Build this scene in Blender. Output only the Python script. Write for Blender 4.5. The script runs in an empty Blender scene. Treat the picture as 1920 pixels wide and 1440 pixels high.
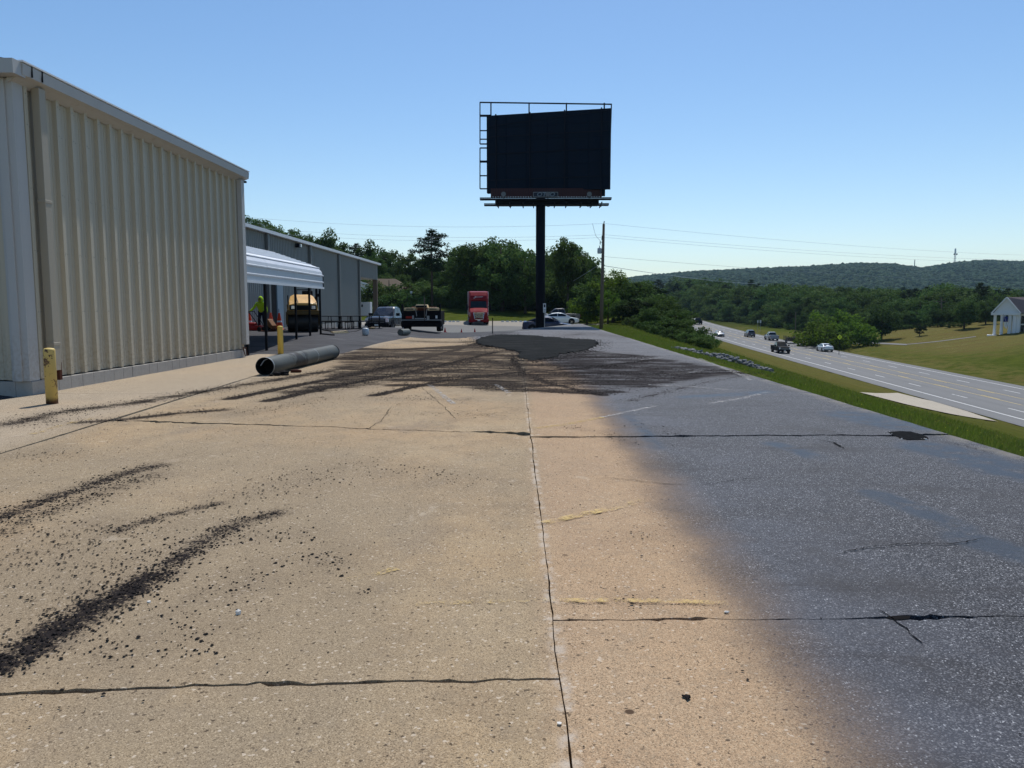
import bpy, bmesh, math, random
import numpy as np
from mathutils import Vector, Matrix

S = bpy.context.scene
COL = S.collection
R = math.radians
rng = np.random.default_rng(7)
random.seed(7)

# ------------------------------------------------------------------ camera
F = 1442.0; PITCH = R(5.75); YAW = R(0.909); CAMZ = 1.65
cam = bpy.data.cameras.new('camera'); camo = bpy.data.objects.new('camera', cam)
COL.objects.link(camo)
camo.location = (0, 0, CAMZ); camo.rotation_euler = (R(90) - PITCH, 0, YAW)
cam.sensor_width = 36; cam.lens = 36 * F / 1920; cam.clip_end = 9000; cam.clip_start = 0.05
S.camera = camo
# ------------------------------------------------------------------ light
SUN_EL = R(58); SUN_AZ = R(9.5)          # azimuth from +Y towards +X
w = bpy.data.worlds.new('World'); S.world = w; w.use_nodes = True
nt = w.node_tree; nt.nodes.clear()
sky = nt.nodes.new('ShaderNodeTexSky'); sky.sky_type = 'NISHITA'; sky.sun_disc = False
sky.sun_elevation = SUN_EL; sky.sun_rotation = SUN_AZ
sky.air_density = 1.0; sky.dust_density = 0.3; sky.ozone_density = 1.8; sky.altitude = 100
hsv = nt.nodes.new('ShaderNodeHueSaturation'); hsv.inputs['Saturation'].default_value = 1.17
hsv.inputs['Value'].default_value = 1.0
bg = nt.nodes.new('ShaderNodeBackground'); bg.inputs['Strength'].default_value = 0.128
wo = nt.nodes.new('ShaderNodeOutputWorld')
nt.links.new(sky.outputs[0], hsv.inputs['Color']); nt.links.new(hsv.outputs[0], bg.inputs[0]); nt.links.new(bg.outputs[0], wo.inputs[0])
sl = bpy.data.lights.new('sun', 'SUN'); sl.energy = 4.4; sl.angle = R(0.55); sl.color = (1.0, 0.955, 0.885)
so = bpy.data.objects.new('sun', sl); COL.objects.link(so)
sd = Vector((math.sin(SUN_AZ) * math.cos(SUN_EL), math.cos(SUN_AZ) * math.cos(SUN_EL), math.sin(SUN_EL)))
so.rotation_euler = sd.to_track_quat('Z', 'Y').to_euler()
S.view_settings.view_transform = 'Standard'; S.view_settings.look = 'None'
S.view_settings.exposure = 0.0; S.view_settings.gamma = 1.0
S.view_settings.use_curve_mapping = False
S.render.engine = 'CYCLES'
S.cycles.volume_step_rate = 4; S.cycles.volume_bounces = 0

# ------------------------------------------------------------------ camera maths (photo pixels of 1920x1440)
_cm = camo.rotation_euler.to_matrix()
def ray(px, py):
    return (_cm @ Vector(((px - 960) / F, -(py - 720) / F, -1.0))).normalized()
def G(px, py, z=0.0):
    d = ray(px, py); t = (z - CAMZ) / d.z
    return Vector((d.x * t, d.y * t, z))
def At(px, py, Y):
    d = ray(px, py); t = Y / d.y
    return Vector((d.x * t, Y, CAMZ + d.z * t))
def ss(t):
    t = np.clip(t, 0, 1); return t * t * (3 - 2 * t)

# ------------------------------------------------------------------ terrain heights
TH = 0.0778; XN = 35.5; RW = 12.35
def road_x(y):            # near edge line of the highway at depth y
    return XN + y * TH
def road_z(y):
    y = np.asarray(y, float)
    return CAMZ - 9.5 + 0.0055 * y + 0.00006 * np.minimum(np.maximum(0, y - 150), 260) ** 2
RIDPX = [0, 900, 1100, 1190, 1280, 1400, 1500, 1600, 1660, 1715, 1780, 1830, 1920, 2300, 3500]
RIDH = [0, 10, 40, 70, 82, 91, 97, 106, 104, 93, 108, 113, 108, 120, 60]
def diag_x(y):
    return -3.4 + (y - 40) * 0.2618
def lot_right(y):
    return np.interp(y, [-50, 74, 96, 125], [5.5, 5.5, 10.5, 11.5])
def gz(x, y):
    x = np.asarray(x, float); y = np.asarray(y, float)
    rise = 0.35 * ss((-x - 4.8) / 4.2) * ss((y - 27) / 7) * (1 - ss((y - 50) / 16))
    d = -(x + 3.4) * 0.967 + (y - 40) * 0.253
    drop = -0.48 * ss((d - 0.3) / 4.5) * ss((y - 47) / 17)
    dip = -0.42 * np.exp(-(((x - 3) / 9) ** 2 + ((y - 82) / 11) ** 2)) * ss((d - .3) / 4.5)
    z = rise + drop + dip
    sl_ = 0.070 + 0.065 * ss(-x / 30)
    lawn = np.maximum(0, y - 107.5) * sl_
    lawn = np.minimum(lawn, 3.6 + 2.0 * ss(-x / 40))
    z = z + lawn * (1 - ss((x - 12) / 20))
    z = z + 9 * ss((-x - 32) / 45) * ss((y - 105) / 60)
    # right-hand bank
    e = np.interp(y, [-100, 45, 100, 200, 400], [5.5, 5.5, 13.5, 24, 40])
    z0 = z * 1.0 - 0.07 - 0.33 * ss((y - 40) / 26) * (x > 5.4)
    xr = road_x(y) - 2.2; zr = road_z(y)
    t = np.clip((x - e) / (xr - e), 0, 1)
    bank = z0 + (zr - z0) * (t * 0.93 + 0.07 * ss(t))
    z = np.where(x > e, bank, np.where(x > 5.5, z0, z))
    # beyond the road
    xf = road_x(y) + RW + 2.0
    q = x - xf
    fld = zr + 5.2 * ss((q - 2) / 46) * ss((y - 62) / 75) * (1 - ss((y - 175) / 60)) - 0.35 * np.exp(-((q - 3) / 2.5) ** 2)
    fld = fld + 0.9 * np.exp(-(((x - 78) / 14) ** 2 + ((y - 108) / 22) ** 2))
    z = np.where(q > 0, fld, z)
    # far country and hills
    px = 983 + 1442 * x / np.maximum(y, 1)
    rid = np.interp(px, RIDPX, RIDH)
    far = ss((y - 420) / 300)
    fz = -7 + (rid + 7) * ss((y - 800) / 1400) * (1 - .25 * ss((y - 2400) / 900))
    z = z * (1 - far) + fz * far
    return z
def gh(x, y): return float(gz(x, y))
def hit(px, py, ymax=600, y0=2.0):
    d = ray(px, py)
    ys = np.arange(y0, ymax, 0.25); xs = d.x / d.y * ys; zs = CAMZ + d.z / d.y * ys
    g = gz(xs, ys); k = np.argmax(zs < g)
    return Vector((xs[k], ys[k], float(g[k])))
def atx(px, Y):           # point on the terrain seen in column px at depth Y
    x = (_cm @ Vector(((px - 960) / F, 0.1, -1.0)))
    X = x.x / x.y * Y
    return Vector((X, Y, gh(X, Y)))

# ------------------------------------------------------------------ materials
def N(m, t, **kw):
    n = m.node_tree.nodes.new(t)
    for k, v in kw.items():
        if k in n.inputs: n.inputs[k].default_value = v
        else: setattr(n, k, v)
    return n
class MT:
    """small node-graph helper"""
    def __init__(s, name):
        s.m = bpy.data.materials.new(name); s.m.use_nodes = True
        s.t = s.m.node_tree; s.b = s.t.nodes['Principled BSDF']; s.out = s.t.nodes['Material Output']
        s.geo = s.t.nodes.new('ShaderNodeNewGeometry'); s.pos = s.geo.outputs['Position']
    def L(s, a, b): s.t.links.new(a, b)
    def inp(s, node, key, v):
        if isinstance(v, bpy.types.NodeSocket): s.L(v, node.inputs[key])
        elif v is not None: node.inputs[key].default_value = v
    def noise(s, scale, detail=4, rough=0.55, vec=None, dist=0, stretch=None, col=False):
        n = s.t.nodes.new('ShaderNodeTexNoise'); n.inputs['Scale'].default_value = scale
        n.inputs['Detail'].default_value = detail; n.inputs['Roughness'].default_value = rough
        n.inputs['Distortion'].default_value = dist
        v = vec or s.pos
        if stretch:
            mp = s.t.nodes.new('ShaderNodeMapping'); mp.inputs['Scale'].default_value = stretch[:3]
            if len(stretch) > 3: mp.inputs['Rotation'].default_value = (0, 0, stretch[3])
            s.L(v, mp.inputs[0]); v = mp.outputs[0]
        s.L(v, n.inputs['Vector'])
        return n.outputs['Color' if col else 'Fac']
    def vor(s, scale, vec=None, out='Color', stretch=None):
        n = s.t.nodes.new('ShaderNodeTexVoronoi'); n.inputs['Scale'].default_value = scale
        v = vec or s.pos
        if stretch:
            mp = s.t.nodes.new('ShaderNodeMapping'); mp.inputs['Scale'].default_value = stretch
            s.L(v, mp.inputs[0]); v = mp.outputs[0]
        s.L(v, n.inputs['Vector']); return n.outputs[out]
    def math(s, op, a, b=None, c=None, clamp=False):
        n = s.t.nodes.new('ShaderNodeMath'); n.operation = op; n.use_clamp = clamp
        s.inp(n, 0, a); s.inp(n, 1, b)
        if c is not None: s.inp(n, 2, c)
        return n.outputs[0]
    def rmp(s, v, a, b, c=0.0, d=1.0, smooth=True):
        n = s.t.nodes.new('ShaderNodeMapRange'); n.interpolation_type = 'SMOOTHSTEP' if smooth else 'LINEAR'
        for i, q in enumerate((v, a, b, c, d)): s.inp(n, i, q)
        return n.outputs[0]
    def mix(s, f, a, b, mode='MIX'):
        n = s.t.nodes.new('ShaderNodeMix'); n.data_type = 'RGBA'; n.blend_type = mode
        s.inp(n, 0, f)
        for k, v in ((6, a), (7, b)):
            if isinstance(v, bpy.types.NodeSocket): s.L(v, n.inputs[k])
            else: n.inputs[k].default_value = (*v, 1)
        return n.outputs[2]
    def sep(s, v=None):
        n = s.t.nodes.new('ShaderNodeSeparateXYZ'); s.L(v or s.pos, n.inputs[0]); return n.outputs
    def attr(s, name):
        n = s.t.nodes.new('ShaderNodeAttribute'); n.attribute_name = name; return n.outputs['Fac']
    def obj(s):
        n = s.t.nodes.new('ShaderNodeTexCoord'); return n.outputs['Object']
    def rand(s):
        n = s.t.nodes.new('ShaderNodeObjectInfo'); return n.outputs['Random']
    def bump(s, h, strength=0.3, dist=0.01, prev=None):
        n = s.t.nodes.new('ShaderNodeBump'); n.inputs['Strength'].default_value = strength
        n.inputs['Distance'].default_value = dist; s.inp(n, 'Height', h)
        if prev: s.L(prev, n.inputs['Normal'])
        s.L(n.outputs[0], s.b.inputs['Normal']); return n.outputs[0]
    def set(s, color=None, rough=None, metal=None, spec=None):
        if color is not None:
            if isinstance(color, bpy.types.NodeSocket): s.L(color, s.b.inputs['Base Color'])
            else: s.b.inputs['Base Color'].default_value = (*color, 1)
        s.inp(s.b, 'Roughness', rough); s.inp(s.b, 'Metallic', metal); s.inp(s.b, 'Specular IOR Level', spec)
        return s.m

def simple(name, col, rough=0.5, metal=0.0, var=0.12, scale=6, bump=0.0, dirt=0.0, coat=0.0, objsp=True):
    M = MT(name); v = M.obj() if objsp else M.pos
    n = M.noise(scale, 5, vec=v)
    c = M.mix(n, tuple(max(0, q * (1 - var)) for q in col), tuple(min(1, q * (1 + var)) for q in col))
    if dirt > 0:
        n2 = M.noise(scale * 3.1, 6, vec=v)
        c = M.mix(M.rmp(n2, 0.52, 0.75, 0, dirt), c, (0.09, 0.07, 0.05))
    r = M.rmp(n, 0.3, 0.7, max(0.03, rough - 0.07), min(1, rough + 0.07))
    if bump: M.bump(M.noise(scale * 6, 4, vec=v), bump, 0.01)
    if coat: M.b.inputs['Coat Weight'].default_value = coat; M.b.inputs['Coat Roughness'].default_value = 0.06
    return M.set(c, r, metal, .28 if name == 'tinted_glass' else .5 if rough < .4 else (.25 if rough < .7 else .08))

# --- pavement concrete (world-space so the slabs run on into each other)
def m_slab():
    M = MT('old_concrete'); p = M.pos; x, y, z = M.sep()
    big = M.noise(0.45, 3); mid = M.noise(2.2, 6, .6); fine = M.noise(85, 4, .75); grit = M.noise(210, 3, .8); g3 = M.noise(24, 5, .75)
    c = M.mix(M.rmp(big, .35, .65), (0.500, 0.352, 0.200), (0.485, 0.372, 0.232))
    c = M.mix(M.rmp(mid, .42, .75, 0, .7), c, (0.31, 0.225, 0.14))
    c = M.mix(M.rmp(M.noise(1.1, 5, .6, stretch=(1, .45, 1, .6)), .52, .72, 0, .6), c, (0.25, 0.205, 0.160))
    lg = M.noise(.28, 5, .6, stretch=(1, .6, 1, .5))
    c = M.mix(M.rmp(lg, .40, .60, 0, .8), c, (0.340, 0.272, 0.182))
    c = M.mix(M.rmp(M.noise(.8, 6, .7, stretch=(1, .55, 1, .9)), .55, .72, 0, .55), c, (0.21, 0.165, 0.115))
    c = M.mix(M.math('MULTIPLY', M.rmp(x, -5.6, -6.6), .6), c, (0.53, 0.455, 0.355))
    right = M.rmp(x, -0.02, 0.25)
    c = M.mix(M.math('MULTIPLY', right, .5), c, (0.56, 0.365, 0.225))
    g = M.rmp(fine, .36, .64, 0, 1)
    c = M.mix(M.math('MULTIPLY', M.rmp(grit, .45, .62), .60), c, (0.085, 0.060, 0.042))
    c = M.mix(M.math('MULTIPLY', g, .34), c, (0.13, 0.095, 0.062))
    c = M.mix(M.math('MULTIPLY', M.rmp(g3, .55, .75), .25), c, (0.15, 0.11, 0.08))
    vx = M.sep(M.vor(190))
    c = M.mix(M.rmp(vx[0], .78, .95, 0, .38), c, (0.60, 0.49, 0.34))
    c = M.mix(M.rmp(vx[1], .80, .92, 0, .6), c, (0.085, 0.062, 0.042))
    v2 = M.sep(M.vor(80)); c = M.mix(M.rmp(v2[0], .975, .985, 0, .55), c, (0.62, 0.53, 0.42)); c = M.mix(M.rmp(v2[1], .982, .99, 0, .8), c, (0.05, 0.035, 0.025)); c = M.mix(M.math('MULTIPLY', M.rmp(M.noise(5.5, 6, .8), .48, .7), .38), c, (0.22, 0.175, 0.125))
    st = M.vor(3.1, out='Distance')
    sm = M.math('MULTIPLY', M.rmp(st, .05, .075, 1, 0), M.rmp(x, 0.1, .4))
    c = M.mix(M.math('MULTIPLY', sm, M.rmp(M.sep(M.vor(3.1))[2], .45, .55)), c, (0.085, 0.055, 0.035))
    sc = M.noise(1.6, 6, .65, dist=1.2)
    c = M.mix(M.rmp(sc, .62, .72, 0, .4), c, (0.54, 0.46, 0.36))
    # pale worn lips next to the long joint
    jx = M.math('ABSOLUTE', M.math('SUBTRACT', x, M.math('SUBTRACT', .205, M.math('MULTIPLY', y, .012))))
    lip = M.math('MULTIPLY', M.rmp(jx, .015, .06, 1, 0), M.rmp(M.noise(6, 5, .7), .45, .6))
    c = M.mix(M.math('MULTIPLY', lip, .55), c, (0.50, 0.44, 0.37))
    # fresh seal coat sprayed over the right side
    yy = M.rmp(y, 17, 44, 0, 1)
    bx = M.math('SUBTRACT', 1.40, M.math('MULTIPLY', yy, 4.2))
    jit = M.math('MULTIPLY', M.math('SUBTRACT', M.noise(.9, 4, .6), .5), .5)
    dx = M.math('ADD', M.math('SUBTRACT', x, bx), jit)
    spray = M.rmp(dx, -0.42, 0.26)
    sprayg = M.math('ADD', spray, M.math('MULTIPLY', M.math('SUBTRACT', grit, .5), M.math('MULTIPLY', 1.6, M.math('MULTIPLY', spray, M.math('SUBTRACT', 1.15, spray)))), clamp=True)
    wet = M.math('MULTIPLY', M.attr('wet'), M.rmp(M.noise(3.2, 6, .7), .32, .55), clamp=True)
    sx = M.sep(M.vor(150)); fr = M.noise(130, 3, .75)
    sealc = M.mix(M.rmp(fr, .42, .62), (0.005, 0.0055, 0.008), (0.050, 0.050, 0.058))
    sealc = M.mix(M.rmp(sx[0], .62, .90, 0, .75), sealc, (0.235, 0.235, 0.25))
    sealc = M.mix(M.rmp(sx[1], .978, .985, 0, .85), sealc, (0.62, 0.63, 0.65))  # sparse near-white specks: sparkle painted into the coat
    sealc = M.mix(M.math('MULTIPLY', M.rmp(M.noise(12, 5, .8), .45, .65), .5), sealc, (0.020, 0.021, 0.027))
    sealc = M.mix(M.math('MULTIPLY', M.rmp(x, 3.0, 1.3), M.rmp(M.noise(.8, 4), .4, .6, .1, .5)), sealc, (0.105, 0.112, 0.135))  # pale bluish sheen painted into the colour beside the spray edge
    pat = M.noise(.7, 5, .6)
    sealc = M.mix(M.rmp(pat, .50, .72, 0, .62), sealc, (0.034, 0.030, 0.029))
    farsheen = M.math('MULTIPLY', M.rmp(y, 9, 38), M.rmp(M.noise(.5, 5, .65, stretch=(.5, 1.6, 1)), .3, .7, .15, .95))  # paler with distance: grazing reflection painted into the coat's colour
    sealc = M.mix(M.math('MULTIPLY', farsheen, .5), sealc, (0.19, 0.182, 0.184))
    sealc = M.mix(M.rmp(M.noise(.8, 6, .72, stretch=(.35, 2.2, 1, .08)), .52, .68, 0, .55), sealc, (0.030, 0.027, 0.030))
    edge = M.math('MULTIPLY', M.rmp(x, 5.15, 5.5, 0, .75), M.rmp(M.noise(3, 5), .35, .6))
    sealc = M.mix(edge, sealc, (0.19, 0.17, 0.14))
    sealc = M.mix(M.math('MULTIPLY', wet, .8), sealc, (0.020, 0.023, 0.034))
    brown = M.math('MULTIPLY', M.rmp(dx, -.5, -.05), M.rmp(dx, .05, .35, 1, 0))
    c = M.mix(M.math('MULTIPLY', brown, .55), c, (0.085, 0.060, 0.050))
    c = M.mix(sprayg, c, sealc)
    # asphalt crumbs / tracked millings
    d = M.attr('dirt')
    n1 = M.rmp(M.noise(42, 5, .8), .28, .72, 0, 1, False); n2 = M.rmp(M.noise(6, 5, .7, stretch=(.7, 1.5, 1, .5)), .3, .7, 0, 1, False); n3 = M.math('ADD', M.math('MULTIPLY', M.rmp(M.noise(1.1, 6, .75, stretch=(.42, 2.0, 1, .06), dist=.3), .32, .68, 0, 1, False), .6), M.math('MULTIPLY', M.rmp(M.noise(.9, 6, .8, stretch=(.8, 1.2, 1, -.6)), .32, .68, 0, 1, False), .4))
    nearf = M.rmp(y, 8, 15)
    thn = M.math('ADD', M.math('MULTIPLY', n1, .66), M.math('MULTIPLY', n2, .34))
    thf = M.math('ADD', M.math('MULTIPLY', n1, .34), M.math('MULTIPLY', n3, .66))
    thr = M.math('ADD', M.math('MULTIPLY', thn, M.math('SUBTRACT', 1, nearf)), M.math('MULTIPLY', thf, nearf))
    dm = M.rmp(M.math('ADD', M.math('MULTIPLY', d, M.rmp(y, 8, 15, .67, .74)), M.math('SUBTRACT', thr, 1.0)), -.07, .07)
    soft = M.math('MULTIPLY', M.math('MULTIPLY', M.rmp(d, .03, .75, 0, 1, False), .62), M.rmp(M.noise(2.6, 6, .75), .25, .6, .35, 1))
    c = M.mix(soft, c, M.mix(.5, c, (0.05, 0.036, 0.032)))
    c = M.mix(M.math('MULTIPLY', dm, M.rmp(y, 9, 16, 1, .88)), c, M.mix(n1, (0.008, 0.007, 0.007), (0.040, 0.034, 0.033)))
    r = M.math('SUBTRACT', M.math('SUBTRACT', .93, M.math('MULTIPLY', sprayg, .36)), M.math('MULTIPLY', M.math('MULTIPLY', wet, sprayg), .2))
    r = M.math('ADD', r, M.math('MULTIPLY', dm, .25), clamp=True)
    h = M.math('ADD', M.math('MULTIPLY', grit, .5), M.math('MULTIPLY', fine, .8))
    h = M.math('ADD', h, M.math('MULTIPLY', M.math('MULTIPLY', fr, sprayg), M.math('SUBTRACT', 1.6, M.math('MULTIPLY', wet, 1.5))))
    h = M.math('ADD', h, M.math('MULTIPLY', dm, M.math('ADD', n1, .8)))
    M.bump(h, .55, .005)
    spc = M.math('ADD', .10, M.math('MULTIPLY', sprayg, M.math('ADD', .02, M.math('MULTIPLY', wet, .015))))
    spc = M.math('MULTIPLY', spc, M.math('SUBTRACT', 1, M.math('MULTIPLY', dm, .9)))
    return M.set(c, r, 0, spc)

def m_asphalt_lot():
    M = MT('lot_asphalt'); x, y, z = M.sep()
    fine = M.noise(60, 3, .8); mid = M.noise(1.2, 6, .65, stretch=(.6, 1.3, 1)); str_ = M.noise(.8, 6, .7, stretch=(.35, 2.2, 1, .2))
    fresh = M.rmp(M.math('ADD', y, M.math('MULTIPLY', M.noise(.3, 3), 5)), 52, 60, 1, 0)
    old = M.mix(mid, (0.115, 0.115, 0.110), (0.165, 0.162, 0.150))
    old = M.mix(M.rmp(str_, .5, .7, 0, .5), old, (0.10, 0.10, 0.098))
    fr = M.mix(mid, (0.030, 0.030, 0.034), (0.060, 0.059, 0.065))
    fr = M.mix(M.rmp(str_, .53, .62, 0, .75), fr, (0.016, 0.016, 0.018))
    fr = M.mix(M.rmp(M.noise(.9, 6, .7, stretch=(.3, 2.6, 1, .1)), .58, .70, 0, .6), fr, (0.24, 0.235, 0.235))
    pale = M.math('MULTIPLY', M.rmp(M.math('ADD', y, M.math('MULTIPLY', M.noise(.2, 3), 6)), 92, 96), M.rmp(x, -40, -3, 1, .7))
    old = M.mix(M.math('MULTIPLY', pale, .7), old, (0.36, 0.32, 0.26))
    c = M.mix(fresh, old, fr)
    c = M.mix(M.rmp(fine, .5, .75, 0, .35), c, (0.22, 0.22, 0.21))
    M.bump(fine, .4, .006)
    return M.set(c, M.rmp(mid, .3, .7, .7, .9), 0, .12)

def m_patch():
    M = MT('fresh_asphalt'); f = M.noise(45, 4, .8); m_ = M.noise(1.5, 5, .6, stretch=(.5, 1.5, 1))
    c = M.mix(f, (0.004, 0.005, 0.005), (0.020, 0.021, 0.022)); c = M.mix(M.rmp(m_, .42, .68, 0, .75), c, (0.032, 0.033, 0.032)); c = M.mix(M.rmp(M.noise(7, 6, .8), .5, .7, 0, .5), c, (0.050, 0.050, 0.048))
    M.bump(f, .6, .01); return M.set(c, .95, 0, .02)

def m_ground():
    M = MT('grassland'); x, y, z = M.sep()
    big = M.noise(.05, 4, .6); mid = M.noise(.6, 6, .7); fine = M.noise(9, 5, .8, stretch=(1, .6, 1)); f2 = M.noise(40, 3, .8)
    tuft = M.noise(2.4, 6, .8, stretch=(.5, 1.6, 1, .3)); swath = M.noise(.16, 6, .75, stretch=(.6, 2.0, 1, .25))
    green = M.mix(M.rmp(mid, .35, .65), (0.036, 0.056, 0.008), (0.078, 0.098, 0.016))
    green = M.mix(M.rmp(tuft, .35, .65, 0, .8), green, M.mix(mid, (0.024, 0.042, 0.006), (0.105, 0.115, 0.028)))
    green = M.mix(M.rmp(fine, .42, .7, 0, .6), green, (0.085, 0.10, 0.022))
    dry = M.mix(M.rmp(fine, .3, .7), (0.080, 0.072, 0.022), (0.180, 0.158, 0.060))
    dry = M.mix(M.rmp(swath, .45, .65, 0, .6), dry, (0.115, 0.075, 0.032)); dry = M.mix(M.rmp(tuft, .5, .75, 0, .7), dry, (0.07, 0.07, 0.02))
    rx = M.math('SUBTRACT', x, M.math('ADD', M.math('MULTIPLY', y, TH), XN))
    verge = M.math('MULTIPLY', M.rmp(M.math('ADD', rx, M.math('MULTIPLY', mid, 12)), -22, -9), M.rmp(rx, 3, 9, 1, 0))
    verge = M.math('MULTIPLY', verge, M.math('MULTIPLY', M.rmp(y, 40, 75, .30, .95), M.rmp(M.noise(.35, 6, .7), .3, .6, .55, 1)))
    fld = M.math('MULTIPLY', M.rmp(M.math('ADD', rx, M.math('MULTIPLY', swath, 22)), 24, 44), M.rmp(M.math('ADD', y, M.math('MULTIPLY', swath, 40)), 128, 158))
    fld = M.math('MULTIPLY', fld, M.rmp(y, 215, 250, 1, 0))
    edge = M.math('MULTIPLY', M.rmp(M.math('ABSOLUTE', M.math('SUBTRACT', rx, RW + 4)), 2, 9, .75, 0), M.rmp(mid, .35, .6))
    df = M.math('ADD', M.math('MULTIPLY', verge, .8), M.math('MULTIPLY', fld, M.rmp(tuft, .3, .6, .55, 1)), clamp=True)
    df = M.math('MAXIMUM', df, edge)
    base = M.math('MULTIPLY', M.rmp(M.noise(.3, 5, .7), .55, .75), .35)
    df = M.math('ADD', df, base, clamp=True)
    c = M.mix(df, green, dry)
    pale = M.math('MULTIPLY', fld, M.rmp(M.noise(.5, 6, .85, stretch=(.4, 2.2, 1, .2)), .58, .68, 0, .6))
    c = M.mix(pale, c, (0.36, 0.30, 0.18))
    c = M.mix(M.math('MULTIPLY', M.rmp(y, 230, 330), .85), c, (0.030, 0.042, 0.012))
    h = M.math('ADD', fine, M.math('ADD', M.math('MULTIPLY', f2, .6), tuft))
    M.bump(h, .9, .06)
    return M.set(c, 1.0, 0, .0)

def m_road():
    M = MT('highway_asphalt'); p = M.pos; x, y, z = M.sep()
    off = M.math('SUBTRACT', x, M.math('ADD', M.math('MULTIPLY', y, TH), XN))
    lane = M.math('SINE', M.math('MULTIPLY', off, 2 * math.pi / (RW / 5)))
    n = M.noise(.5, 5, .6, stretch=(1.5, .12, 1)); f = M.noise(20, 4, .8)
    c = M.mix(n, (0.125, 0.127, 0.127), (0.170, 0.170, 0.167))
    c = M.mix(M.math('MULTIPLY', M.rmp(lane, .2, 1), .28), c, (0.10, 0.10, 0.10))
    c = M.mix(M.rmp(M.noise(.35, 6, .75, dist=.6), .60, .66, 0, .35), c, (0.09, 0.09, 0.09))
    c = M.mix(M.math('MULTIPLY', f, .3), c, (0.26, 0.255, 0.25))
    M.bump(f, .3, .008); return M.set(c, .8, 0, .15)

def m_paint(name, col, wear=.5, scale=14):
    M = MT(name); n = M.math('ADD', M.math('MULTIPLY', M.noise(scale, 6, .8), .55), M.math('MULTIPLY', M.noise(scale * .12, 5, .7), .45))
    a = M.rmp(n, wear - .04, wear + .06, 0, .9)
    t = M.t.nodes.new('ShaderNodeBsdfTransparent'); mx = M.t.nodes.new('ShaderNodeMixShader')
    M.set(M.mix(M.noise(3, 4), tuple(q * .85 for q in col), col), .7)
    M.L(a, mx.inputs[0]); M.L(t.outputs[0], mx.inputs[1]); M.L(M.b.outputs[0], mx.inputs[2]); M.L(mx.outputs[0], M.out.inputs[0])
    return M.m

def m_siding(name, col, rust=0.0):
    M = MT(name); x, y, z = M.sep()
    n = M.noise(1.3, 5, .6, stretch=(1, 1, .25)); f = M.noise(14, 4)
    c = M.mix(n, tuple(q * .93 for q in col), tuple(min(1, q * 1.05) for q in col))
    streak = M.noise(9, 4, .6, stretch=(1, 1, .06))
    c = M.mix(M.rmp(streak, .55, .8, 0, .25), c, tuple(q * .7 for q in col))
    low = M.math('MULTIPLY', M.rmp(z, .3, 1.5, 1, 0), M.rmp(f, .35, .75))
    c = M.mix(M.math('MULTIPLY', low, .5), c, (0.27, 0.20, 0.13))
    c = M.mix(M.math('MULTIPLY', M.rmp(M.noise(3.2, 3, .5, stretch=(1, 1, .03)), .66, .72), .22), c, (0.24, 0.17, 0.11))
    M.bump(n, .15, .01)
    return M.set(c, .5, 0, .25)

def m_leaf(name, a, b, trans=.22, rough=.55):
    M = MT(name); r = M.rand()
    n = M.noise(1.1, 3, vec=M.obj()); n2 = M.noise(9, 3, vec=M.obj())
    c = M.mix(M.rmp(n2, .35, .65), a, b)
    hs = M.t.nodes.new('ShaderNodeHueSaturation'); M.L(c, hs.inputs['Color'])
    M.L(M.rmp(r, 0, 1, .475, .52, False), hs.inputs['Hue']); M.L(M.rmp(M.math('FRACT', M.math('MULTIPLY', r, 7.3)), 0, 1, .60, 1.5, False), hs.inputs['Value'])
    c = hs.outputs[0]
    if 'grass' in name: c = M.mix(M.rmp(M.noise(.9, 6, .7), .42, .66, 0, .75), c, M.mix(M.noise(11, 3), (.13, .09, .035), (.26, .20, .10)))
    tr = M.t.nodes.new('ShaderNodeBsdfTranslucent'); mx = M.t.nodes.new('ShaderNodeMixShader'); mx.inputs[0].default_value = trans
    M.L(M.mix(.5, c, (b[0] * 1.5, b[1] * 1.6, b[2])), tr.inputs[0]); M.set(c, .8, 0, .04)
    M.L(M.b.outputs[0], mx.inputs[1]); M.L(tr.outputs[0], mx.inputs[2]); M.L(mx.outputs[0], M.out.inputs[0])
    return M.m

def m_rusty_paint(name, col, amt=.62):
    M = MT(name); v = M.obj(); x, y, z = M.sep(v)
    n = M.noise(7, 6, .7, vec=v); n2 = M.noise(30, 4, vec=v)
    c = M.mix(M.noise(2.5, 4, vec=v), tuple(q * .8 for q in col), col)
    c = M.mix(M.rmp(M.noise(4, 5, vec=v, stretch=(1, 1, .3)), .5, .8, 0, .4), c, (0.42, 0.33, 0.16))
    chip = M.math('MULTIPLY', M.rmp(n, amt, amt + .02), M.rmp(z, .1, .95, .7, 1))
    base = M.rmp(M.math('ADD', z, M.math('MULTIPLY', n, .12)), .10, .19, 1, 0)
    c = M.mix(M.math('MAXIMUM', chip, base), c, M.mix(n2, (0.035, 0.02, 0.015), (0.14, 0.06, 0.03)))
    M.bump(n, .3, .004); return M.set(c, .6)

def m_pipe():
    M = MT('galvanised_pipe'); v = M.obj(); x, y, z = M.sep(v)
    n = M.noise(3, 6, .65, vec=v); n2 = M.noise(16, 4, vec=v)
    c = M.mix(n, (0.030, 0.035, 0.034), (0.10, 0.11, 0.105))
    tar = M.noise(2.4, 6, .7, vec=v, dist=.7)
    band = M.math('MULTIPLY', M.rmp(y, 1.2, 1.7), M.rmp(y, 2.6, 3.0, 1, 0))
    c = M.mix(M.math('MULTIPLY', M.rmp(tar, .47, .51), band), c, (0.012, 0.012, 0.012))
    c = M.mix(M.rmp(tar, .68, .72, 0, .8), c, (0.02, 0.02, 0.02))
    c = M.mix(M.rmp(n2, .62, .8, 0, .3), c, (0.16, 0.10, 0.06))
    M.bump(n2, .15, .01); return M.set(c, M.rmp(n, .3, .7, .55, .75), .1, .3)

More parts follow.
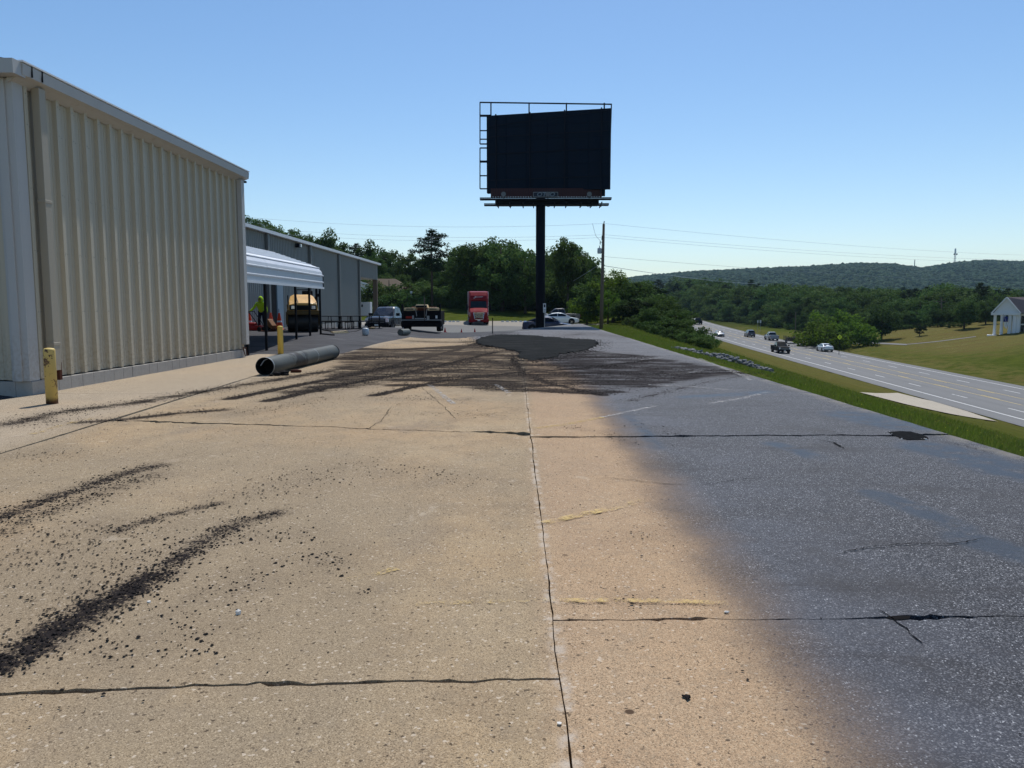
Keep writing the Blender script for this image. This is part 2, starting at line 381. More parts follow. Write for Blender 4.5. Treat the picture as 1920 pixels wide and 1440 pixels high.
MAT = dict(
    slab=m_slab(), lot=m_asphalt_lot(), patch=m_patch(), ground=m_ground(), road=m_road(),
    yellowline=m_paint('worn_yellow_paint', (0.52, 0.355, 0.10), .505, 90), whiteline=m_paint('worn_white_paint', (0.66, 0.66, 0.64), .40, 3),
    faintline=m_paint('faded_white_paint', (0.42, 0.41, 0.40), .52, 60), roadyellow=m_paint('road_yellow_paint', (0.62, 0.47, 0.17), .42, 3), faintyellow=m_paint('faint_yellow_paint', (0.48, 0.335, 0.11), .540, 60),
    siding=m_siding('beige_siding', (0.485, 0.435, 0.335)), siding2=m_siding('grey_siding', (0.255, 0.262, 0.250)),
    trim=m_siding('pale_trim', (0.46, 0.455, 0.44)), trim2=m_siding('grey_trim', (0.16, 0.165, 0.16)),
    trimbeige=m_siding('beige_trim', (0.37, 0.33, 0.26)), whitemetal=simple('white_metal', (.72, .74, .76), .45, 0, .05, 3),
    block=simple('painted_block', (.36, .34, .31), .9, 0, .14, 7, .3, .25, objsp=False),
    roofmetal=simple('roof_metal', (.55, .58, .62), .45, .2, .05, 4), white=simple('white_paint', (.70, .70, .69), .45, 0, .06, 3),
    dark=simple('dark_steel', (.010, .011, .014), .75, 0, .3, 4), black=simple('black_rubber', (.014, .014, .015), .85, 0, .25, 12),
    led=simple('dark_cabinet', (.006, .012, .024), .8, .1, .25, 1.5), brownskirt=simple('brown_skirt', (.055, .028, .030), .7, 0, .2, 5),
    signframe=simple('sign_frame', (.010, .013, .022), .75, .0, .3, 4), poleblack=simple('pole_black', (.008, .010, .016), .75, .1, .3, 2),
    wood=simple('weathered_wood', (.155, .12, .095), .9, 0, .25, 8, .3), conc=simple('pale_concrete', (.40, .355, .285), .9, 0, .25, 1.1, .2, .45, objsp=False),
    bollard=m_rusty_paint('chipped_yellow_paint', (.60, .44, .13), .555), bollard2=simple('yellow_paint', (.62, .45, .10), .5, 0, .12, 6),
    pipe=m_pipe(), rock=simple('grey_rock', (.17, .175, .18), .85, 0, .45, 3, .5), crumb=simple('asphalt_crumb', (.016, .014, .014), .9, 0, .4, 20, objsp=False),
    pebble=simple('pale_stone', (.70, .67, .61), .8, 0, .2, 20), orange=simple('cone_orange', (.72, .07, .02), .5, 0, .1, 5), redp=simple('red_plastic', (.42, .02, .02), .45, 0, .15, 5),
    glass=simple('tinted_glass', (.010, .015, .020), .12, 0, .1, 2), chrome=simple('chrome', (.6, .6, .62), .15, .9, .05, 4), lamp=simple('lamp_glass', (.72, .74, .76), .12, .2, .05, 9), tail=simple('tail_red', (.35, .01, .01), .2, 0, .1, 9),
    rim=simple('wheel_rim', (.35, .36, .38), .3, .8, .1, 9), plate=simple('plate_white', (.6, .6, .58), .5, 0, .05, 9),
    redtruck=simple('red_truck_paint', (.20, .005, .010), .72, 0, .06, 1, coat=.25), machine=simple('machine_yellow', (.62, .36, .10), .4, 0, .15, 3, dirt=.5),
    machinedark=simple('machine_dark', (.10, .065, .02), .6, 0, .3, 3, dirt=.6), cream=simple('cream_steel', (.66, .50, .28), .5, 0, .15, 4, dirt=.5), rust=simple('rusty_steel', (.085, .033, .022), .8, 0, .35, 8, .3),
    hivis=simple('hi_vis_fabric', (.38, .60, .02), .8, 0, .12, 9), navy=simple('dark_jeans', (.014, .018, .035), .9, 0, .2, 20), skin=simple('skin', (.30, .15, .10), .6, 0, .08, 9),
    tank=simple('tank_enamel', (.42, .47, .52), .35, 0, .06, 5), bark=simple('bark', (.07, .055, .045), .95, 0, .35, 7, .6),
    shingle=simple('roof_shingle', (.14, .115, .115), .9, 0, .2, 3, .3, objsp=False), shingle2=simple('brown_shingle', (.12, .095, .07), .9, 0, .2, 3, .3, objsp=False), brick=simple('brown_brick', (.13, .10, .08), .9, 0, .3, 5, .3),
    signyellow=simple('sign_yellow', (.62, .72, .05), .4, 0, .05, 5), wire=simple('wire', (.26, .31, .36), .5, .3, .1, 1), steelgrey=simple('galvanised_steel', (.33, .34, .35), .45, .6, .15, 3), blue=simple('blue_cloth', (.02, .03, .16), .8, 0, .1, 5),
    leafA=m_leaf('leaf_broad', (.020, .040, .012), (.088, .145, .042)), leafB=m_leaf('leaf_bright', (.035, .070, .010), (.090, .150, .022), .35),
    leafP=m_leaf('needle_green', (.010, .022, .009), (.030, .050, .018), .1), leafR=m_leaf('leaf_purple', (.030, .008, .014), (.06, .015, .022), .15),
    canopy=m_leaf('far_canopy', (.020, .036, .014), (.060, .090, .030), .0), grassb=m_leaf('grass_blade', (.060, .095, .012), (.125, .175, .030), .3), dandelion=simple('dandelion', (.7, .6, .05), .8),
)
def paint(name, col, rough=.28): 
    return simple(name, col, rough, 0.1, .06, 1.5, coat=.35)
P_NAVY = paint('dark_blue_grey_paint', (.020, .026, .040)); P_BLACK = simple('black_paint', (.006, .0065, .008), .72, 0, .06, 1.5); P_WHITE = paint('car_white_paint', (.66, .70, .70)); P_SILVER = paint('silver_paint', (.32, .34, .36))
P_BLUE = paint('navy_car_paint', (.012, .022, .06)); P_GREY = paint('grey_car_paint', (.07, .08, .10))
# ------------------------------------------------------------------ mesh builder
class MB:
    def __init__(s): s.v = []; s.f = []
    def add(s, vs, fs):
        o = len(s.v); s.v += [tuple(v) for v in vs]; s.f += [tuple(i + o for i in f) for f in fs]; return s
    def box(s, a, b, M=None, taper=None):
        x0, y0, z0 = a; x1, y1, z1 = b
        vs = [(x0, y0, z0), (x1, y0, z0), (x1, y1, z0), (x0, y1, z0), (x0, y0, z1), (x1, y0, z1), (x1, y1, z1), (x0, y1, z1)]
        if taper:
            cx, cy = (x0 + x1) / 2, (y0 + y1) / 2
            vs = vs[:4] + [(cx + (v[0] - cx) * taper[0], cy + (v[1] - cy) * taper[1], v[2]) for v in vs[4:]]
        if M: vs = [M @ Vector(v) for v in vs]
        return s.add(vs, [(0, 3, 2, 1), (4, 5, 6, 7), (0, 1, 5, 4), (1, 2, 6, 5), (2, 3, 7, 6), (3, 0, 4, 7)])
    def tube(s, pts, r, n=8, caps=True):
        pts = [Vector(p) for p in pts]; rs = r if isinstance(r, (list, tuple)) else [r] * len(pts)
        vs = []; 
        for i, p in enumerate(pts):
            t = (pts[min(i + 1, len(pts) - 1)] - pts[max(i - 1, 0)]).normalized()
            u = t.cross(Vector((0, 0, 1))) if abs(t.z) < .95 else t.cross(Vector((0, 1, 0)))
            u.normalize(); w_ = t.cross(u)
            for k in range(n):
                a = 2 * math.pi * k / n; vs.append(p + (u * math.cos(a) + w_ * math.sin(a)) * rs[i])
        fs = [(i * n + k, i * n + (k + 1) % n, (i + 1) * n + (k + 1) % n, (i + 1) * n + k) for i in range(len(pts) - 1) for k in range(n)]
        if caps: fs += [tuple(range(n))[::-1], tuple((len(pts) - 1) * n + k for k in range(n))]
        return s.add(vs, fs)
    def bar(s, a, b, w_, h=None):
        a = Vector(a); b = Vector(b); h = h or w_; t = (b - a).normalized()
        u = t.cross(Vector((0, 0, 1))) if abs(t.z) < .95 else Vector((1, 0, 0)); u.normalize(); q = u.cross(t)
        vs = [p + u * i * w_ / 2 + q * j * h / 2 for p in (a, b) for i, j in ((-1, -1), (1, -1), (1, 1), (-1, 1))]
        return s.add(vs, [(0, 1, 2, 3), (7, 6, 5, 4), (0, 4, 5, 1), (1, 5, 6, 2), (2, 6, 7, 3), (3, 7, 4, 0)])
    def poly(s, pts): return s.add(pts, [tuple(range(len(pts)))])
    def prism(s, poly, d):      # poly: list of 3D points, extruded by vector d
        d = Vector(d); n = len(poly); vs = [Vector(p) for p in poly] + [Vector(p) + d for p in poly]
        return s.add(vs, [tuple(range(n))[::-1], tuple(range(n, 2 * n))] + [(i, (i + 1) % n, n + (i + 1) % n, n + i) for i in range(n)])
    def lathe(s, prof, n=16, c=(0, 0, 0)):
        vs = [(c[0] + r * math.cos(2 * math.pi * k / n), c[1] + r * math.sin(2 * math.pi * k / n), c[2] + z) for r, z in prof for k in range(n)]
        fs = [(i * n + k, i * n + (k + 1) % n, (i + 1) * n + (k + 1) % n, (i + 1) * n + k) for i in range(len(prof) - 1) for k in range(n)]
        fs += [tuple(range(n))[::-1], tuple((len(prof) - 1) * n + k for k in range(n))]
        return s.add(vs, fs)
    def loft(s, rings, caps=True):
        n = len(rings[0]); vs = [p for r_ in rings for p in r_]
        fs = [(i * n + k, i * n + (k + 1) % n, (i + 1) * n + (k + 1) % n, (i + 1) * n + k) for i in range(len(rings) - 1) for k in range(n)]
        if caps: fs += [tuple(range(n))[::-1], tuple((len(rings) - 1) * n + k for k in range(n))]
        return s.add(vs, fs)
    def mesh(s, name, mat, smooth=False, fix=True):
        me = bpy.data.meshes.new(name); me.from_pydata([tuple(v) for v in s.v], [], s.f)
        if fix:
            bm = bmesh.new(); bm.from_mesh(me); bmesh.ops.recalc_face_normals(bm, faces=bm.faces); bm.to_mesh(me); bm.free()
        me.materials.append(mat)
        if smooth: me.polygons.foreach_set('use_smooth', [True] * len(me.polygons))
        return me
def tag(o, label=None, cat=None, group=None, kind=None):
    if label: o['label'] = label
    if cat: o['category'] = cat
    if group: o['group'] = group
    if kind: o['kind'] = kind
    return o
def link(name, me, parent=None, loc=None, bevel=0, kind=None, label=None):
    o = bpy.data.objects.new(name, me); COL.objects.link(o)
    if parent: o.parent = parent
    if loc is not None: o.location = loc
    if bevel:
        m = o.modifiers.new('bevel', 'BEVEL'); m.width = bevel; m.segments = 2; m.limit_method = 'ANGLE'; m.angle_limit = R(35)
    if kind: o['kind'] = kind
    if label: o['label'] = label
    return o
def part(name, mb, mat, parent=None, bevel=0, smooth=False, kind=None, label=None, loc=None):
    return link(name, mb.mesh(name, MAT[mat] if isinstance(mat, str) else mat, smooth), parent, loc, bevel, kind, label)
def empty(name, loc, rz=0, label=None, cat=None, group=None, scale=1):
    o = bpy.data.objects.new(name, None); COL.objects.link(o); o.empty_display_size = .3
    o.location = loc; o.rotation_euler = (0, 0, rz); o.scale = (scale,) * 3
    return tag(o, label, cat, group)
CH = {}
def copy_tree(root, loc, rz, label=None, scale=None):
    r = root.copy(); COL.objects.link(r); r.location = loc; r.rotation_euler = (0, 0, rz)
    if scale is not None: r.scale = (scale,) * 3 if not isinstance(scale, (tuple, list)) else scale
    if label: r['label'] = label
    for ch in root.children:
        c = ch.copy(); COL.objects.link(c); c.parent = r
        for g in ch.children:
            d = g.copy(); COL.objects.link(d); d.parent = c
    return r
def gridmesh(name, X, Y, Z, mat, smooth=True, mask=None):
    ny, nx = X.shape
    co = np.stack([X, Y, Z], -1).reshape(-1, 3)
    i = np.arange(ny - 1)[:, None] * nx + np.arange(nx - 1)[None, :]
    q = np.stack([i, i + 1, i + nx + 1, i + nx], -1).reshape(-1, 4)
    if mask is not None: q = q[mask.reshape(-1)]
    me = bpy.data.meshes.new(name); me.vertices.add(len(co)); me.vertices.foreach_set('co', co.astype(np.float32).ravel())
    me.loops.add(len(q) * 4); me.loops.foreach_set('vertex_index', q.ravel().astype(np.int32))
    me.polygons.add(len(q)); me.polygons.foreach_set('loop_start', np.arange(len(q), dtype=np.int32) * 4)
    me.polygons.foreach_set('loop_total', np.full(len(q), 4, np.int32))
    me.update(calc_edges=True); me.validate()
    me.polygons.foreach_set('use_smooth', [bool(smooth)] * len(me.polygons))
    me.materials.append(mat); return me
def trimesh(name, co, tri, mat, k=3, smooth=False):
    me = bpy.data.meshes.new(name); me.vertices.add(len(co)); me.vertices.foreach_set('co', np.asarray(co, np.float32).ravel())
    tri = np.asarray(tri, np.int32)
    me.loops.add(len(tri) * k); me.loops.foreach_set('vertex_index', tri.ravel())
    me.polygons.add(len(tri)); me.polygons.foreach_set('loop_start', np.arange(len(tri), dtype=np.int32) * k)
    me.polygons.foreach_set('loop_total', np.full(len(tri), k, np.int32)); me.update(calc_edges=True)
    me.polygons.foreach_set('use_smooth', [bool(smooth)] * len(me.polygons))
    me.materials.append(mat); return me

# ================================================================== GROUND
def grade(a, b, dense0, dense1, step, grow=1.09):
    L = [dense0]; 
    while L[-1] < dense1: L.append(L[-1] + step)
    st = step
    while L[-1] < b: st *= grow; L.append(L[-1] + st)
    st = step; lo = [dense0]
    while lo[-1] > a: st *= grow; lo.append(lo[-1] - st)
    return np.array(sorted(set(lo[1:] + L)))
gx = grade(-3000, 5200, -40, 95, .8); gx = np.sort(np.concatenate([gx[(np.abs(gx - 5.5) > .45)], [5.15, 5.42, 5.6, 5.9]]))
gy = grade(-400, 4600, -4, 190, 1.0)
X, Y = np.meshgrid(gx, gy)
Z = gz(X, Y)
Z = Z - 0.16 * ((X < lot_right(Y) - .3) & (X > -58) & (Y < 108.5) & (Y > -12))
rxx = X - road_x(Y); Z = Z - .22 * ((rxx > -1.1) & (rxx < RW + .9) & (Y < 470))
ncoarse = np.sin(X * 1.7 + np.sin(Y * 1.1)) * np.cos(Y * 1.3 + 1.7 * np.sin(X * .7)) * .035
Z = Z + ncoarse * ((X > 6.3) | (Y > 111))
terrain = link('ground', gridmesh('ground', X, Y, Z, MAT['ground']), kind='structure')

# asphalt sheet of the parking lot (runs under the concrete slabs)
ys = np.concatenate([np.arange(-10, 60, .7), np.arange(60, 109.2, 1.0)]); us = np.linspace(0, 1, 110)
U, Y = np.meshgrid(us, ys); XR = np.where(Y < 73, 5.4, lot_right(Y) - .05); X = -56 + U * (XR + 56)
def in_slab(x, y):
    left = np.where(y < 27, -9.6, np.where(y < 40.2, -6.25, diag_x(np.maximum(y, 40))))
    return (x > left) & (x < 5.6) & (y < 74.3)
Z = gz(X, Y) - .0
Z = Z - .07 * in_slab(X - .35, Y + 0) - .0
lot = link('parking_lot', gridmesh('parking_lot', X, Y, Z, MAT['lot']), kind='structure')

# ---- strokes of tracked asphalt (photo pixels -> metres on the pavement)
STK = [  # (pixel polyline, half width m, strength)
 ([(-40, 1268), (60, 1212), (140, 1165), (230, 1112), (290, 1082)], .17, 1.0),
 ([(290, 1082), (370, 1024), (440, 985), (515, 962)], .15, .80),
 ([(60, 1150), (150, 1130), (220, 1060), (300, 1030)], .25, .38),
 ([(-40, 985), (60, 948), (150, 918), (230, 890), (300, 873)], .17, .80),
 ([(-30, 1010), (80, 965), (190, 925), (290, 890)], .22, .62),
 ([(205, 1003), (245, 987), (300, 970), (410, 944)], .12, .72),
 ([(-20, 1070), (100, 1015), (200, 985)], .35, .45),
 ([(-20, 1120), (80, 1080), (180, 1040), (330, 985)], .35, .32),
 ([(420, 940), (520, 915), (620, 880)], .3, .35), ([(0, 860), (80, 850), (130, 855)], .35, .35),
 ([(20, 795), (110, 774), (170, 766), (260, 755), (400, 731), (520, 712), (640, 692), (720, 682)], .33, .80),
 ([(150, 793), (240, 786), (330, 775), (425, 768)], .20, .85),
 ([(440, 775), (520, 765), (600, 745)], .35, .42), ([(0, 800), (90, 790), (150, 795)], .4, .45),
 ([(430, 1010), (500, 1005), (590, 1000)], .22, .42), ([(600, 1060), (650, 1050)], .2, .5),
 ([(700, 745), (760, 748), (880, 750)], .35, .38),
 ([(200, 1240), (290, 1205), (380, 1180)], .22, .42), ([(640, 1120), (700, 1112)], .10, .40), ([(380, 1110), (520, 1060), (640, 1030)], .22, .30), ([(820, 905), (880, 890)], .35, .34), ([(740, 890), (800, 880)], .35, .30), ([(560, 940), (640, 880), (720, 860)], .25, .26), ([(1180, 1010), (1230, 1000)], .2, .34), ([(300, 1160), (460, 1110), (560, 1085)], .16, .34), ([(880, 780), (930, 778)], .22, .42), ([(1160, 1125), (1200, 1122)], .12, .40), ([(1360, 1268), (1400, 1262)], .05, .36),
 ([(430, 748), (560, 722), (680, 700), (780, 676), (860, 655), (900, 641)], .16, 1.25), ([(500, 752), (620, 726), (740, 704), (850, 680), (930, 660)], .16, 1.2), ([(700, 742), (820, 716), (960, 700), (1100, 690), (1220, 676)], .15, 1.2), ([(1130, 742), (1040, 722), (980, 700), (960, 672)], .14, 1.1), ([(1180, 752), (1250, 735), (1330, 716), (1420, 700)], .14, .62),
 ([(560, 735), (660, 716), (760, 702), (860, 694), (960, 690)], .55, .88),
 ([(640, 705), (720, 690), (820, 682), (930, 676)], .6, .86),
 ([(640, 672), (740, 668), (840, 664), (960, 668)], 1.1, .98),
 ([(640, 656), (740, 656), (860, 650), (920, 645)], 1.0, .95),
 ([(700, 690), (850, 684), (1000, 684), (1150, 690)], .7, .90),
 ([(760, 712), (880, 706), (1000, 702), (1120, 700), (1250, 700)], .45, .90),
 ([(740, 722), (860, 722), (990, 724), (1080, 722)], .38, .92),
 ([(900, 728), (1000, 732), (1080, 738), (1160, 736)], .28, .85),
 ([(1000, 713), (1100, 716), (1200, 712), (1300, 706)], .35, .78),
 ([(1040, 690), (1120, 686), (1200, 690), (1300, 694), (1420, 702)], .40, .80),
 ([(1080, 672), (1150, 668), (1220, 672)], .9, .78), ([(1100, 700), (1220, 704), (1330, 700)], .3, .8),
 ([(1000, 640), (1100, 624), (1180, 634)], 1.6, .55), ([(900, 622), (1000, 616), (1060, 616)], 2.0, .72),
 ([(840, 632), (900, 628), (960, 624)], 1.5, .7), ([(1020, 700), (1080, 708), (1140, 705)], .5, .65),
 ([(780, 640), (860, 642), (900, 640)], 1.1, .72), ([(1050, 712), (1130, 722), (1210, 726)], .25, .6),
 ([(1170, 795), (1230, 800), (1300, 830)], .16, .35), ([(1060, 800), (1130, 812), (1200, 835)], .12, .45),
 ([(820, 775), (920, 780)], .25, .40), ([(700, 880), (780, 900)], .4, .22), ([(330, 1200), (420, 1180)], .3, .3)]
STKW = [([np.array(G(*p))[:2] for p in pl], hw, st) for pl, hw, st in STK]
def seg_d(px, py, a, b):
    d = b - a; L = (d ** 2).sum() + 1e-9
    t = np.clip(((px - a[0]) * d[0] + (py - a[1]) * d[1]) / L, 0, 1)
    return np.hypot(px - a[0] - t * d[0], py - a[1] - t * d[1])
BAND = [G(*p) for p in [(600, 662), (700, 655), (820, 650), (900, 641), (1010, 640), (1110, 655), (1250, 668), (1400, 692), (1440, 703), (1330, 715), (1200, 738), (1050, 742), (900, 737), (770, 722), (640, 732), (540, 725), (600, 700)]]
def band_at(x, y):
    n = len(BAND); d = np.full(x.shape, 1e9); ins = np.zeros(x.shape, bool)
    for i in range(n):
        a, b = BAND[i], BAND[(i + 1) % n]
        d = np.minimum(d, seg_d(x, y, np.array(a[:2]), np.array(b[:2])))
        cr = ((a.y > y) != (b.y > y)) & (x < (b.x - a.x) * (y - a.y) / (b.y - a.y + 1e-12) + a.x); ins ^= cr
    return ss(.35 + np.where(ins, d, -d) / 1.3)
def dirt_at(x, y):
    out = .76 * band_at(x, y)
    for pl, hw, st in STKW:
        xs = [p[0] for p in pl]; yz = [p[1] for p in pl]
        m = (x > min(xs) - hw * 3) & (x < max(xs) + hw * 3) & (y > min(yz) - hw * 3) & (y < max(yz) + hw * 3)
        if not m.any(): continue
        d = np.full(m.sum(), 1e9)
        for a, b in zip(pl[:-1], pl[1:]): d = np.minimum(d, seg_d(x[m], y[m], a, b))
        v = st * np.exp(-(d / hw) ** 2 * .8)
        out[m] = np.maximum(out[m], v)
    return out
WETS = [([(1640, 925), (1720, 955), (1790, 985)], .17), ([(1820, 1010), (1900, 1035), (1960, 1050)], .22), ([(1600, 778), (1660, 792), (1700, 800)], .5),
        ([(1740, 838), (1830, 860), (1900, 885), (1980, 900)], .42), ([(1450, 832), (1500, 845), (1530, 858)], .16), ([(1290, 745), (1380, 740), (1440, 735)], .25), ([(1160, 770), (1200, 800), (1230, 840)], .12)]
WETW = [([np.array(G(*p))[:2] for p in pl], hw) for pl, hw in WETS]
def wet_at(x, y):
    out = np.zeros_like(x)
    for pl, hw in WETW:
        for a, b in zip(pl[:-1], pl[1:]):
            out = np.maximum(out, 1 - ss((seg_d(x, y, a, b) / hw - .55) / .7))
    return out
class Jag:
    def __init__(s, seed, amp, lo=-12, hi=80):
        r = np.random.default_rng(seed); s.t1 = np.arange(lo, hi, .055); s.a1 = r.normal(0, amp * .42, len(s.t1))
        s.t2 = np.arange(lo, hi, .31); s.a2 = r.normal(0, amp * .6, len(s.t2)); s.t3 = np.arange(lo, hi, 1.3); s.a3 = r.normal(0, amp, len(s.t3))
        s.w = np.minimum(np.abs(r.normal(0, 1, len(s.t2))) ** 2, 3.5); s.w1 = np.abs(r.normal(0, 1, len(s.t1))) ** 1.5
    def __call__(s, t): return np.interp(t, s.t1, s.a1) + np.interp(t, s.t2, s.a2) + np.interp(t, s.t3, s.a3)
    def gap(s, t, base): return base * (.30 + .20 * np.interp(t, s.t2, s.w) + .35 * np.interp(t, s.t1, s.w1) * (.4 + .6 * np.interp(t, s.t2, s.w)))
jl = Jag(1, .010); jc = Jag(2, .004); jr = Jag(3, .008); jd = Jag(4, .03)
def xJ0(y): return np.where(y < 22, -5.45 - .055 * y, -6.66 + .04 * (y - 22) * 1.0) + jl(y) * .5
def xJ1(y): return .205 - .012 * y + jc(y)
def xR(y): return 5.5 + jr(y) * 1.2
def xL(y): return np.full_like(y, -9.28)
def xD(y): return diag_x(y) + jd(y)
def rowline(y0, slope, seed, amp=.014):
    j = Jag(seed, amp); return (lambda x: y0 + slope * x + j(x), j)
def gl(p, q, seed, amp):
    a, b = G(*p), G(*q); m = (b.y - a.y) / (b.x - a.x); return rowline(a.y - m * a.x, m, seed, amp)
A = [rowline(-5, 0, 10), gl((1055, 1268), (0, 1305), 11, .020), gl((990, 814), (270, 789), 12, .045), rowline(16.9, -.1, 13), rowline(23.6, 0, 14), rowline(30.5, 0, 15), rowline(40, 0, 16), rowline(52.6, 0, 17)]
B = [rowline(-5, 0, 20), gl((1050, 1163), (1900, 1155), 21, .016), gl((1000, 820), (1650, 816), 22, .030), rowline(16.1, 0, 23), rowline(22.4, 0, 24), rowline(28.8, 0, 25), rowline(35.2, 0, 26), rowline(41.6, 0, 27), rowline(48, 0, 28), rowline(52.6, 0, 17), rowline(60, 0, 29), rowline(67, 0, 30), rowline(73.8, 0, 31)]
Lr = [rowline(-5, 0, 40), rowline(8.2, 0, 41), rowline(14.4, 0, 42), rowline(20.3, 0, 43), rowline(26.6, 0, 44, .05)]
def slab(name, fl, fr, lo, hi, gl, gr, glo, ghi, dx, dy, zoff=0):
    (f0, j0), (f1, j1) = lo, hi
    ym = (float(f0(np.array(0.))) + float(f1(np.array(0.)))) / 2
    wdt = float(fr(np.array(ym)) - fl(np.array(ym))); hgt = float(f1(np.array(0.)) - f0(np.array(0.)))
    nx = max(6, int(wdt / dx)); ny = max(6, int(hgt / dy))
    U, V = np.meshgrid(np.linspace(0, 1, nx), np.linspace(0, 1, ny))
    yl = float(f0(np.array(0.))) + V * hgt
    a = fl(yl) + jl.gap(yl, gl * .8); b = fr(yl) - jc.gap(yl, gr * .35) - gr * .25; b = np.maximum(b, a + .02)
    X = a + (b - a) * U
    y0_ = f0(X) + j0.gap(X, glo); y1_ = f1(X) - j1.gap(X, ghi)
    Y = y0_ + (y1_ - y0_) * V
    # bring in the sides where the row line is slanted
    Z = gz(np.minimum(X, 5.39), Y) + zoff + .0025 * np.sin(X * 1.9 + Y) * np.cos(Y * 1.4)
    hole = None
    # skirt
    def pad(Q, z=False):
        Q = np.concatenate([Q[:, :1], Q, Q[:, -1:]], 1); Q = np.concatenate([Q[:1], Q, Q[-1:]], 0)
        if z: Q[0, :] -= .10; Q[-1, :] -= .10; Q[1:-1, 0] -= .10; Q[1:-1, -1] -= .10
        return Q
    X, Y, Z = pad(X), pad(Y), pad(Z, True)
    me = gridmesh(name, X, Y, Z, MAT['slab'], smooth=False)
    for an, fn in (('dirt', dirt_at), ('wet', wet_at)):
        at = me.attributes.new(an, 'FLOAT', 'POINT'); at.data.foreach_set('value', fn(X.ravel(), Y.ravel()).astype(np.float32))
    return link('concrete_slab', me, lot)
GAP = .0065
for i in range(len(A) - 1):
    near = i < 2
    fl, fr = (xJ0, xJ1) if i < 6 else (xD, xJ1)
    g = [.005, .015, .070, .014, .012, .012, .014, .012]
    slab('concrete_slab', fl, fr, A[i], A[i + 1], GAP, GAP, g[i], g[i + 1], .045 if near else .09, .09 if near else .12, [0, .004, 0, .003, 0, 0, 0][i])
for i in range(len(B) - 1):
    near = i < 2; fl = xJ1 if i < 9 else xD
    g = [.005, .014, .040] + [.012] * 12
    slab('concrete_slab', fl, xR, B[i], B[i + 1], GAP, 0, g[i], g[i + 1], .045 if near else .09, .09 if near else .15, [.002, 0, .006, 0][i % 4])
for i in range(len(Lr) - 1):
    slab('concrete_slab', xL, xJ0, Lr[i], Lr[i + 1], 0, GAP * 1.4, .005, .006 if i < 3 else .03, .08, .1, .002)

# broken-out hole by the right edge: its shaded depth painted as a flat black shape on the slab
hc = G(1703, 817); mb = MB()
pts = []
for (a_, b_) in [(1663, 810.5), (1690, 809), (1709, 810), (1726, 815), (1742, 822.5), (1735, 824.4), (1718, 825), (1700, 825), (1686, 822), (1674, 816)]:
    q = G(a_, b_); pts.append(q)
fine = []
for i in range(len(pts)):
    a_, b_ = pts[i], pts[(i + 1) % len(pts)]
    for k in range(3): fine.append(a_.lerp(b_, k / 3) + Vector((random.uniform(-.012, .012), random.uniform(-.012, .012), 0)))
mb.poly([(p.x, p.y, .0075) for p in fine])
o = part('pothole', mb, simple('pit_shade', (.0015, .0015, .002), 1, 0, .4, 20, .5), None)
tag(o, 'black jagged hole broken out at the wet pavement edge', 'pothole')
mb = MB()
for k in range(7):
    p = random.choice(fine) + Vector((random.uniform(-.04, .04), random.uniform(-.03, .05), .01)); r = random.uniform(.006, .012)
    mb.box((p.x - r, p.y - r, .0), (p.x + r, p.y + r, r * 1.3), taper=(.6, .6))
part('rim_chip', mb, 'pebble', o, kind='stuff')
# dark hairline cracks (real slits filled with dirt: thin raised dirt ribbons)
def ribbon(name, pxl, w0, mat, z=.0075, seed=0, jag=.02, parent=None, n=26, wj=.6, taperend=True):
    r = random.Random(seed); P = [G(*p) for p in pxl]; L = []
    for a, b in zip(P[:-1], P[1:]):
        k = max(2, int((b - a).length / max(.03, (b - a).length / n)))
        for i in range(k): L.append(a.lerp(b, i / k))
    L.append(P[-1]); out = []; cur = 0
    for i, p in enumerate(L):
        t = (L[min(i + 1, len(L) - 1)] - L[max(i - 1, 0)]); t.z = 0; t.normalize(); nrm = Vector((-t.y, t.x, 0))
        cur = cur * .7 + r.uniform(-jag, jag); e = 1 if not taperend else min(1, 6 * min(i, len(L) - 1 - i) / len(L) + .05)
        ww = w0 * e * (1 - wj + 2 * wj * r.random()) / 2; c = p + nrm * cur
        out.append((c + nrm * ww, c - nrm * ww))
    mb = MB()
    vs = [(q.x, q.y, z + max(0, gh(min(q.x, 5.4), q.y))) for pr in out for q in pr]
    mb.add(vs, [(2 * i, 2 * i + 1, 2 * i + 3, 2 * i + 2) for i in range(len(out) - 1)])
    return part(name, mb, mat, parent)
crackm = simple('crack_dirt', (.006, .005, .005), 1, 0, .4, 30)
CR = [([(1530, 825), (1560, 830), (1583, 842)], .02), ([(1560, 1045), (1590, 1035), (1640, 1025), (1700, 1022), (1780, 1022), (1855, 1010)], .010), ([(1640, 1140), (1668, 1160), (1700, 1185), (1740, 1215)], .008),
      ([(1100, 897), (1150, 898), (1240, 908), (1300, 912)], .008), ([(680, 812), (715, 790), (735, 760)], .007), ([(780, 718), (830, 760), (860, 790)], .006), ([(1740, 826), (1790, 832), (1860, 850)], .008),
      ([(1660, 1160), (1675, 1162), (1700, 1155)], .05), ([(1300, 912), (1380, 900), (1470, 895)], .006)]
for k, (pl, wd) in enumerate(CR): ribbon('crack', pl, wd, crackm, .0085, k, .012, lot)
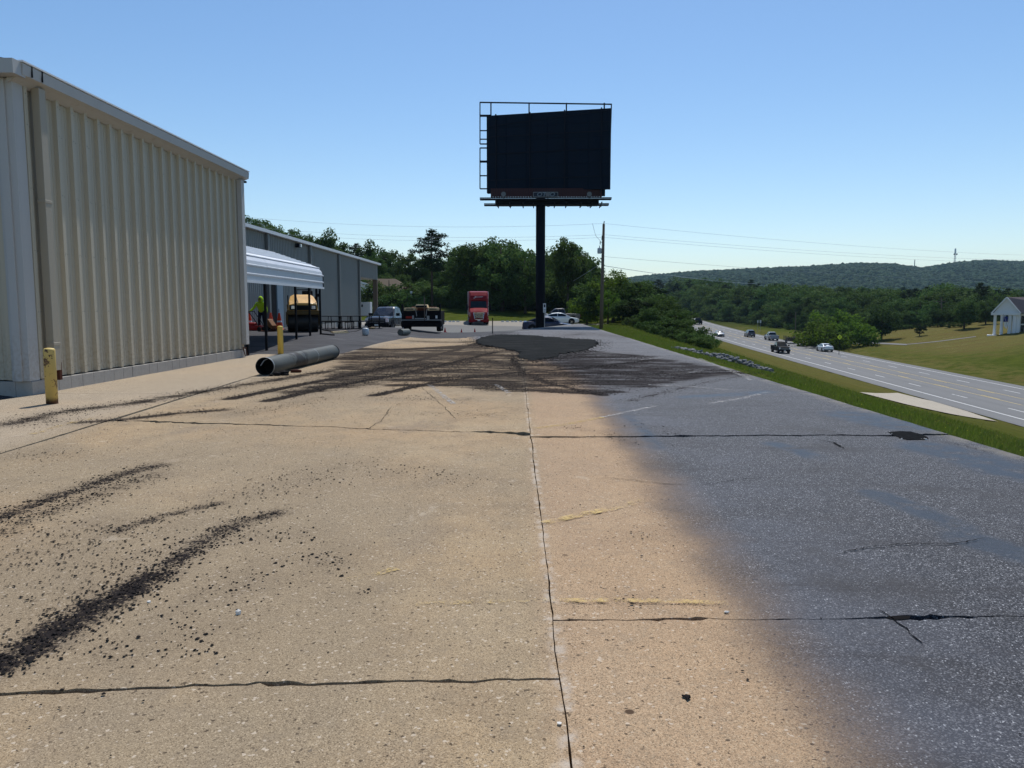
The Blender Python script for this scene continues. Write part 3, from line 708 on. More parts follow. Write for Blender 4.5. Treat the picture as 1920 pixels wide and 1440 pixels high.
# parking paint, lying on the slabs
def stripe(pl, wd, mat, seed=0): ribbon('painted_stripe', pl, wd, MAT[mat], .0105, seed, .003, lot, 14, .06, False)
stripe([(1020, 983), (1085, 968), (1150, 954)], .10, 'yellowline'); stripe([(1150, 954), (1215, 938)], .09, 'faintyellow')
stripe([(1004, 804), (1060, 797), (1130, 783)], .10, 'yellowline'); stripe([(1130, 783), (1230, 762)], .09, 'faintline')
stripe([(1050, 1129), (1150, 1128), (1280, 1130), (1365, 1134)], .055, 'yellowline'); stripe([(735, 1136), (830, 1134), (1040, 1126)], .055, 'faintyellow')
stripe([(650, 1090), (700, 1080), (745, 1068)], .07, 'faintyellow'); stripe([(60, 815), (120, 798), (175, 784)], .13, 'faintyellow')
stripe([(805, 722), (850, 758)], .10, 'faintline'); stripe([(930, 722), (955, 738)], .10, 'faintline')
stripe([(1215, 722), (1300, 726), (1372, 732)], .11, 'faintline'); stripe([(1330, 757), (1390, 748), (1440, 736)], .11, 'faintline')
stripe([(1240, 703), (1290, 700), (1317, 695)], .11, 'faintline'); stripe([(1200, 675), (1243, 671)], .11, 'faintline'); stripe([(1310, 672), (1345, 686), (1395, 706), (1408, 714)], .10, 'faintline')
stripe([(1170, 655), (1215, 653)], .11, 'faintline'); 

# fresh asphalt patch with its own thickness
OUT = [(894, 643.5), (903, 634), (937, 628.5), (995, 630), (1075, 636.6), (1109, 638), (1118.6, 643.5), (1114, 649), (1086, 659.6), (1047, 664), (1038, 671), (1006, 675), (976, 671), (974, 662), (937, 652.7), (914, 649)]
def smooth_outline(P, k=4):
    out = []; n = len(P)
    for i in range(n):
        p0, p1, p2, p3 = P[i - 1], P[i], P[(i + 1) % n], P[(i + 2) % n]
        for j in range(k):
            t = j / k; out.append(.5 * ((2 * p1) + (p2 - p0) * t + (2 * p0 - 5 * p1 + 4 * p2 - p3) * t * t + (3 * p1 - p0 - 3 * p2 + p3) * t ** 3))
    return out
ol = [p + Vector((random.uniform(-.10, .10), random.uniform(-.30, .30), 0)) for p in smooth_outline([G(*p) for p in OUT], 14)]
cen = sum(ol, Vector()) / len(ol)
rings = []
for f_, z_ in ((1.012, .004), (1.0, .03), (.985, .045)):
    rings.append([(cen.x + (p.x - cen.x) * f_, cen.y + (p.y - cen.y) * f_, z_ + gh(p.x, p.y) + random.uniform(0, .004)) for p in ol])
mb = MB(); mb.loft(rings, caps=False); mb.poly(rings[-1])
tag(part('asphalt_patch', mb, 'patch', None), 'fresh black asphalt patch with rounded right end on the pavement', 'asphalt patch')

# asphalt crumbs lying along the streaks (uncountable)
CRN = []
for pl, hw, st in STKW:
    for a, b in zip(pl[:-1], pl[1:]):
        L = np.hypot(*(b - a)); dist = (a[1] + b[1]) / 2
        if dist > 26: continue
        n = int(min(1500, L * hw * st ** 2 * 3200 / max(1, dist / 4.5) ** 1.2))
        t = rng.random(n); off = rng.normal(0, hw * .75, n); dr = (b - a) / max(L, 1e-6)
        for k in range(n):
            q = a + (b - a) * t[k] + np.array([-dr[1], dr[0]]) * off[k]
            CRN.append((q[0], q[1], abs(rng.normal(0, 1)) * .0036 + .003 + .0003 * dist))
for k in range(2600):        # loose scatter
    y_ = 2.2 + 16 * rng.random() ** 1.4; x_ = rng.uniform(-6.5, .0) if rng.random() < .85 else rng.uniform(0, 4.5)
    if rng.random() < .8 * (x_ > -1.5): continue
    CRN.append((x_, y_, .002 + .004 * rng.random() + .0003 * y_))
for px_, py_, r_ in [(58, 1241, .026), (516, 1058, .014), (355, 1066, .013), (570, 1000, .013), (585, 1015, .016), (590, 1010, .012), (503, 998, .012), (525, 1017, .012), (565, 1020, .012), (452, 1019, .012), (395, 1105, .010), (308, 1023, .012), (117, 1297, .012), (195, 1304, .010), (1290, 1312, .02), (1282, 1309, .014), (1203, 1045, .012), (1088, 948, .01), (190, 1215, .01)]:
    q = G(px_, py_); CRN.append((q.x, q.y, r_))
base = np.array([(1, 0, .1), (-1, 0, .05), (0, 1, 0), (0, -1, .1), (.1, -.35, .62), (.62, .6, .45), (-.6, .5, .5), (0, 0, -.3)])
tri = np.array([(0, 5, 2), (0, 3, 4), (0, 4, 5), (2, 5, 6), (5, 4, 6), (2, 6, 1), (1, 6, 4), (1, 4, 3)])
for i_ in range(len(ol)):
    for k in range(14): CRN.append((ol[i_].x + rng.normal(0, .35), ol[i_].y + rng.normal(0, .9), .012 + .018 * rng.random()))
for k in range(2600):
    q_ = G(rng.uniform(620, 1330), rng.uniform(640, 735)); 
    if band_at(np.array([q_.x]), np.array([q_.y]))[0] > .5: CRN.append((q_.x, q_.y, .006 + .010 * rng.random()))
C = np.array(CRN); n = len(C); ang = rng.random(n) * 6.28; ca, sa = np.cos(ang), np.sin(ang)
v = base[None] * (1 + np.clip(.25 * rng.normal(size=(n, 8, 3)), -.4, .4)) * C[:, 2][:, None, None]; v[..., 2] *= .75
vx = v[..., 0] * ca[:, None] - v[..., 1] * sa[:, None] + C[:, 0][:, None]; vy = v[..., 0] * sa[:, None] + v[..., 1] * ca[:, None] + C[:, 1][:, None]
vz = v[..., 2] + .006 + C[:, 2][:, None] * .2
co = np.stack([vx, vy, vz], -1).reshape(-1, 3); T = (tri[None] + 8 * np.arange(n)[:, None, None]).reshape(-1, 3)
o = link('asphalt_crumbs', trimesh('asphalt_crumbs', co, T, MAT['crumb'])); tag(o, 'black asphalt crumbs scattered in streaks over the tan concrete', 'asphalt crumbs', kind='stuff')
# pale pebbles
def stone(name, p, r, mat, label, cat, group=None, seed=0, parent=None):
    rr = random.Random(seed); bm = bmesh.new(); bmesh.ops.create_icosphere(bm, subdivisions=1, radius=1)
    for v_ in bm.verts: v_.co = Vector((v_.co.x * r[0], v_.co.y * r[1], v_.co.z * r[2])) * rr.uniform(.72, 1.15)
    me = bpy.data.meshes.new(name); bm.to_mesh(me); bm.free(); me.materials.append(MAT[mat])
    o = link(name, me, parent, p); 
    if label: tag(o, label, cat, group)
    return o
q = G(447, 1153); stone('pebble', q + Vector((0, 0, .014)), (.017, .017, .022), 'pebble', 'pale grey pebble standing alone left of the long joint', 'pebble', seed=1)
q = G(279, 1131); stone('pebble', q + Vector((0, 0, .008)), (.014, .012, .010), 'pebble', 'small white pebble beside the black crumb streak', 'pebble', seed=2)
q = G(1362, 1150); stone('pebble', q + Vector((0, 0, .008)), (.016, .011, .008), 'pebble', 'white chip just above the crack on the right strip', 'pebble', seed=3)
q = G(1049, 1359); stone('pebble', q + Vector((0, 0, .006)), (.012, .012, .007), 'pebble', 'pale chip beside the long joint in the foreground', 'pebble', seed=4)

# ================================================================== HIGHWAY
ys = np.concatenate([np.arange(-60, 200, 2.5), np.arange(200, 480, 5)])
offs = np.linspace(-2.0, RW + 1.8, 14)
Yg, Og = np.meshgrid(ys, offs, indexing='ij'); Xg = road_x(Yg) + Og; Zg = road_z(Yg) + .06
highway = link('highway', gridmesh('highway', Xg, Yg, Zg, MAT['road']), kind='structure')
def roadline(o0, w_, segs, mat, name='painted_line'):
    mb = MB()
    for a, b in segs:
        k = max(1, int((b - a) / 6)); t = np.linspace(a, b, k + 1)
        vs = []
        for y_ in t: vs += [(float(road_x(y_)) + o0 - w_ / 2, y_, float(road_z(y_)) + .075), (float(road_x(y_)) + o0 + w_ / 2, y_, float(road_z(y_)) + .075)]
        mb.add(vs, [(2 * i, 2 * i + 1, 2 * i + 3, 2 * i + 2) for i in range(k)])
    return part(name, mb, mat, highway)
LW = RW / 5
solid = [(-60, 430)]
roadline(0, .20, solid, 'whiteline'); roadline(RW, .18, solid, 'whiteline')
for k_, o_ in ((1, LW), (2, 4 * LW)):
    for i in range(26): roadline(o_, .16, [(30 + i * 10.6 + k_ * 4, 33.2 + i * 10.6 + k_ * 4)], 'whiteline', 'lane_dash')
roadline(2 * LW - .08, .12, solid, 'roadyellow'); roadline(3 * LW + .08, .12, solid, 'roadyellow')
for k_, o_ in ((1, 2 * LW + .18), (2, 3 * LW - .18)):
    for i in range(26): roadline(o_, .12, [(28 + i * 10.6 + k_ * 5, 31.5 + i * 10.6 + k_ * 5)], 'roadyellow', 'yellow_dash')
# concrete turn-in beside the highway, following the ground
def sheet(name, pixels, mat, dz, nsub=10, label=None, cat=None, kind=None, cuts=(0, 1)):
    """strip between two pixel polylines draped on the ground"""
    A_, B_ = pixels; n = nsub
    def samp(PL, t):
        d = [0]; 
        for a, b in zip(PL[:-1], PL[1:]): d.append(d[-1] + (b - a).length)
        s_ = t * d[-1]
        for i in range(len(PL) - 1):
            if s_ <= d[i + 1] + 1e-9: return PL[i].lerp(PL[i + 1], (s_ - d[i]) / max(1e-6, d[i + 1] - d[i]))
        return PL[-1]
    pa = [hit(*p) for p in A_]; pb = [hit(*p) for p in B_]
    mb = MB(); vs = []
    for i in range(n + 1):
        a, b = samp(pa, i / n), samp(pb, i / n)
        for j in range(4):
            p = a.lerp(b, j / 3); vs.append((p.x, p.y, gh(p.x, p.y) + dz))
    mb.add(vs, [(i * 4 + j, i * 4 + j + 1, i * 4 + 4 + j + 1, i * 4 + 4 + j) for i in range(n) for j in range(3)])
    o = part(name, mb, mat, None, kind=kind); return tag(o, label, cat) if label else o
sheet('concrete_apron', ([(1611, 737), (1700, 760), (1780, 777), (1868, 791)], [(1683, 737.5), (1740, 751), (1820, 774), (1872, 792)]), 'conc', .055, 16, kind='structure')
sheet('side_road', ([(1500, 639), (1560, 640), (1640, 642), (1700, 645.5)], [(1520, 646), (1560, 645), (1640, 645), (1700, 648)]), 'road', .07, 14, kind='structure')
sheet('lane_to_bank', ([(1700, 645.5), (1760, 640), (1830, 631)], [(1700, 646.6), (1760, 641.1), (1830, 632.0)]), 'road', .05, 14, kind='structure')

sheet('lawn_path', ([(828, 572.5), (900, 574), (1000, 576)], [(828, 574.5), (900, 576), (1000, 578)]), 'conc', .06, 12, kind='structure')
# ================================================================== BUILDING 1
WX = -9.28; Y0 = 14.2; Y1 = 25.1
EZ = At(45, 118, 14.2).z            # top of the eave
b1 = empty('metal_building', (WX, Y0, 0), 0, 'tall beige ribbed metal building with white gutter, nearest on the left', 'building')
def loc(mb): return mb
def ribpanel(pitch, h, z0, z1, rb, rt):
    a = (pitch - rb) / 2; mb = MB()
    prof = [(0, 0), (a, 0), (a + (rb - rt) / 2, h), (a + (rb + rt) / 2, h), (a + rb, 0), (pitch - .004, 0)]
    vs = [(x_, y_, z0) for y_, x_ in prof] + [(x_, y_, z1) for y_, x_ in prof]; n = len(prof)
    mb.add(vs, [(i, i + 1, n + i + 1, n + i) for i in range(n - 1)])
    for y_ in (a * .5, ): mb.box((0, y_ - .006, z0), (.006, y_ + .006, z1))
    return mb
ZB = .30; pit = (Y1 - Y0 - .1) / 22
me = ribpanel(pit, .078, ZB - .02, EZ - .25, .130, .098).mesh('wall_panel', MAT['siding'])
for i in range(22):
    o = link('wall_panel', me, b1, (0, .05 + i * pit, 0))
mb = MB()
for i in range(22):
    for z_ in (.42, 1.55, 2.7, 3.85, 5.0, EZ - .45):
        for y_ in (.05 + i * pit + .10, .05 + (i + .5) * pit + .0, .05 + i * pit + .44):
            xx_ = .078 if abs(y_ - (.05 + (i + .5) * pit)) < .02 else 0.0
            mb.box((xx_, y_ - .006, z_ - .006), (xx_ + .005, y_ + .006, z_ + .006))
part('screw_heads', mb, 'trim2', b1, kind='stuff')
# near gable wall facing the camera
gz_me = ribpanel(pit, .055, ZB - .02, EZ - .1, .17, .12).mesh('wall_panel', MAT['siding'])
for i in range(24):
    o = link('wall_panel', gz_me, b1, (-.25 - (i) * pit, 0, 0)); o.rotation_euler = (0, 0, -R(90)); o.location = (-.05 - (i + 1) * pit, 0, 0)
mb = MB(); mb.box((-14, .1, ZB), (-.02, Y1 - Y0 - .02, EZ - .3)); part('inner_wall', mb, 'siding', b1)
# roof
mb = MB()
L = Y1 - Y0
mb.add([(.23, -.35, EZ - .03), (.23, L + .3, EZ - .03), (-7, L + .3, EZ + 1.2), (-7, -.35, EZ + 1.2), (-14.3, -.35, EZ - .03), (-14.3, L + .45, EZ - .03)], [(0, 1, 2, 3), (3, 2, 5, 4)])
mb.add([(.23, -.35, EZ - .10), (.23, L + .3, EZ - .10), (-7, L + .3, EZ + 1.13), (-7, -.35, EZ + 1.13), (-14.3, -.35, EZ - .10), (-14.3, L + .45, EZ - .10)], [(0, 1, 2, 3), (3, 2, 5, 4)])
part('roof', mb, 'roofmetal', b1)
mb = MB(); mb.prism([(.0, 0, EZ - .32), (-7, 0, EZ + .9), (-14, 0, EZ - .32)], (0, .06, 0)); part('gable', mb, 'siding', b1)
# gutter with a rolled lip
mb = MB(); prof = [(.02, EZ - .36), (.20, EZ - .27), (.31, EZ - .23), (.33, EZ - .05), (.31, EZ - .02), (.26, EZ - .02), (.02, EZ - .06)]
ring = lambda y_: [(x_, y_, z_) for x_, z_ in prof]
mb.loft([ring(-.12), ring(5.6)]); part('gutter', mb, 'trim', b1)
mb = MB(); mb.loft([ring(5.606), ring(L + .32)]); part('gutter', mb, 'trim', b1)
mb = MB(); mb.box((.24, -.14, EZ - .018), (.345, L + .33, EZ + .012)); part('gutter_lip', mb, 'whitemetal', b1)
for y_ in (.12, .42):
    mb = MB(); mb.box((.318, y_, EZ - .22), (.342, y_ + .018, EZ - .03)); part('gutter_strap', mb, 'dark', b1)
mb = MB(); mb.box((.08, L + .20, EZ - .37), (.26, L + .27, EZ - .31)); part('gutter_outlet', mb, 'dark', b1)
# rake trim on the gable side
mb = MB(); mb.prism([(.30, -.36, EZ - .28), (-14, -.36, EZ - .28), (-14, -.36, EZ - .05), (-7, -.36, EZ + 1.1), (.30, -.36, EZ - .0)], (0, .05, 0))
mb = MB(); mb.box((-14, -.36, EZ - .27), (.30, -.02, EZ - .02)); part('rake_trim', mb, 'trim', b1)
# corner trims
mb = MB(); mb.box((-.26, -.075, ZB - .04), (.075, -.03, EZ - .28)); mb.box((.03, -.03, ZB - .04), (.075, .22, EZ - .28)); mb.box((-.20, -.11, ZB - .04), (-.05, -.075, EZ - .28)); part('corner_trim', mb, 'trim', b1, .004)
mb = MB(); mb.box((.02, L - .22, ZB - .04), (.075, L + .05, EZ - .3)); mb.box((-.2, L + .0, ZB - .04), (.02, L + .05, EZ - .3)); part('corner_trim', mb, 'trimbeige', b1, .004)
# downspouts
mb = MB(); mb.box((.082, .46, .42), (.23, .66, EZ - .30)); mb.box((.08, .45, .9), (.238, .67, .96)); mb.box((.08, .45, 3.6), (.238, .67, 3.66)); ds = part('downspout', mb, 'trimbeige', b1, .008)
mb = MB(); mb.box((.12, .665, .22), (.19, .74, .56)); part('rusty_bracket', mb, 'rust', ds)
mb = MB(); mb.box((.080, L - .16, .42), (.23, L + .10, EZ - .32)); ds = part('downspout', mb, 'trim', b1, .008)
mb = MB(); mb.bar((.16, L - .30, .32), (.16, L - .02, .30), .03); mb.bar((.16, L - .30, .32), (.2, L - .22, .05), .02); mb.bar((.16, L - .05, .3), (.2, L - .05, .08), .02); part('bracket', mb, 'rust', ds)
# foundation blocks
bw = .41; nb = int((Y1 - Y0 + .1) / bw)
mb = MB(); mb.box((-.22, 0, -.1), (.10, bw - .008, ZB - .045)); bme = mb.mesh('foundation_block', MAT['block'])
for i in range(nb + 1):
    link('foundation_block', bme, b1, (.0 + random.uniform(-.004, .004), -.05 + i * bw, 0), bevel=.006)
mb = MB(); mb.box((-bw + .008, -.05, -.1), (0, .25, ZB - .045)); bme2 = mb.mesh('foundation_block', MAT['block'])
for i in range(14): link('foundation_block', bme2, b1, (-.228 - i * bw, 0, 0), bevel=.006)
# bollards
def bollard(p, h, r, mat, label):
    mb = MB(); mb.lathe([(r, -.05), (r, h - .03), (r * .97, h - .012), (r * .75, h + .006), (r * .3, h + .014), (.001, h + .016)], 28)
    o = part('bollard', mb, mat, None, smooth=False, loc=p); o.data.polygons.foreach_set('use_smooth', [abs(q.normal.z) < .9 for q in o.data.polygons]); return tag(o, label, 'bollard')
p = G(98, 757); bollard(p, .94, .093, 'bollard', 'chipped rusty yellow bollard standing before the beige building corner')
p = G(526.5, 664); bollard(p, .97, .098, 'bollard2', 'clean yellow bollard standing behind the big metal pipe')

# big pipe
pr = .222; p0 = G(497, 704.5); p1 = G(624, 672.5)
L_ = (p1 - p0).length; ang = math.atan2(-(p1.x - p0.x), (p1.y - p0.y))
pipe = empty('metal_pipe', p0, ang, 'long galvanised pipe with tar smears lying on the concrete', 'pipe')
rings_o = []; rr = random.Random(3)
mb = MB(); n = 40; st = 44; vs = []
for i in range(st + 1):
    t = i / st
    for k in range(n):
        a = 2 * math.pi * k / n; r = pr * (1 + .010 * math.sin(a * 3 + t * 9) + .012 * math.sin(t * 23 + a * 2))
        if t < .05 and 1.0 < a < 2.4: r *= .93 + .8 * t
        vs.append((r * math.cos(a), t * L_, pr + r * math.sin(a) * .97))
mb.add(vs, [(i * n + k, i * n + (k + 1) % n, (i + 1) * n + (k + 1) % n, (i + 1) * n + k) for i in range(st) for k in range(n)])
part('shell', mb, 'pipe', pipe, smooth=True)
mb = MB(); ri = pr * .93
rg = lambda y_, r: [(r * math.cos(2 * math.pi * k / n), y_, pr + r * math.sin(2 * math.pi * k / n) * .97) for k in range(n)]
mb.loft([rg(-.004, pr * 1.0), rg(-.004, ri), rg(L_ + .004, ri), rg(L_ + .004, pr)], caps=False); part('lining', mb, 'black', pipe, smooth=False)
for y_, w_ in ((L_ * .62, .03), (L_ - .05, .05), (.02, .04)):
    mb = MB(); mb.loft([rg(y_ - w_ / 2, pr * 1.005), rg(y_ - w_ / 2, pr * 1.03), rg(y_ + w_ / 2, pr * 1.03), rg(y_ + w_ / 2, pr * 1.005)], caps=False); part('band', mb, 'steelgrey' if y_ < L_ - 1 else 'dark', pipe)
mb = MB(); mb.tube([(-.10, .0, .24), (-.03, .03, .36), (.05, .05, .40)], .012, 6); part('strap', mb, 'steelgrey', pipe)
mb = MB(); mb.poly([(pr * .9 * math.cos(a), .5, pr + pr * .9 * math.sin(a)) for a in np.linspace(0, 2 * math.pi, 20, False)]); part('bore_disc', mb, 'black', pipe)  # flat black disc across the bore, just inside the mouth
rr = random.Random(9)
for k, (dx_, dy_, sz) in enumerate([(.30, -.05, .09), (.42, .10, .11), (.30, .2, .08), (.52, .0, .05), (.2, -.15, .05)]):
    stone('asphalt_lump', p0 + Vector((dx_, dy_, sz * .5)), (sz * 1.3, sz, sz * .8), 'crumb', ['fist sized black lump below the pipe mouth', 'largest black lump leaning on the pipe', 'black lump tucked behind the pipe mouth', 'small black lump farthest right of the pipe mouth', 'small black lump in front of the pipe mouth'][k], 'asphalt lump', 'lumps at the pipe mouth', k)
mb = MB(); mb.tube([(0, 0, .03), (.14, .03, .035), (.26, .02, .03)], [.035, .045, .03], 8); tag(part('asphalt_lump', mb, 'rust', None, loc=G(545, 699) + Vector((0, 0, .01)), smooth=True), 'short brown lump lying right of the pipe end', 'asphalt lump')

# ================================================================== BUILDING 2
W2 = -16.0; YA, YB, YC = 27.0, 75.5, 84.5
EZ2 = At(705, 494, YC).z
b2 = empty('long_metal_building', (W2, YA, 0), 0, 'long grey ribbed metal building with corner porch beyond the carport', 'building')
pt2 = .335; n2 = int((YB - YA) / pt2)
me = ribpanel(pt2, .04, .25, EZ2 - .15, .12, .06).mesh('wall_panel', MAT['siding2'])
for i in range(n2): link('wall_panel', me, b2, (0, i * pt2, 0))
me = ribpanel(pt2, .04, At(690, 522, 80).z, EZ2 - .15, .12, .06).mesh('header_panel', MAT['siding2'])
for i in range(int((YC - YB) / pt2)): link('header_panel', me, b2, (0, n2 * pt2 + i * pt2, 0))
LB = YB - YA; LC = YC - YA
mb = MB(); mb.box((-16, 0, -.3), (-.03, LB, EZ2 - .1)); mb.box((-16, LB, At(690, 522, 80).z + .02), (-.03, LC, EZ2 - .1)); part('inner_wall', mb, 'siding2', b2)
mb = MB(); mb.box((-.06, 0, -.2), (.05, LB, .27)); part('stem_wall', mb, 'block', b2)
mb = MB(); mb.add([(.25, -.2, EZ2), (.25, LC + .5, EZ2), (-8, LC + .5, EZ2 + 1.1), (-8, -.2, EZ2 + 1.1), (-16, -.2, EZ2), (-16, LC + .5, EZ2)], [(0, 1, 2, 3), (3, 2, 5, 4)]); part('roof', mb, 'roofmetal', b2)
mb = MB(); mb.box((.01, -.1, EZ2 - .18), (.30, LC + .45, EZ2 + .02)); part('gutter', mb, 'whitemetal', b2)
for pxd in (501, 581, 635, 673):
    yd = W2 / ((pxd - 983) / 1442) - YA
    mb = MB(); mb.box((.05, yd - .16, .2), (.22, yd + .16, EZ2 - .18)); part('downspout', mb, 'trim2', b2)
mb = MB(); pz = At(690, 522, 80).z; pg = gh(W2, YC - .5)
mb.box((-.42, LC - .75, pg + .9), (.02, LC - .25, pz)); part('porch_column', mb, 'wood', b2, .02)
mb = MB(); mb.box((-.6, LC - .95, pg - .1), (.18, LC - .05, pg + .9)); part('column_base', mb, 'brick', b2, .02)
yd = W2 / ((518 - 983) / 1442) - YA
mb = MB(); mb.box((-.02, yd - 1.0, .3), (.06, yd - .1, 3.6)); part('door_opening', mb, 'dark', b2)  # solid dark slab on the wall, coloured as the shaded doorway
mb = MB(); mb.box((-.02, yd + .0, .3), (.10, yd + 1.2, 3.4)); dd = part('door', mb, simple('blue_grey_door', (.20, .27, .33), .5), b2)
mb = MB(); mb.box((.10, yd + .1, 1.3), (.13, yd + .16, 1.5)); part('handle', mb, 'chrome', dd)
yl = W2 / ((556 - 983) / 1442) - YA
mb = MB(); zz = At(556, 460, yl + YA).z; mb.box((.05, yl - .15, zz - .14), (.38, yl + .2, zz + .14), taper=(1, .8)); part('wall_lamp', mb, 'dark', b2, .03)
mb = MB(); mb.box((.38, yl - .1, zz - .12), (.46, yl + .15, zz + .08)); part('lamp_glass', mb, 'lamp', b2)
# white cabinet under the porch
q = atx(686, 79); q.z = At(686, 593, 79).z
cb = empty('storage_cabinet', q, 0, 'white storage cabinet standing under the porch of the grey building', 'cabinet')
mb = MB(); mb.box((-.55, 0, 0), (.45, 1.0, 1.45)); part('body', mb, 'white', cb, .02)
mb = MB(); mb.box((-.52, -.02, .1), (-.05, -.002, 1.38)); part('door', mb, 'white', cb); mb = MB(); mb.box((-.02, -.02, .1), (.42, -.002, 1.38)); part('door', mb, 'white', cb)
mb = MB(); mb.box((-.45, -.04, .95), (-.30, -.021, 1.2)); part('sticker', mb, 'dark', cb)
# ================================================================== CARPORT
cy0, cy1 = 26.3, 36.3
def P3(px, py, Y): return At(px, py, Y)
cx = At(602, 600, 36).x; zE = P3(604, 540, cy1).z; zS = P3(604, 515, cy1).z; zK = P3(592, 499, cy1).z; zR = P3(510, 473, cy1).z
xK = P3(592, 499, cy1).x; xRg = P3(510, 473, cy1).x
cp = empty('carport', (0, 0, 0), 0, 'white ribbed steel carport on dark posts beside the grey building', 'carport')
prof = [(cx, zE), (cx, zS), (cx - .03, zS + .12), (xK + .05, zK - .06), (xK - .1, zK), (xRg, zR), (2 * xRg - xK + .1, zK), (2 * xRg - xK, zK - .1), (2 * xRg - cx, zS), (2 * xRg - cx, zE)]
# ribbed sheets, each one a part: ribs run along the length
def rib_profile(a, b, nr, h=.035):
    a = Vector((a[0], 0, a[1])); b = Vector((b[0], 0, b[1])); t = (b - a); L = t.length; t.normalize(); nn = Vector((-t.z, 0, t.x)) * -1
    if nn.z < 0 and abs(nn.z) > .05: nn = -nn
    if abs(t.x) < .2: nn = Vector((1, 0, 0)) if a.x > xRg else Vector((-1, 0, 0))
    out = []
    for i in range(nr):
        u0 = L * i / nr; p_ = L / nr
        for du, hh in ((0, 0), (p_ * .68, 0), (p_ * .76, h), (p_ * .90, h), (p_ * .98, 0)): out.append(a + t * (u0 + du) + nn * hh)
    out.append(b); return out
RP = rib_profile(prof[0], prof[1], 2) + rib_profile(prof[2], prof[3], 1) + rib_profile(prof[4], prof[5], 8) 
RP2 = rib_profile(prof[9], prof[8], 2) + rib_profile(prof[7], prof[6], 1)[::1] + rib_profile(prof[6], prof[5], 8)
ns = 9; dl = (cy1 + .25 - cy0) / ns
for pr_ in (RP, RP2):
    for i in range(ns):
        mb = MB(); ya = cy0 + i * dl; yb = ya + dl - .004; o_ = Vector((0, 0, 0))
        vs = [(p.x, ya, p.z + o_.z) for p in pr_] + [(p.x, yb, p.z + o_.z) for p in pr_]; n = len(pr_)
        mb.add(vs, [(k, k + 1, n + k + 1, n + k) for k in range(n - 1)]); part('roof_sheet', mb, 'roofmetal', cp)
mb = MB(); mb.bar((cx + .02, cy0, zE + .0), (cx + .02, cy1 + .25, zE + .0), .05, .09); part('eave_trim', mb, 'whitemetal', cp)
mb = MB()
for a, b in zip(prof[:-1], prof[1:]): mb.bar((a[0], cy1 + .2, a[1] - .03), (b[0], cy1 + .2, b[1] - .03), .05, .05)
part('end_bow', mb, 'dark', cp)
for px_, py_ in ((462, 643), (498, 638), (555, 631), (581, 629), (601, 627)):
    yy_ = cx / ((px_ - 983) / 1442 ) ; g_ = gh(cx, yy_)
    mb = MB(); mb.box((cx - .05, yy_ - .04, g_ - .02), (cx + .03, yy_ + .04, zE)); part('post', mb, 'dark', cp)
for k in range(5):
    yy_ = cy0 + .3 + k * 2; xx = 2 * xRg - cx; mb = MB(); mb.box((xx - .04, yy_ - .04, gh(xx, yy_) - .02), (xx + .04, yy_ + .04, zE)); part('post', mb, 'dark', cp)
for k in range(5):
    yy_ = cy0 + .3 + k * 2; mb = MB(); mb.bar((cx, yy_, zS - .05), (xK, yy_, zK - .08), .06); mb.bar((xK, yy_, zK - .08), (xRg, yy_, zR - .06), .06); mb.bar((xRg, yy_, zR - .06), (2 * xRg - xK, yy_, zK - .08), .06); part('roof_bow', mb, 'dark', cp)

# ================================================================== BILLBOARD
BY = 67.0; bp = atx(1013, BY)
bb = empty('billboard', (bp.x, BY, bp.z), 0, 'large dark billboard seen from behind on one black pole', 'billboard')
def Lb(px, py, Y): return At(px, py, Y) - Vector((bp.x, BY, bp.z))
zt = Lb(1013, 384, BY).z
mb = MB(); mb.tube([(0, 0, -1.0), (0, 0, zt + 1.2)], .40, 26); po = part('pole', mb, 'poleblack', bb, smooth=False); po.data.polygons.foreach_set('use_smooth', [abs(q.normal.z) < .9 for q in po.data.polygons])
mb = MB(); mb.box((-.22, -.47, .15), (.02, -.40, 2.0)); 
# front (near) face built of cabinets
PLt, PRt, PLb, PRb = Lb(912, 216, BY + .7), Lb(1145, 203, BY - 1.7), Lb(912, 358, BY + .7), Lb(1143, 358, BY - 1.7)
z_t = (PLt.z + PRt.z) / 2; z_b = (PLb.z + PRb.z) / 2
dirv = Vector((PRt.x - PLt.x, PRt.y - PLt.y, 0)); Lf = dirv.length; dirv.normalize(); nv = Vector((dirv.y, -dirv.x, 0))
nc, nr_ = 6, 6
Mf = Matrix.Translation(Vector((PLt.x, PLt.y, 0))) @ Matrix(((dirv.x, -nv.x, 0, 0), (dirv.y, -nv.y, 0, 0), (0, 0, 1, 0), (0, 0, 0, 1)))
mb = MB(); mb.box((0, .06, z_b), (Lf, .5, z_t), Mf); part('display_frame', mb, 'led', bb, .01)
hh_ = (z_t - z_b) / nr_
for i in range(nc):
    for j in range(nr_):
        mb = MB(); mb.box((i * Lf / nc + .015, 0, z_b + j * hh_ + .015), ((i + 1) * Lf / nc - .015, .058 - .0, z_b + (j + 1) * hh_ - .015), Mf); part('display_cabinet', mb, 'led', bb)
for t_ in (.08, .36, .64, .93):
    mb = MB(); mb.box((t_ * Lf - .05, -.12, z_b - .3), (t_ * Lf + .05, -.004, z_t + .05), Mf); part('upright', mb, 'signframe', bb)
for t_ in (.16, .5, .72):
    mb = MB(); mb.box((.2, -.08, z_b + t_ * (z_t - z_b)), (Lf - .2, -.03, z_b + t_ * (z_t - z_b) + .05), Mf); part('cross_rail', mb, 'signframe', bb)
for (a, b) in ((.25, .5), (.9, .82)):
    pass
mb = MB(); mb.bar(Mf @ Vector((.3, -.06, z_b + (z_t - z_b) * .86)), Mf @ Vector((Lf - .3, -.06, z_b + (z_t - z_b) * .97)), .04); part('brace', mb, 'signframe', bb)
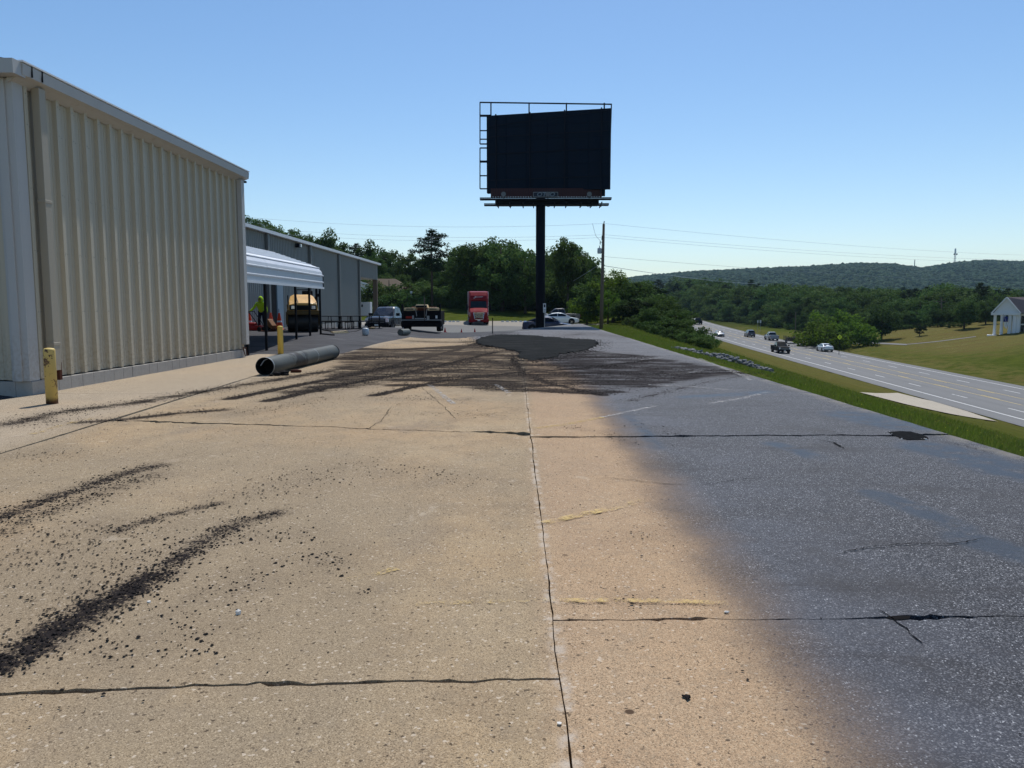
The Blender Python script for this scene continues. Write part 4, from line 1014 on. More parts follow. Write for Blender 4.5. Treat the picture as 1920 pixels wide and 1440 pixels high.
# rear frame (open steel round the other face)
fb = BY + 2.2
def fr(a, b, w_=.09): 
    mb = MB(); mb.bar(Lb(a[0], a[1], fb), Lb(b[0], b[1], fb), w_); part('frame_bar', mb, 'signframe', bb)
fr((899.5, 192), (1147, 195.5), .10); fr((900, 192), (900, 270)); fr((900, 277), (900, 354)); fr((1146.5, 195), (1144, 272)); fr((1143.5, 279), (1141, 345))
for x_ in (920.5, 992, 1062, 1133): fr((x_, 193), (x_, 230), .11)
for y_, w_ in ((217, .16), (245, .09), (261, .09), (270, .10), (277.5, .10), (303, .17), (329.5, .10), (354, .10)): fr((900, y_), (920, y_), w_)
# rear face plate
RL, RR = Lb(921, 330, fb + .3), Lb(1135, 330, fb + .3)
mb = MB(); mb.box((RL.x, RL.y, z_b), (RR.x, RL.y + .3, Lb(1000, 215, fb).z * .985)); part('rear_display', mb, 'led', bb)
# skirt of narrow boards under the face
s0, s1 = Lb(920, 357, BY - 1.2), Lb(1129, 357, BY - 1.2); sb = Lb(920, 371, BY - 1.2).z
mb = MB(); wv = (s1.x - s0.x) / 44; mb.box((0, 0, sb), (wv * .9, .05, z_b + .12)); sme = mb.mesh('skirt_board', MAT['brownskirt'])
for i in range(44): link('skirt_board', sme, bb, (s0.x + i * wv, s0.y, 0))
# beam, catwalks
mb = MB(); bz = Lb(1013, 385, BY).z; mb.box((Lb(928, 0, BY).x, -.55, bz), (Lb(1126, 0, BY).x, .75, sb + .0)); part('box_beam', mb, 'poleblack', bb, .02)
cz = Lb(1013, 373, BY).z
for a, b, yq, zq in ((900, 1146, -.9, 371), (908, 1141, 1.2, 382)):
    A_ = Lb(a, zq, BY + yq); B_ = Lb(b, zq, BY + yq)
    mb = MB(); mb.box((A_.x, yq - .35, A_.z - .18), (B_.x, yq + .35, A_.z - .10)); mb.bar((A_.x, yq - .35, A_.z - .05), (B_.x, yq - .35, A_.z - .05), .07); mb.bar((A_.x, yq + .35, A_.z - .05), (B_.x, yq + .35, A_.z - .05), .07); part('catwalk', mb, 'signframe', bb)
for px_ in (932, 955, 980, 1000, 1040, 1062, 1090, 1110, 1128):
    a = Lb(px_, 382, BY - .9); mb = MB(); mb.bar((a.x, -1.2, bz + .1), (a.x + .05, 1.5, bz - .02), .08); mb.bar((a.x, -.3, bz), (a.x + .02, -.3, bz - .18), .06); part('outrigger', mb, 'signframe', bb)
for px_ in (957, 1028, 1103):
    a = Lb(px_, 386, BY - .5); mb = MB(); mb.tube([a + Vector((-.15, 0, .08)), a + Vector((-.08, 0, -.06)), a + Vector((.06, 0, -.08)), a + Vector((.2, 0, .04))], .022, 6); part('cable_loop', mb, 'black', bb)
for px_ in (944, 1027, 1105):
    a = Lb(px_, 364, BY - 1.9); mb = MB(); mb.tube([a + Vector((0, -.02, 0)), a + Vector((0, .12, 0))], [.20, .12], 14); fl = part('floodlight', mb, simple('lamp_housing', (.12, .13, .14), .4, .3), bb)
    mb = MB(); mb.bar(a + Vector((0, .06, -.12)), a + Vector((.03, .3, -.45)), .05); part('arm', mb, 'signframe', fl)
# maker's plaque
pa = Lb(999, 359.5, BY - 1.35); pb_ = Lb(1047, 370, BY - 1.35)
mb = MB(); mb.box((pa.x, pa.y, pb_.z), (pb_.x, pa.y + .05, pa.z)); pq = part('name_plate', mb, simple('plate_dark', (.018, .022, .035), .5), bb)
mb = MB()
for a, b in (((pa.x + .05, pb_.z + .04), (pb_.x - .05, pb_.z + .04)), ((pa.x + .05, pa.z - .04), (pb_.x - .05, pa.z - .04)), ((pa.x + .05, pb_.z + .04), (pa.x + .05, pa.z - .04)), ((pb_.x - .05, pb_.z + .04), (pb_.x - .05, pa.z - .04))):
    mb.bar((a[0], pa.y - .01, a[1]), (b[0], pa.y - .01, b[1]), .02)
part('plate_rim', mb, 'steelgrey', pq)
def text(s_, size, mat, parent, loc_, rot, shear=0, sx=1.0, name='lettering', extr=.006, bold=.0):
    cu = bpy.data.curves.new(name, 'FONT'); cu.body = s_; cu.size = size; cu.align_x = 'CENTER'; cu.align_y = 'CENTER'; cu.extrude = extr; cu.shear = shear; cu.offset = bold
    tmp = bpy.data.objects.new(name, cu); COL.objects.link(tmp); dg = bpy.context.evaluated_depsgraph_get()
    me = bpy.data.meshes.new_from_object(tmp.evaluated_get(dg)); bpy.data.objects.remove(tmp)
    me.materials.clear(); me.materials.append(MAT[mat] if isinstance(mat, str) else mat)
    o = link(name, me, parent, loc_); o.rotation_euler = rot; o.scale = (sx, 1, 1); return o
text('OTEO', .44, simple('plate_letters', (.13, .17, .21), .5), pq, ((pa.x + pb_.x) / 2, pa.y - .012, (pa.z + pb_.z) / 2), (R(90), 0, 0), .2, 1.25, bold=.012)
mb = MB(); q = atx(1020.5, BY - .6); 
sg = empty('notice_sign', (At(1021, 600, BY - .55).x, BY - .55, bp.z), 0, 'small white notice sign on the right side of the billboard pole', 'sign')
zs0 = At(1021, 586, BY - .55).z - bp.z; zs1 = At(1021, 569, BY - .55).z - bp.z
mb = MB(); mb.box((-.12, 0, zs0), (.12, .02, zs1)); part('panel', mb, 'white', sg)
mb = MB(); mb.box((-.06, -.01, zs0 + .45), (.06, -.002, zs1 - .08)); mb.box((-.08, -.01, zs0 + .1), (.08, -.002, zs0 + .14)); mb.box((-.08, -.01, zs0 + .22), (.08, -.002, zs0 + .26)); part('symbol', mb, 'dark', sg)
mb = MB(); mb.tube([(0, .05, -.4), (0, .05, zs1 - .05)], .03, 8); part('post', mb, 'steelgrey', sg)

# ================================================================== VEHICLES
def wheel(parent, x, y, r, wd, name='wheel'):
    sgn = 1 if x > 0 else -1
    mb = MB(); mb.tube([(x - sgn * wd * .5, y, r), (x - sgn * wd * .42, y, r), (x + sgn * wd * .42, y, r), (x + sgn * wd * .5, y, r)], [r * .92, r, r, r * .9], 20); t = part('wheel', mb, 'black', parent, smooth=False)
    mb = MB(); mb.tube([(x + sgn * wd * .46, y, r), (x + sgn * wd * .53, y, r)], [r * .64, r * .60], 14); part('rim', mb, 'rim', t)
    mb = MB()
    for k in range(5):
        a = k * 2 * math.pi / 5; mb.bar((x + sgn * wd * .54, y, r), (x + sgn * wd * .54, y + r * .55 * math.cos(a), r + r * .55 * math.sin(a)), .05, .03)
    part('spokes', mb, 'chrome', t)
    return t
def body_ring(y, zb, zt, w_, crown=.03, wtop=None):
    wt = wtop or w_ * .93; zm = zb + (zt - zb) * .55
    return [(-w_ * .93, y, zb), (-w_, y, zb + .12 * (zt - zb)), (-w_, y, zm), (-w_ * .985, y, zt - .10 * (zt - zb)), (-wt, y, zt - .02), (-wt * .6, y, zt + crown), (0, y, zt + crown * 1.3),
            (wt * .6, y, zt + crown), (wt, y, zt - .02), (w_ * .985, y, zt - .10 * (zt - zb)), (w_, y, zm), (w_, y, zb + .12 * (zt - zb)), (w_ * .93, y, zb)]
def cabin(parent, st, belt, wb, wt, mat, glassy, side_cuts, ws, rw, name='cabin'):
    """st: list of (y, ztop) from rear to front; belt z; side glass between y cuts; ws/rw: windshield / rear window y-z pairs"""
    rings = []
    zmx = max(z for _, z in st)
    def wat(z): return wb + (wt - wb) * max(0, (z - belt)) / max(.01, zmx - belt)
    for y, z in st:
        w_ = wat(z); rings.append([(-wb, y, belt - .05), (-w_, y, z - .03), (-w_ * .8, y, z + .01), (0, y, z + .03), (w_ * .8, y, z + .01), (w_, y, z - .03), (wb, y, belt - .05)])
    mb = MB(); mb.loft(rings); cab = part(name, mb, mat, parent, .02, smooth=False)
    ys_ = [s_[0] for s_ in st]; zs_ = [s_[1] for s_ in st]
    zf = lambda y: float(np.interp(y, ys_, zs_))
    for s_ in (-1, 1):
        for a, b in side_cuts:
            k = 6; vs = []
            for i in range(k + 1):
                y = a + (b - a) * i / k; zt_ = zf(y) - .09; zb_ = belt + .04; zt_ = max(zt_, zb_ + .01)
                for z in (zb_, zt_):
                    t = (z - belt + .05) / max(.01, zf(y) - .03 - belt + .05); w_ = wb + (wat(zf(y)) - wb) * t; vs.append((s_ * (w_ + .008), y, z))
            mb = MB(); mb.add(vs, [(2 * i, 2 * i + 1, 2 * i + 3, 2 * i + 2) for i in range(k)]); part('side_window', mb, 'glass', cab)
    for nm, (y0, z0, y1, z1, out) in (('windshield', ws), ('rear_window', rw)):
        w0 = wat(z0) * .90; w1 = wat(z1) * .86; d = Vector((0, z1 - z0, -(y1 - y0))); d.normalize(); d = d * (.045 * out) if d.y * out > 0 else -d * .045 * out
        off = Vector((0, .03 * (1 if out > 0 else -1), .035))
        mb = MB(); mb.poly([Vector((-w0, y0, z0)) + off, Vector((w0, y0, z0)) + off, Vector((w1, y1, z1)) + off, Vector((-w1, y1, z1)) + off]); part(nm, mb, 'glass', cab)
    return cab
def lights(parent, yf, yr, w_, zf, zr, hf=.16, hr=.16, wf=.34, wr=.22):
    for s_ in (-1, 1):
        mb = MB(); mb.box((s_ * (w_ - .02) - (wf if s_ > 0 else 0), yf - .10, zf - hf / 2), (s_ * (w_ - .02) + (0 if s_ > 0 else wf), yf + .02, zf + hf / 2)); part('headlight', mb, 'lamp', parent, .02)
        mb = MB(); mb.box((s_ * (w_ - .02) - (wr if s_ > 0 else 0), yr - .02, zr - hr / 2), (s_ * (w_ - .02) + (0 if s_ > 0 else wr), yr + .10, zr + hr / 2)); part('taillight', mb, 'tail', parent, .02)
def mirrors(parent, y, z, w_, mat, s=1.0):
    for sg_ in (-1, 1):
        mb = MB(); mb.box((sg_ * (w_ + .03), y - .05 * s, z), (sg_ * (w_ + .03 + .22 * s), y + .05 * s, z + .17 * s)); part('mirror', mb, mat, parent, .02)
def sedan(mat, loc_, rz, label, suv=False, scale=1.0, group=None, cat='car'):
    root = empty('parked_car' if group is None else 'car', loc_, rz, label, cat, group, scale)
    w_ = .92
    if not suv:
        bs = [(-2.35, .42, .78, .80), (-2.25, .26, .98, .88), (-1.75, .22, 1.04, .92), (-.9, .2, .98, .92), (.9, .2, .95, .92), (1.5, .2, .86, .92), (2.1, .22, .76, .88), (2.38, .32, .64, .72)]
        cs = [(-1.95, 1.03), (-1.55, 1.18), (-1.0, 1.36), (-.4, 1.44), (.2, 1.42), (.6, 1.30), (1.0, 1.10), (1.25, .95)]; belt = .96
        sc_ = [(-1.45, -.35), (-.28, .85)]; ws = (1.12, 1.0, .42, 1.38, 1); rw = (-1.85, 1.04, -1.05, 1.35, -1)
    else:
        bs = [(-2.3, .45, .95, .82), (-2.25, .3, 1.08, .9), (-.9, .25, 1.08, .93), (.9, .25, 1.06, .93), (1.7, .27, 1.02, .92), (2.15, .3, .92, .88), (2.35, .38, .78, .78)]
        cs = [(-2.25, 1.1), (-2.0, 1.62), (-1.2, 1.72), (.1, 1.70), (.5, 1.58), (1.1, 1.12)]; belt = 1.06
        sc_ = [(-1.9, -1.15), (-1.05, -.2), (-.1, .8)]; ws = (1.02, 1.13, .45, 1.6, 1); rw = (-2.25, 1.15, -2.03, 1.55, -1)
    mb = MB(); mb.loft([body_ring(*r) for r in bs]); part('body', mb, mat, root, .02)
    cabin(root, cs, belt, .84, .62, mat, 'glass', sc_, ws, rw)
    for x in (-.80, .80):
        for y in (-1.38, 1.42):
            wheel(root, x, y, .33 if not suv else .36, .24)
            mb = MB(); s_ = 1 if x > 0 else -1; mb.tube([(s_ * .90, y, .36), (s_ * .935, y, .36)], [.41, .40], 20); part('wheel_arch', mb, 'dark', root)
    for x in (-.80, .80):
        pass
    lights(root, 2.22, -2.3, .84, .68 if not suv else .85, .85 if not suv else 1.0)
    mirrors(root, .75, .98 if not suv else 1.12, .88, mat)
    mb = MB(); mb.box((-.5, 2.32, .36), (.5, 2.395, .58)); part('grille', mb, 'dark', root, .01)
    mb = MB(); mb.box((-.16, -2.375, .62), (.16, -2.35, .76)); part('licence_plate', mb, 'plate', root)
    mb = MB(); mb.box((-.78, -2.38, .30), (.78, -2.30, .48)); mb.box((-.74, 2.28, .2), (.74, 2.37, .32)); part('bumper', mb, 'dark', root, .02)
    return root
def pickup(mat, loc_, rz, label, scale=1.0, name='pickup_truck', group=None, drop=0):
    root = empty(name, loc_, rz, label, 'pickup truck', group, scale); w_ = 1.0
    bs = [(1.15, .45, 1.15, .98), (1.6, .48, 1.20, .99), (2.35, .50, 1.18, .98), (2.75, .52, 1.12, .95), (2.92, .56, 1.02, .86)]
    mb = MB(); mb.loft([body_ring(*r) for r in bs]); part('hood', mb, mat, root, .03)
    mb = MB(); mb.loft([body_ring(-.95, .42, 1.16, .99, 0), body_ring(1.16, .42, 1.16, .99, 0)]); part('doors', mb, mat, root, .02)
    cabin(root, [(-1.0, 1.22), (-.85, 1.86), (-.5, 1.93), (.3, 1.92), (.55, 1.82), (1.25, 1.2)], 1.15, .92, .70, mat, 'glass', [(-.8, -.05), (.05, .95)], (1.16, 1.24, .52, 1.78, 1), (-1.03, 1.3, -.9, 1.75, -1))
    bd = MB(); bd.box((-.99, -2.95, .52), (-.88, -1.0, 1.22)); bd.box((.88, -2.95, .52), (.99, -1.0, 1.22)); bd.box((-.88, -2.95, .52), (.88, -1.0, .72)); bd.box((-.88, -1.1, .72), (.88, -1.0, 1.22)); part('cargo_bed', bd, mat, root, .02)
    mb = MB(); mb.box((-.86, -3.0, .60), (.86, -2.93, 1.20)); tg = part('tailgate', mb, mat, root, .02)
    mb = MB(); mb.box((-.95, -3.12, .45), (.95, -2.97, .62)); part('bumper', mb, 'chrome' if mat is P_SILVER else 'dark', root, .03)
    mb = MB(); mb.box((-.95, 2.86, .42), (.95, 3.04, .66)); part('bumper', mb, 'dark', root, .04)
    mb = MB(); mb.box((-.66, 2.90, .68), (.66, 2.985, 1.02)); gr = part('grille', mb, 'dark', root, .02)
    for k in range(3): mb = MB(); mb.box((-.62, 2.985, .74 + k * .09), (.62, 3.0, .77 + k * .09)); part('grille_bar', mb, 'steelgrey', gr)
    for s_ in (-1, 1):
        mb = MB(); mb.box((s_ * .82 - .12, 2.80, .76), (s_ * .82 + .12, 2.95, 1.02)); part('headlight', mb, 'lamp', root, .02)
        mb = MB(); mb.box((s_ * .93 - .05, -2.99, .80), (s_ * .93 + .05, -2.93, 1.12)); part('taillight', mb, 'tail', root, .01)
    mirrors(root, 1.0, 1.22, .96, 'dark', 1.3)
    for x in (-.84, .84):
        for y in (-1.95, 1.95):
            wheel(root, x, y, .42, .30); s_ = 1 if x > 0 else -1
            mb = MB(); mb.tube([(s_ * .97, y, .47), (s_ * 1.006, y, .47)], [.52, .51], 20); part('wheel_arch', mb, 'dark', root)
    mb = MB(); mb.box((-.15, 3.04, .48), (.15, 3.055, .60)); part('licence_plate', mb, 'plate', root)
    mb = MB(); mb.box((-.8, -2.8, .38), (.8, 2.7, .50)); part('chassis', mb, 'dark', root)
    return root
RH = -math.atan(TH)      # heading along the highway, away from the camera
def road_at(px, off):
    u = (px - 983) / 1442 - TH; y = (XN + off) / u; return Vector((float(road_x(y)) + off, y, float(road_z(y)) + .06))
HG = 'vehicles driving on the highway'
pickup(P_BLACK, road_at(1461, LW * .5 + .15), RH + math.pi, 'black pickup truck approaching in the near lane, closest on the highway', 1.08, 'pickup_truck', HG)
sedan(P_WHITE, road_at(1543, LW * 4.45), RH, 'white sedan driving away at the far side of the highway', False, 1.06, HG)
sedan(P_SILVER, road_at(1347, LW * .5), RH + math.pi, 'silver car approaching beside the bushes at the highway bend', False, 1.1, HG)
sedan(P_GREY, road_at(1403, LW * 3.6), RH, 'dark grey sport utility vehicle driving away in the middle of the highway', True, 1.1, HG)
tr = pickup(P_SILVER, road_at(1452, LW * 4.5) + Vector((0, 3.5, 0)), RH, 'pale pickup truck towing a dark trailer on the far lane', 1.08, 'pickup_truck', HG)
# utility trailer with slatted sides behind it
tp = road_at(1464, LW * 4.5) + Vector((.6, -4.0, 0))
tl = empty('utility_trailer', tp, RH, 'dark slatted utility trailer behind the pale pickup on the highway', 'trailer')
mb = MB(); mb.box((-1.05, -2.2, .55), (1.05, 2.2, .68)); part('deck', mb, 'dark', tl)
for s_ in (-1, 1):
    for k in range(4): mb = MB(); mb.box((s_ * 1.05 - .02, -2.2, .78 + k * .22), (s_ * 1.05 + .02, 2.2, .88 + k * .22)); part('side_slat', mb, 'wood', tl)
    for y_ in (-2.1, -.7, .7, 2.1): mb = MB(); mb.box((s_ * 1.09 - .03, y_ - .03, .55), (s_ * 1.09 + .03, y_ + .03, 1.75)); part('stake', mb, 'dark', tl)
    for y_ in (-.5, .4): wheel(tl, s_ * 1.05, y_, .34, .2)
for k in range(4): mb = MB(); mb.box((-1.03, -2.24, .78 + k * .22), (1.03, -2.20, .88 + k * .22)); part('rear_slat', mb, 'wood', tl)
mb = MB(); mb.box((-.8, -1.8, .68), (.8, 1.6, 1.3), taper=(.8, .8)); part('cargo', mb, 'black', tl, .05)
mb = MB(); mb.bar((0, 2.2, .6), (0, 3.4, .55), .1); part('drawbar', mb, 'dark', tl)
pickup(P_BLACK, road_at(1306, LW * 2.9), RH, 'dark truck half hidden by bushes at the far highway bend', 1.25, 'pickup_truck', HG)

# parked cars beyond the slab
sedan(P_WHITE, atx(1049, 96.5), -R(86), 'white sedan parked side-on beyond the pavement edge', False, 1.0)
sedan(P_BLUE, atx(1027, 78.5) + Vector((0, 0, -.12)), -R(97), 'dark blue car low behind the pavement edge at the billboard pole', False, 1.06)
q = atx(1046, 103.5)
pickup(P_GREY, q, R(92), 'grey pickup truck parked behind the white sedan', .98)
# pickup seen from the front
q = atx(727, 58.0); pickup(P_NAVY, q, R(173), 'dark blue pickup truck parked facing the camera beside the grey building porch', .93)

# ---- red semi truck
sp = atx(897, 95.0)
st_ = empty('semi_truck', sp, R(180) + R(4.2), 'red semi truck with tall roof fairing parked facing the camera', 'truck')
H = 4.05
rings = [body_ring(1.3, .55, 2.0, 1.12, .02), body_ring(2.2, .55, 1.95, 1.12, .05), body_ring(2.9, .5, 1.75, 1.1, .06), body_ring(3.35, .45, 1.50, 1.02, .05), body_ring(3.55, .45, 1.25, .86, .02)]
mb = MB(); mb.loft(rings); part('hood', mb, 'redtruck', st_, .04)
mb = MB()
rg2 = lambda y, zb, zt, w_, wt: [(-w_, y, zb), (-w_, y, zt - .5), (-wt, y, zt - .08), (-wt + .12, y, zt), (wt - .12, y, zt), (wt, y, zt - .08), (w_, y, zt - .5), (w_, y, zb)]
mb.loft([rg2(-1.9, .7, H, 1.22, 1.18), rg2(-.3, .7, H, 1.22, 1.16), rg2(.5, .7, H - .12, 1.20, 1.08), rg2(.95, .7, H - .55, 1.16, 1.0), rg2(1.12, .7, 3.05, 1.13, 1.0), rg2(1.5, .7, 2.2, 1.1, 1.05)]); cab = part('cab', mb, 'redtruck', st_, .03)
mb = MB(); mb.poly([(-.98, 1.62, 2.02), (0, 1.72, 2.02), (.98, 1.62, 2.02), (.93, 1.26, 2.82), (0, 1.34, 2.84), (-.93, 1.26, 2.82)]); part('windshield', mb, 'glass', cab)
mb = MB(); mb.prism([(-1.05, 1.10, 2.90), (1.05, 1.10, 2.90), (1.0, 1.38, 2.98), (-1.0, 1.38, 2.98)], (0, 0, .07)); part('sun_visor', mb, 'redtruck', cab, .01)
for s_ in (-1, 1):
    mb = MB(); mb.poly([(s_ * 1.165, .35, 2.0), (s_ * 1.165, 1.2, 2.0), (s_ * 1.14, 1.05, 2.75), (s_ * 1.16, .4, 2.75)]); part('side_window', mb, 'glass', cab)
mb = MB(); mb.prism([(-.52, 3.58, .78), (.52, 3.58, .78), (.60, 3.50, 1.40), (-.60, 3.50, 1.40)], (0, .05, 0)); gr = part('grille', mb, 'dark', st_, .01)
for k in range(5): mb = MB(); mb.box((-.54, 3.63 - k * .012, .86 + k * .12), (.54, 3.66 - k * .012, .885 + k * .12)); part('grille_bar', mb, 'chrome', gr)
mb = MB()
for a, b in (((-.64, 3.54, 1.44), (.64, 3.54, 1.44)), ((-.64, 3.54, 1.44), (-.5, 3.64, .72)), ((.64, 3.54, 1.44), (.5, 3.64, .72)), ((-.5, 3.64, .66), (.5, 3.64, .66))): mb.bar(a, b, .04)
part('grille_surround', mb, 'chrome', gr)
mb = MB(); mb.box((-1.2, 3.25, .32), (1.2, 3.62, .72)); bm_ = part('bumper', mb, 'redtruck', st_, .08)
mb = MB(); mb.box((-.16, 3.62, .45), (.16, 3.64, .60)); part('licence_plate', mb, 'plate', bm_)
mb = MB(); mb.box((-.45, 3.60, .35), (.45, 3.635, .44)); part('air_intake', mb, 'dark', bm_)
for s_ in (-1, 1):
    mb = MB(); mb.prism([(s_ * .80, 3.30, 1.02), (s_ * 1.08, 3.05, 1.02), (s_ * 1.10, 2.95, 1.48), (s_ * .98, 3.1, 1.48)], (0, .09, 0)); part('headlight', mb, 'lamp', st_, .02)
    mb = MB(); mb.box((s_ * 1.28, 1.55, 1.75), (s_ * 1.50, 1.68, 2.45)); mm = part('mirror', mb, 'dark', st_, .04); mb = MB(); mb.bar((s_ * 1.12, 1.4, 2.2), (s_ * 1.3, 1.6, 2.1), .05); part('mirror_arm', mb, 'dark', mm)
    wheel(st_, s_ * 1.02, 2.45, .50, .30)
    for y_ in (-3.2, -4.5): wheel(st_, s_ * .98, y_, .50, .55)
mb = MB(); mb.box((-.45, -5.2, .6), (.45, 1.3, .95)); part('chassis', mb, 'dark', st_)
# script lettering on the fairing: a hand-written flourish in tube strokes
mb = MB(); pts_ = [(-.62, -.10), (-.50, -.16), (-.45, -.02), (-.38, .12), (-.34, .0), (-.42, -.06), (-.28, -.02), (-.20, .06), (-.17, -.05), (-.08, .05), (-.04, -.04), (.04, .06), (.10, -.03), (.20, .07), (.24, -.03), (.33, .10), (.36, -.02), (.46, .06), (.55, .02)]
mb.tube([(-a, 1.06 - b * .25 - abs(a) * .02, 3.32 + b) for a, b in pts_], .028, 6)
part('script_lettering', mb, 'white', cab)
tz = empty('box_trailer', sp + Vector((0, 0, 0)), R(180) + R(4.2), 'grey box trailer coupled behind the red truck', 'trailer')
mb = MB(); mb.box((-1.29, -15, 1.15), (1.29, -2.3, 4.02)); part('box', mb, 'steelgrey', tz, .03)
mb = MB(); mb.box((-1.31, -2.33, 1.1), (-1.24, -2.26, 4.05)); mb.box((1.24, -2.33, 1.1), (1.31, -2.26, 4.05)); mb.box((-1.31, -2.33, 3.98), (1.31, -2.26, 4.06)); part('front_frame', mb, 'white', tz)
for s_ in (-1, 1):
    for y_ in (-12.5, -13.7): wheel(tz, s_ * .98, y_, .50, .55)

# ---- road roller
rp = atx(566, 41.0); rp.z += .0
rl = empty('road_roller', rp, R(180) + R(18), 'yellow tandem road roller with black drums parked under the wall behind the carport', 'road roller', None, 1.14)
def drum(y, r, w_, parent):
    mb = MB(); mb.tube([(-w_ / 2, y, r), (-w_ / 2 + .02, y, r), (w_ / 2 - .02, y, r), (w_ / 2, y, r)], [r * .97, r, r, r * .97], 32); d = part('drum', mb, simple('drum_steel', (.03, .03, .033), .4, .5), parent)
    mb = MB(); mb.tube([(-w_ / 2 - .03, y, r), (-w_ / 2, y, r)], r * .55, 16); mb.tube([(w_ / 2, y, r), (w_ / 2 + .03, y, r)], r * .55, 16); part('hub_plate', mb, 'dark', d)
drum(1.25, .44, 1.30, rl); drum(-.95, .44, 1.30, rl)
mb = MB(); mb.box((-.70, .65, .78), (.70, 1.78, .98)); mb.box((-.72, .80, .3), (-.66, 1.7, .9)); mb.box((.66, .80, .3), (.72, 1.7, .9)); part('front_frame', mb, 'machinedark', rl, .03)
mb = MB(); mb.loft([[(-.62, 1.78, .96), (-.60, 1.76, 1.22), (-.3, 1.75, 1.30), (.3, 1.75, 1.30), (.60, 1.76, 1.22), (.62, 1.78, .96)], [(-.66, 1.2, .96), (-.60, 1.1, 1.40), (-.36, 1.1, 1.50), (.36, 1.1, 1.50), (.60, 1.1, 1.40), (.66, 1.2, .96)], [(-.66, .15, .96), (-.52, .25, 1.62), (-.36, .25, 1.70), (.36, .25, 1.70), (.52, .25, 1.62), (.66, .15, .96)]]); hd = part('hood', mb, 'machine', rl, .03)
mb = MB(); mb.box((-.58, 1.765, .98), (.58, 1.80, 1.20)); part('front_grille', mb, 'dark', hd, .01)
mb = MB(); mb.bar((.22, 1.7, 1.33), (.28, .4, 1.70), .03); part('hood_rib', mb, 'machinedark', hd)
for s_ in (-1, 1): mb = MB(); mb.box((s_ * .44 - .08, 1.79, 1.03), (s_ * .44 + .08, 1.83, 1.17)); part('headlight', mb, 'lamp', hd, .01)
mb = MB(); mb.box((-.66, -1.5, .72), (.66, .1, .98)); mb.box((-.66, -1.5, .98), (.66, -.9, 1.25)); mb.box((-.72, -1.4, .3), (-.66, -.5, .9)); mb.box((.66, -1.4, .3), (.72, -.5, .9)); part('rear_frame', mb, 'machinedark', rl, .03)
mb = MB(); mb.box((-.55, -.85, 1.15), (-.05, -.35, 1.25)); mb.box((-.55, -.95, 1.22), (-.05, -.85, 1.90)); mb.box((-.35, -.7, .95), (-.2, -.5, 1.16)); part('seat', mb, 'black', rl, .05)
mb = MB(); mb.tube([(-.3 + .19 * math.cos(a), .0 + .05 * math.sin(a), 1.45 + .17 * math.sin(a)) for a in np.linspace(0, 6.28, 16)], .018, 6); mb.tube([(-.3, .12, 1.0), (-.3, .0, 1.45)], .035, 8); part('steering_wheel', mb, 'black', rl)
mb = MB(); mb.tube([(-.62, -.2, 1.0), (-.62, -.1, 1.55), (-.62, .2, 1.6), (-.62, .3, 1.0)], .022, 6); mb.tube([(.62, -.2, 1.0), (.62, -.1, 1.6), (.62, .2, 1.65), (.62, .3, 1.0)], .022, 6); mb.tube([(.2, .25, 1.66), (.2, .0, 1.92), (-.4, .0, 1.92), (-.4, .25, 1.66)], .025, 6); part('grab_rail', mb, 'black', rl)
mb = MB(); mb.box((-.78, -1.15, .95), (-.68, -.95, 2.0)); part('folded_rollbar', mb, 'black', rl, .03)
mb = MB(); mb.tube([(-.60, 1.3, 1.4), (-.62, 1.5, 1.62)], .015, 6); mb.box((-.70, 1.48, 1.58), (-.56, 1.54, 1.72)); part('mirror', mb, 'black', rl)

# ---- plate compactor + worker
wp = atx(500, 40.2)
pc = empty('plate_compactor', wp, R(-18), 'tan plate compactor being pushed by the worker in yellow', 'compactor')
# local +x : forward of machine (image right), handle towards -x
mb = MB(); mb.loft([[(-.42, -.27, .04), (-.42, .27, .04), (-.42, .27, .10), (-.42, -.27, .10)], [(-.30, -.27, .0), (-.30, .27, .0), (-.30, .27, .05), (-.30, -.27, .05)], [(.36, -.27, .0), (.36, .27, .0), (.36, .27, .05), (.36, -.27, .05)], [(.50, -.27, .10), (.50, .27, .10), (.50, .27, .17), (.50, -.27, .17)]]); part('base_plate', mb, 'rust', pc)
mb = MB(); mb.box((-.22, -.2, .06), (.30, .2, .24)); mb.box((-.10, -.15, .24), (.20, .15, .52)); part('engine', mb, 'black', pc, .03)
mb = MB(); mb.prism([(-.02, -.20, .62), (.18, -.20, .66), (.46, -.20, .30), (.38, -.20, .14), (.20, -.20, .24)], (0, .40, 0)); part('shroud', mb, simple('compactor_tan', (.20, .095, .04), .6, 0, .3, 5), pc, .03)
mb = MB(); mb.tube([(-.25, -.2, .12), (-.62, -.22, .62), (-.98, -.24, 1.05)], .02, 6); mb.tube([(-.25, .2, .12), (-.62, .22, .62), (-.98, .24, 1.05)], .02, 6); mb.tube([(-.98, -.30, 1.05), (-.98, .30, 1.05)], .022, 6); part('handle', mb, 'black', pc)
for s_ in (-1, 1): mb = MB(); mb.tube([(-.32, s_ * .22, .12), (-.32, s_ * .28, .12)], .12, 14); part('wheel', mb, 'black', pc)

def skin_fig(name, J, E, rad, mat, parent, root=0, sub=2):
    me = bpy.data.meshes.new(name); me.from_pydata(J, E, []); me.materials.append(mat)
    o = link(name, me, parent); m = o.modifiers.new('skin', 'SKIN'); m.use_smooth_shade = True
    if not me.skin_vertices: pass
    sv = me.skin_vertices[0].data
    for i, r in enumerate(rad):
        sv[i].radius = (r, r) if not isinstance(r, tuple) else r; sv[i].use_root = (i == root)
    s2 = o.modifiers.new('sub', 'SUBSURF'); s2.levels = sub; s2.render_levels = sub
    return o
pw = atx(490, 42.2)
pe = empty('person', pw, 0, 'person in yellow-green hooded jacket and dark trousers leaning over a plate compactor', 'person')
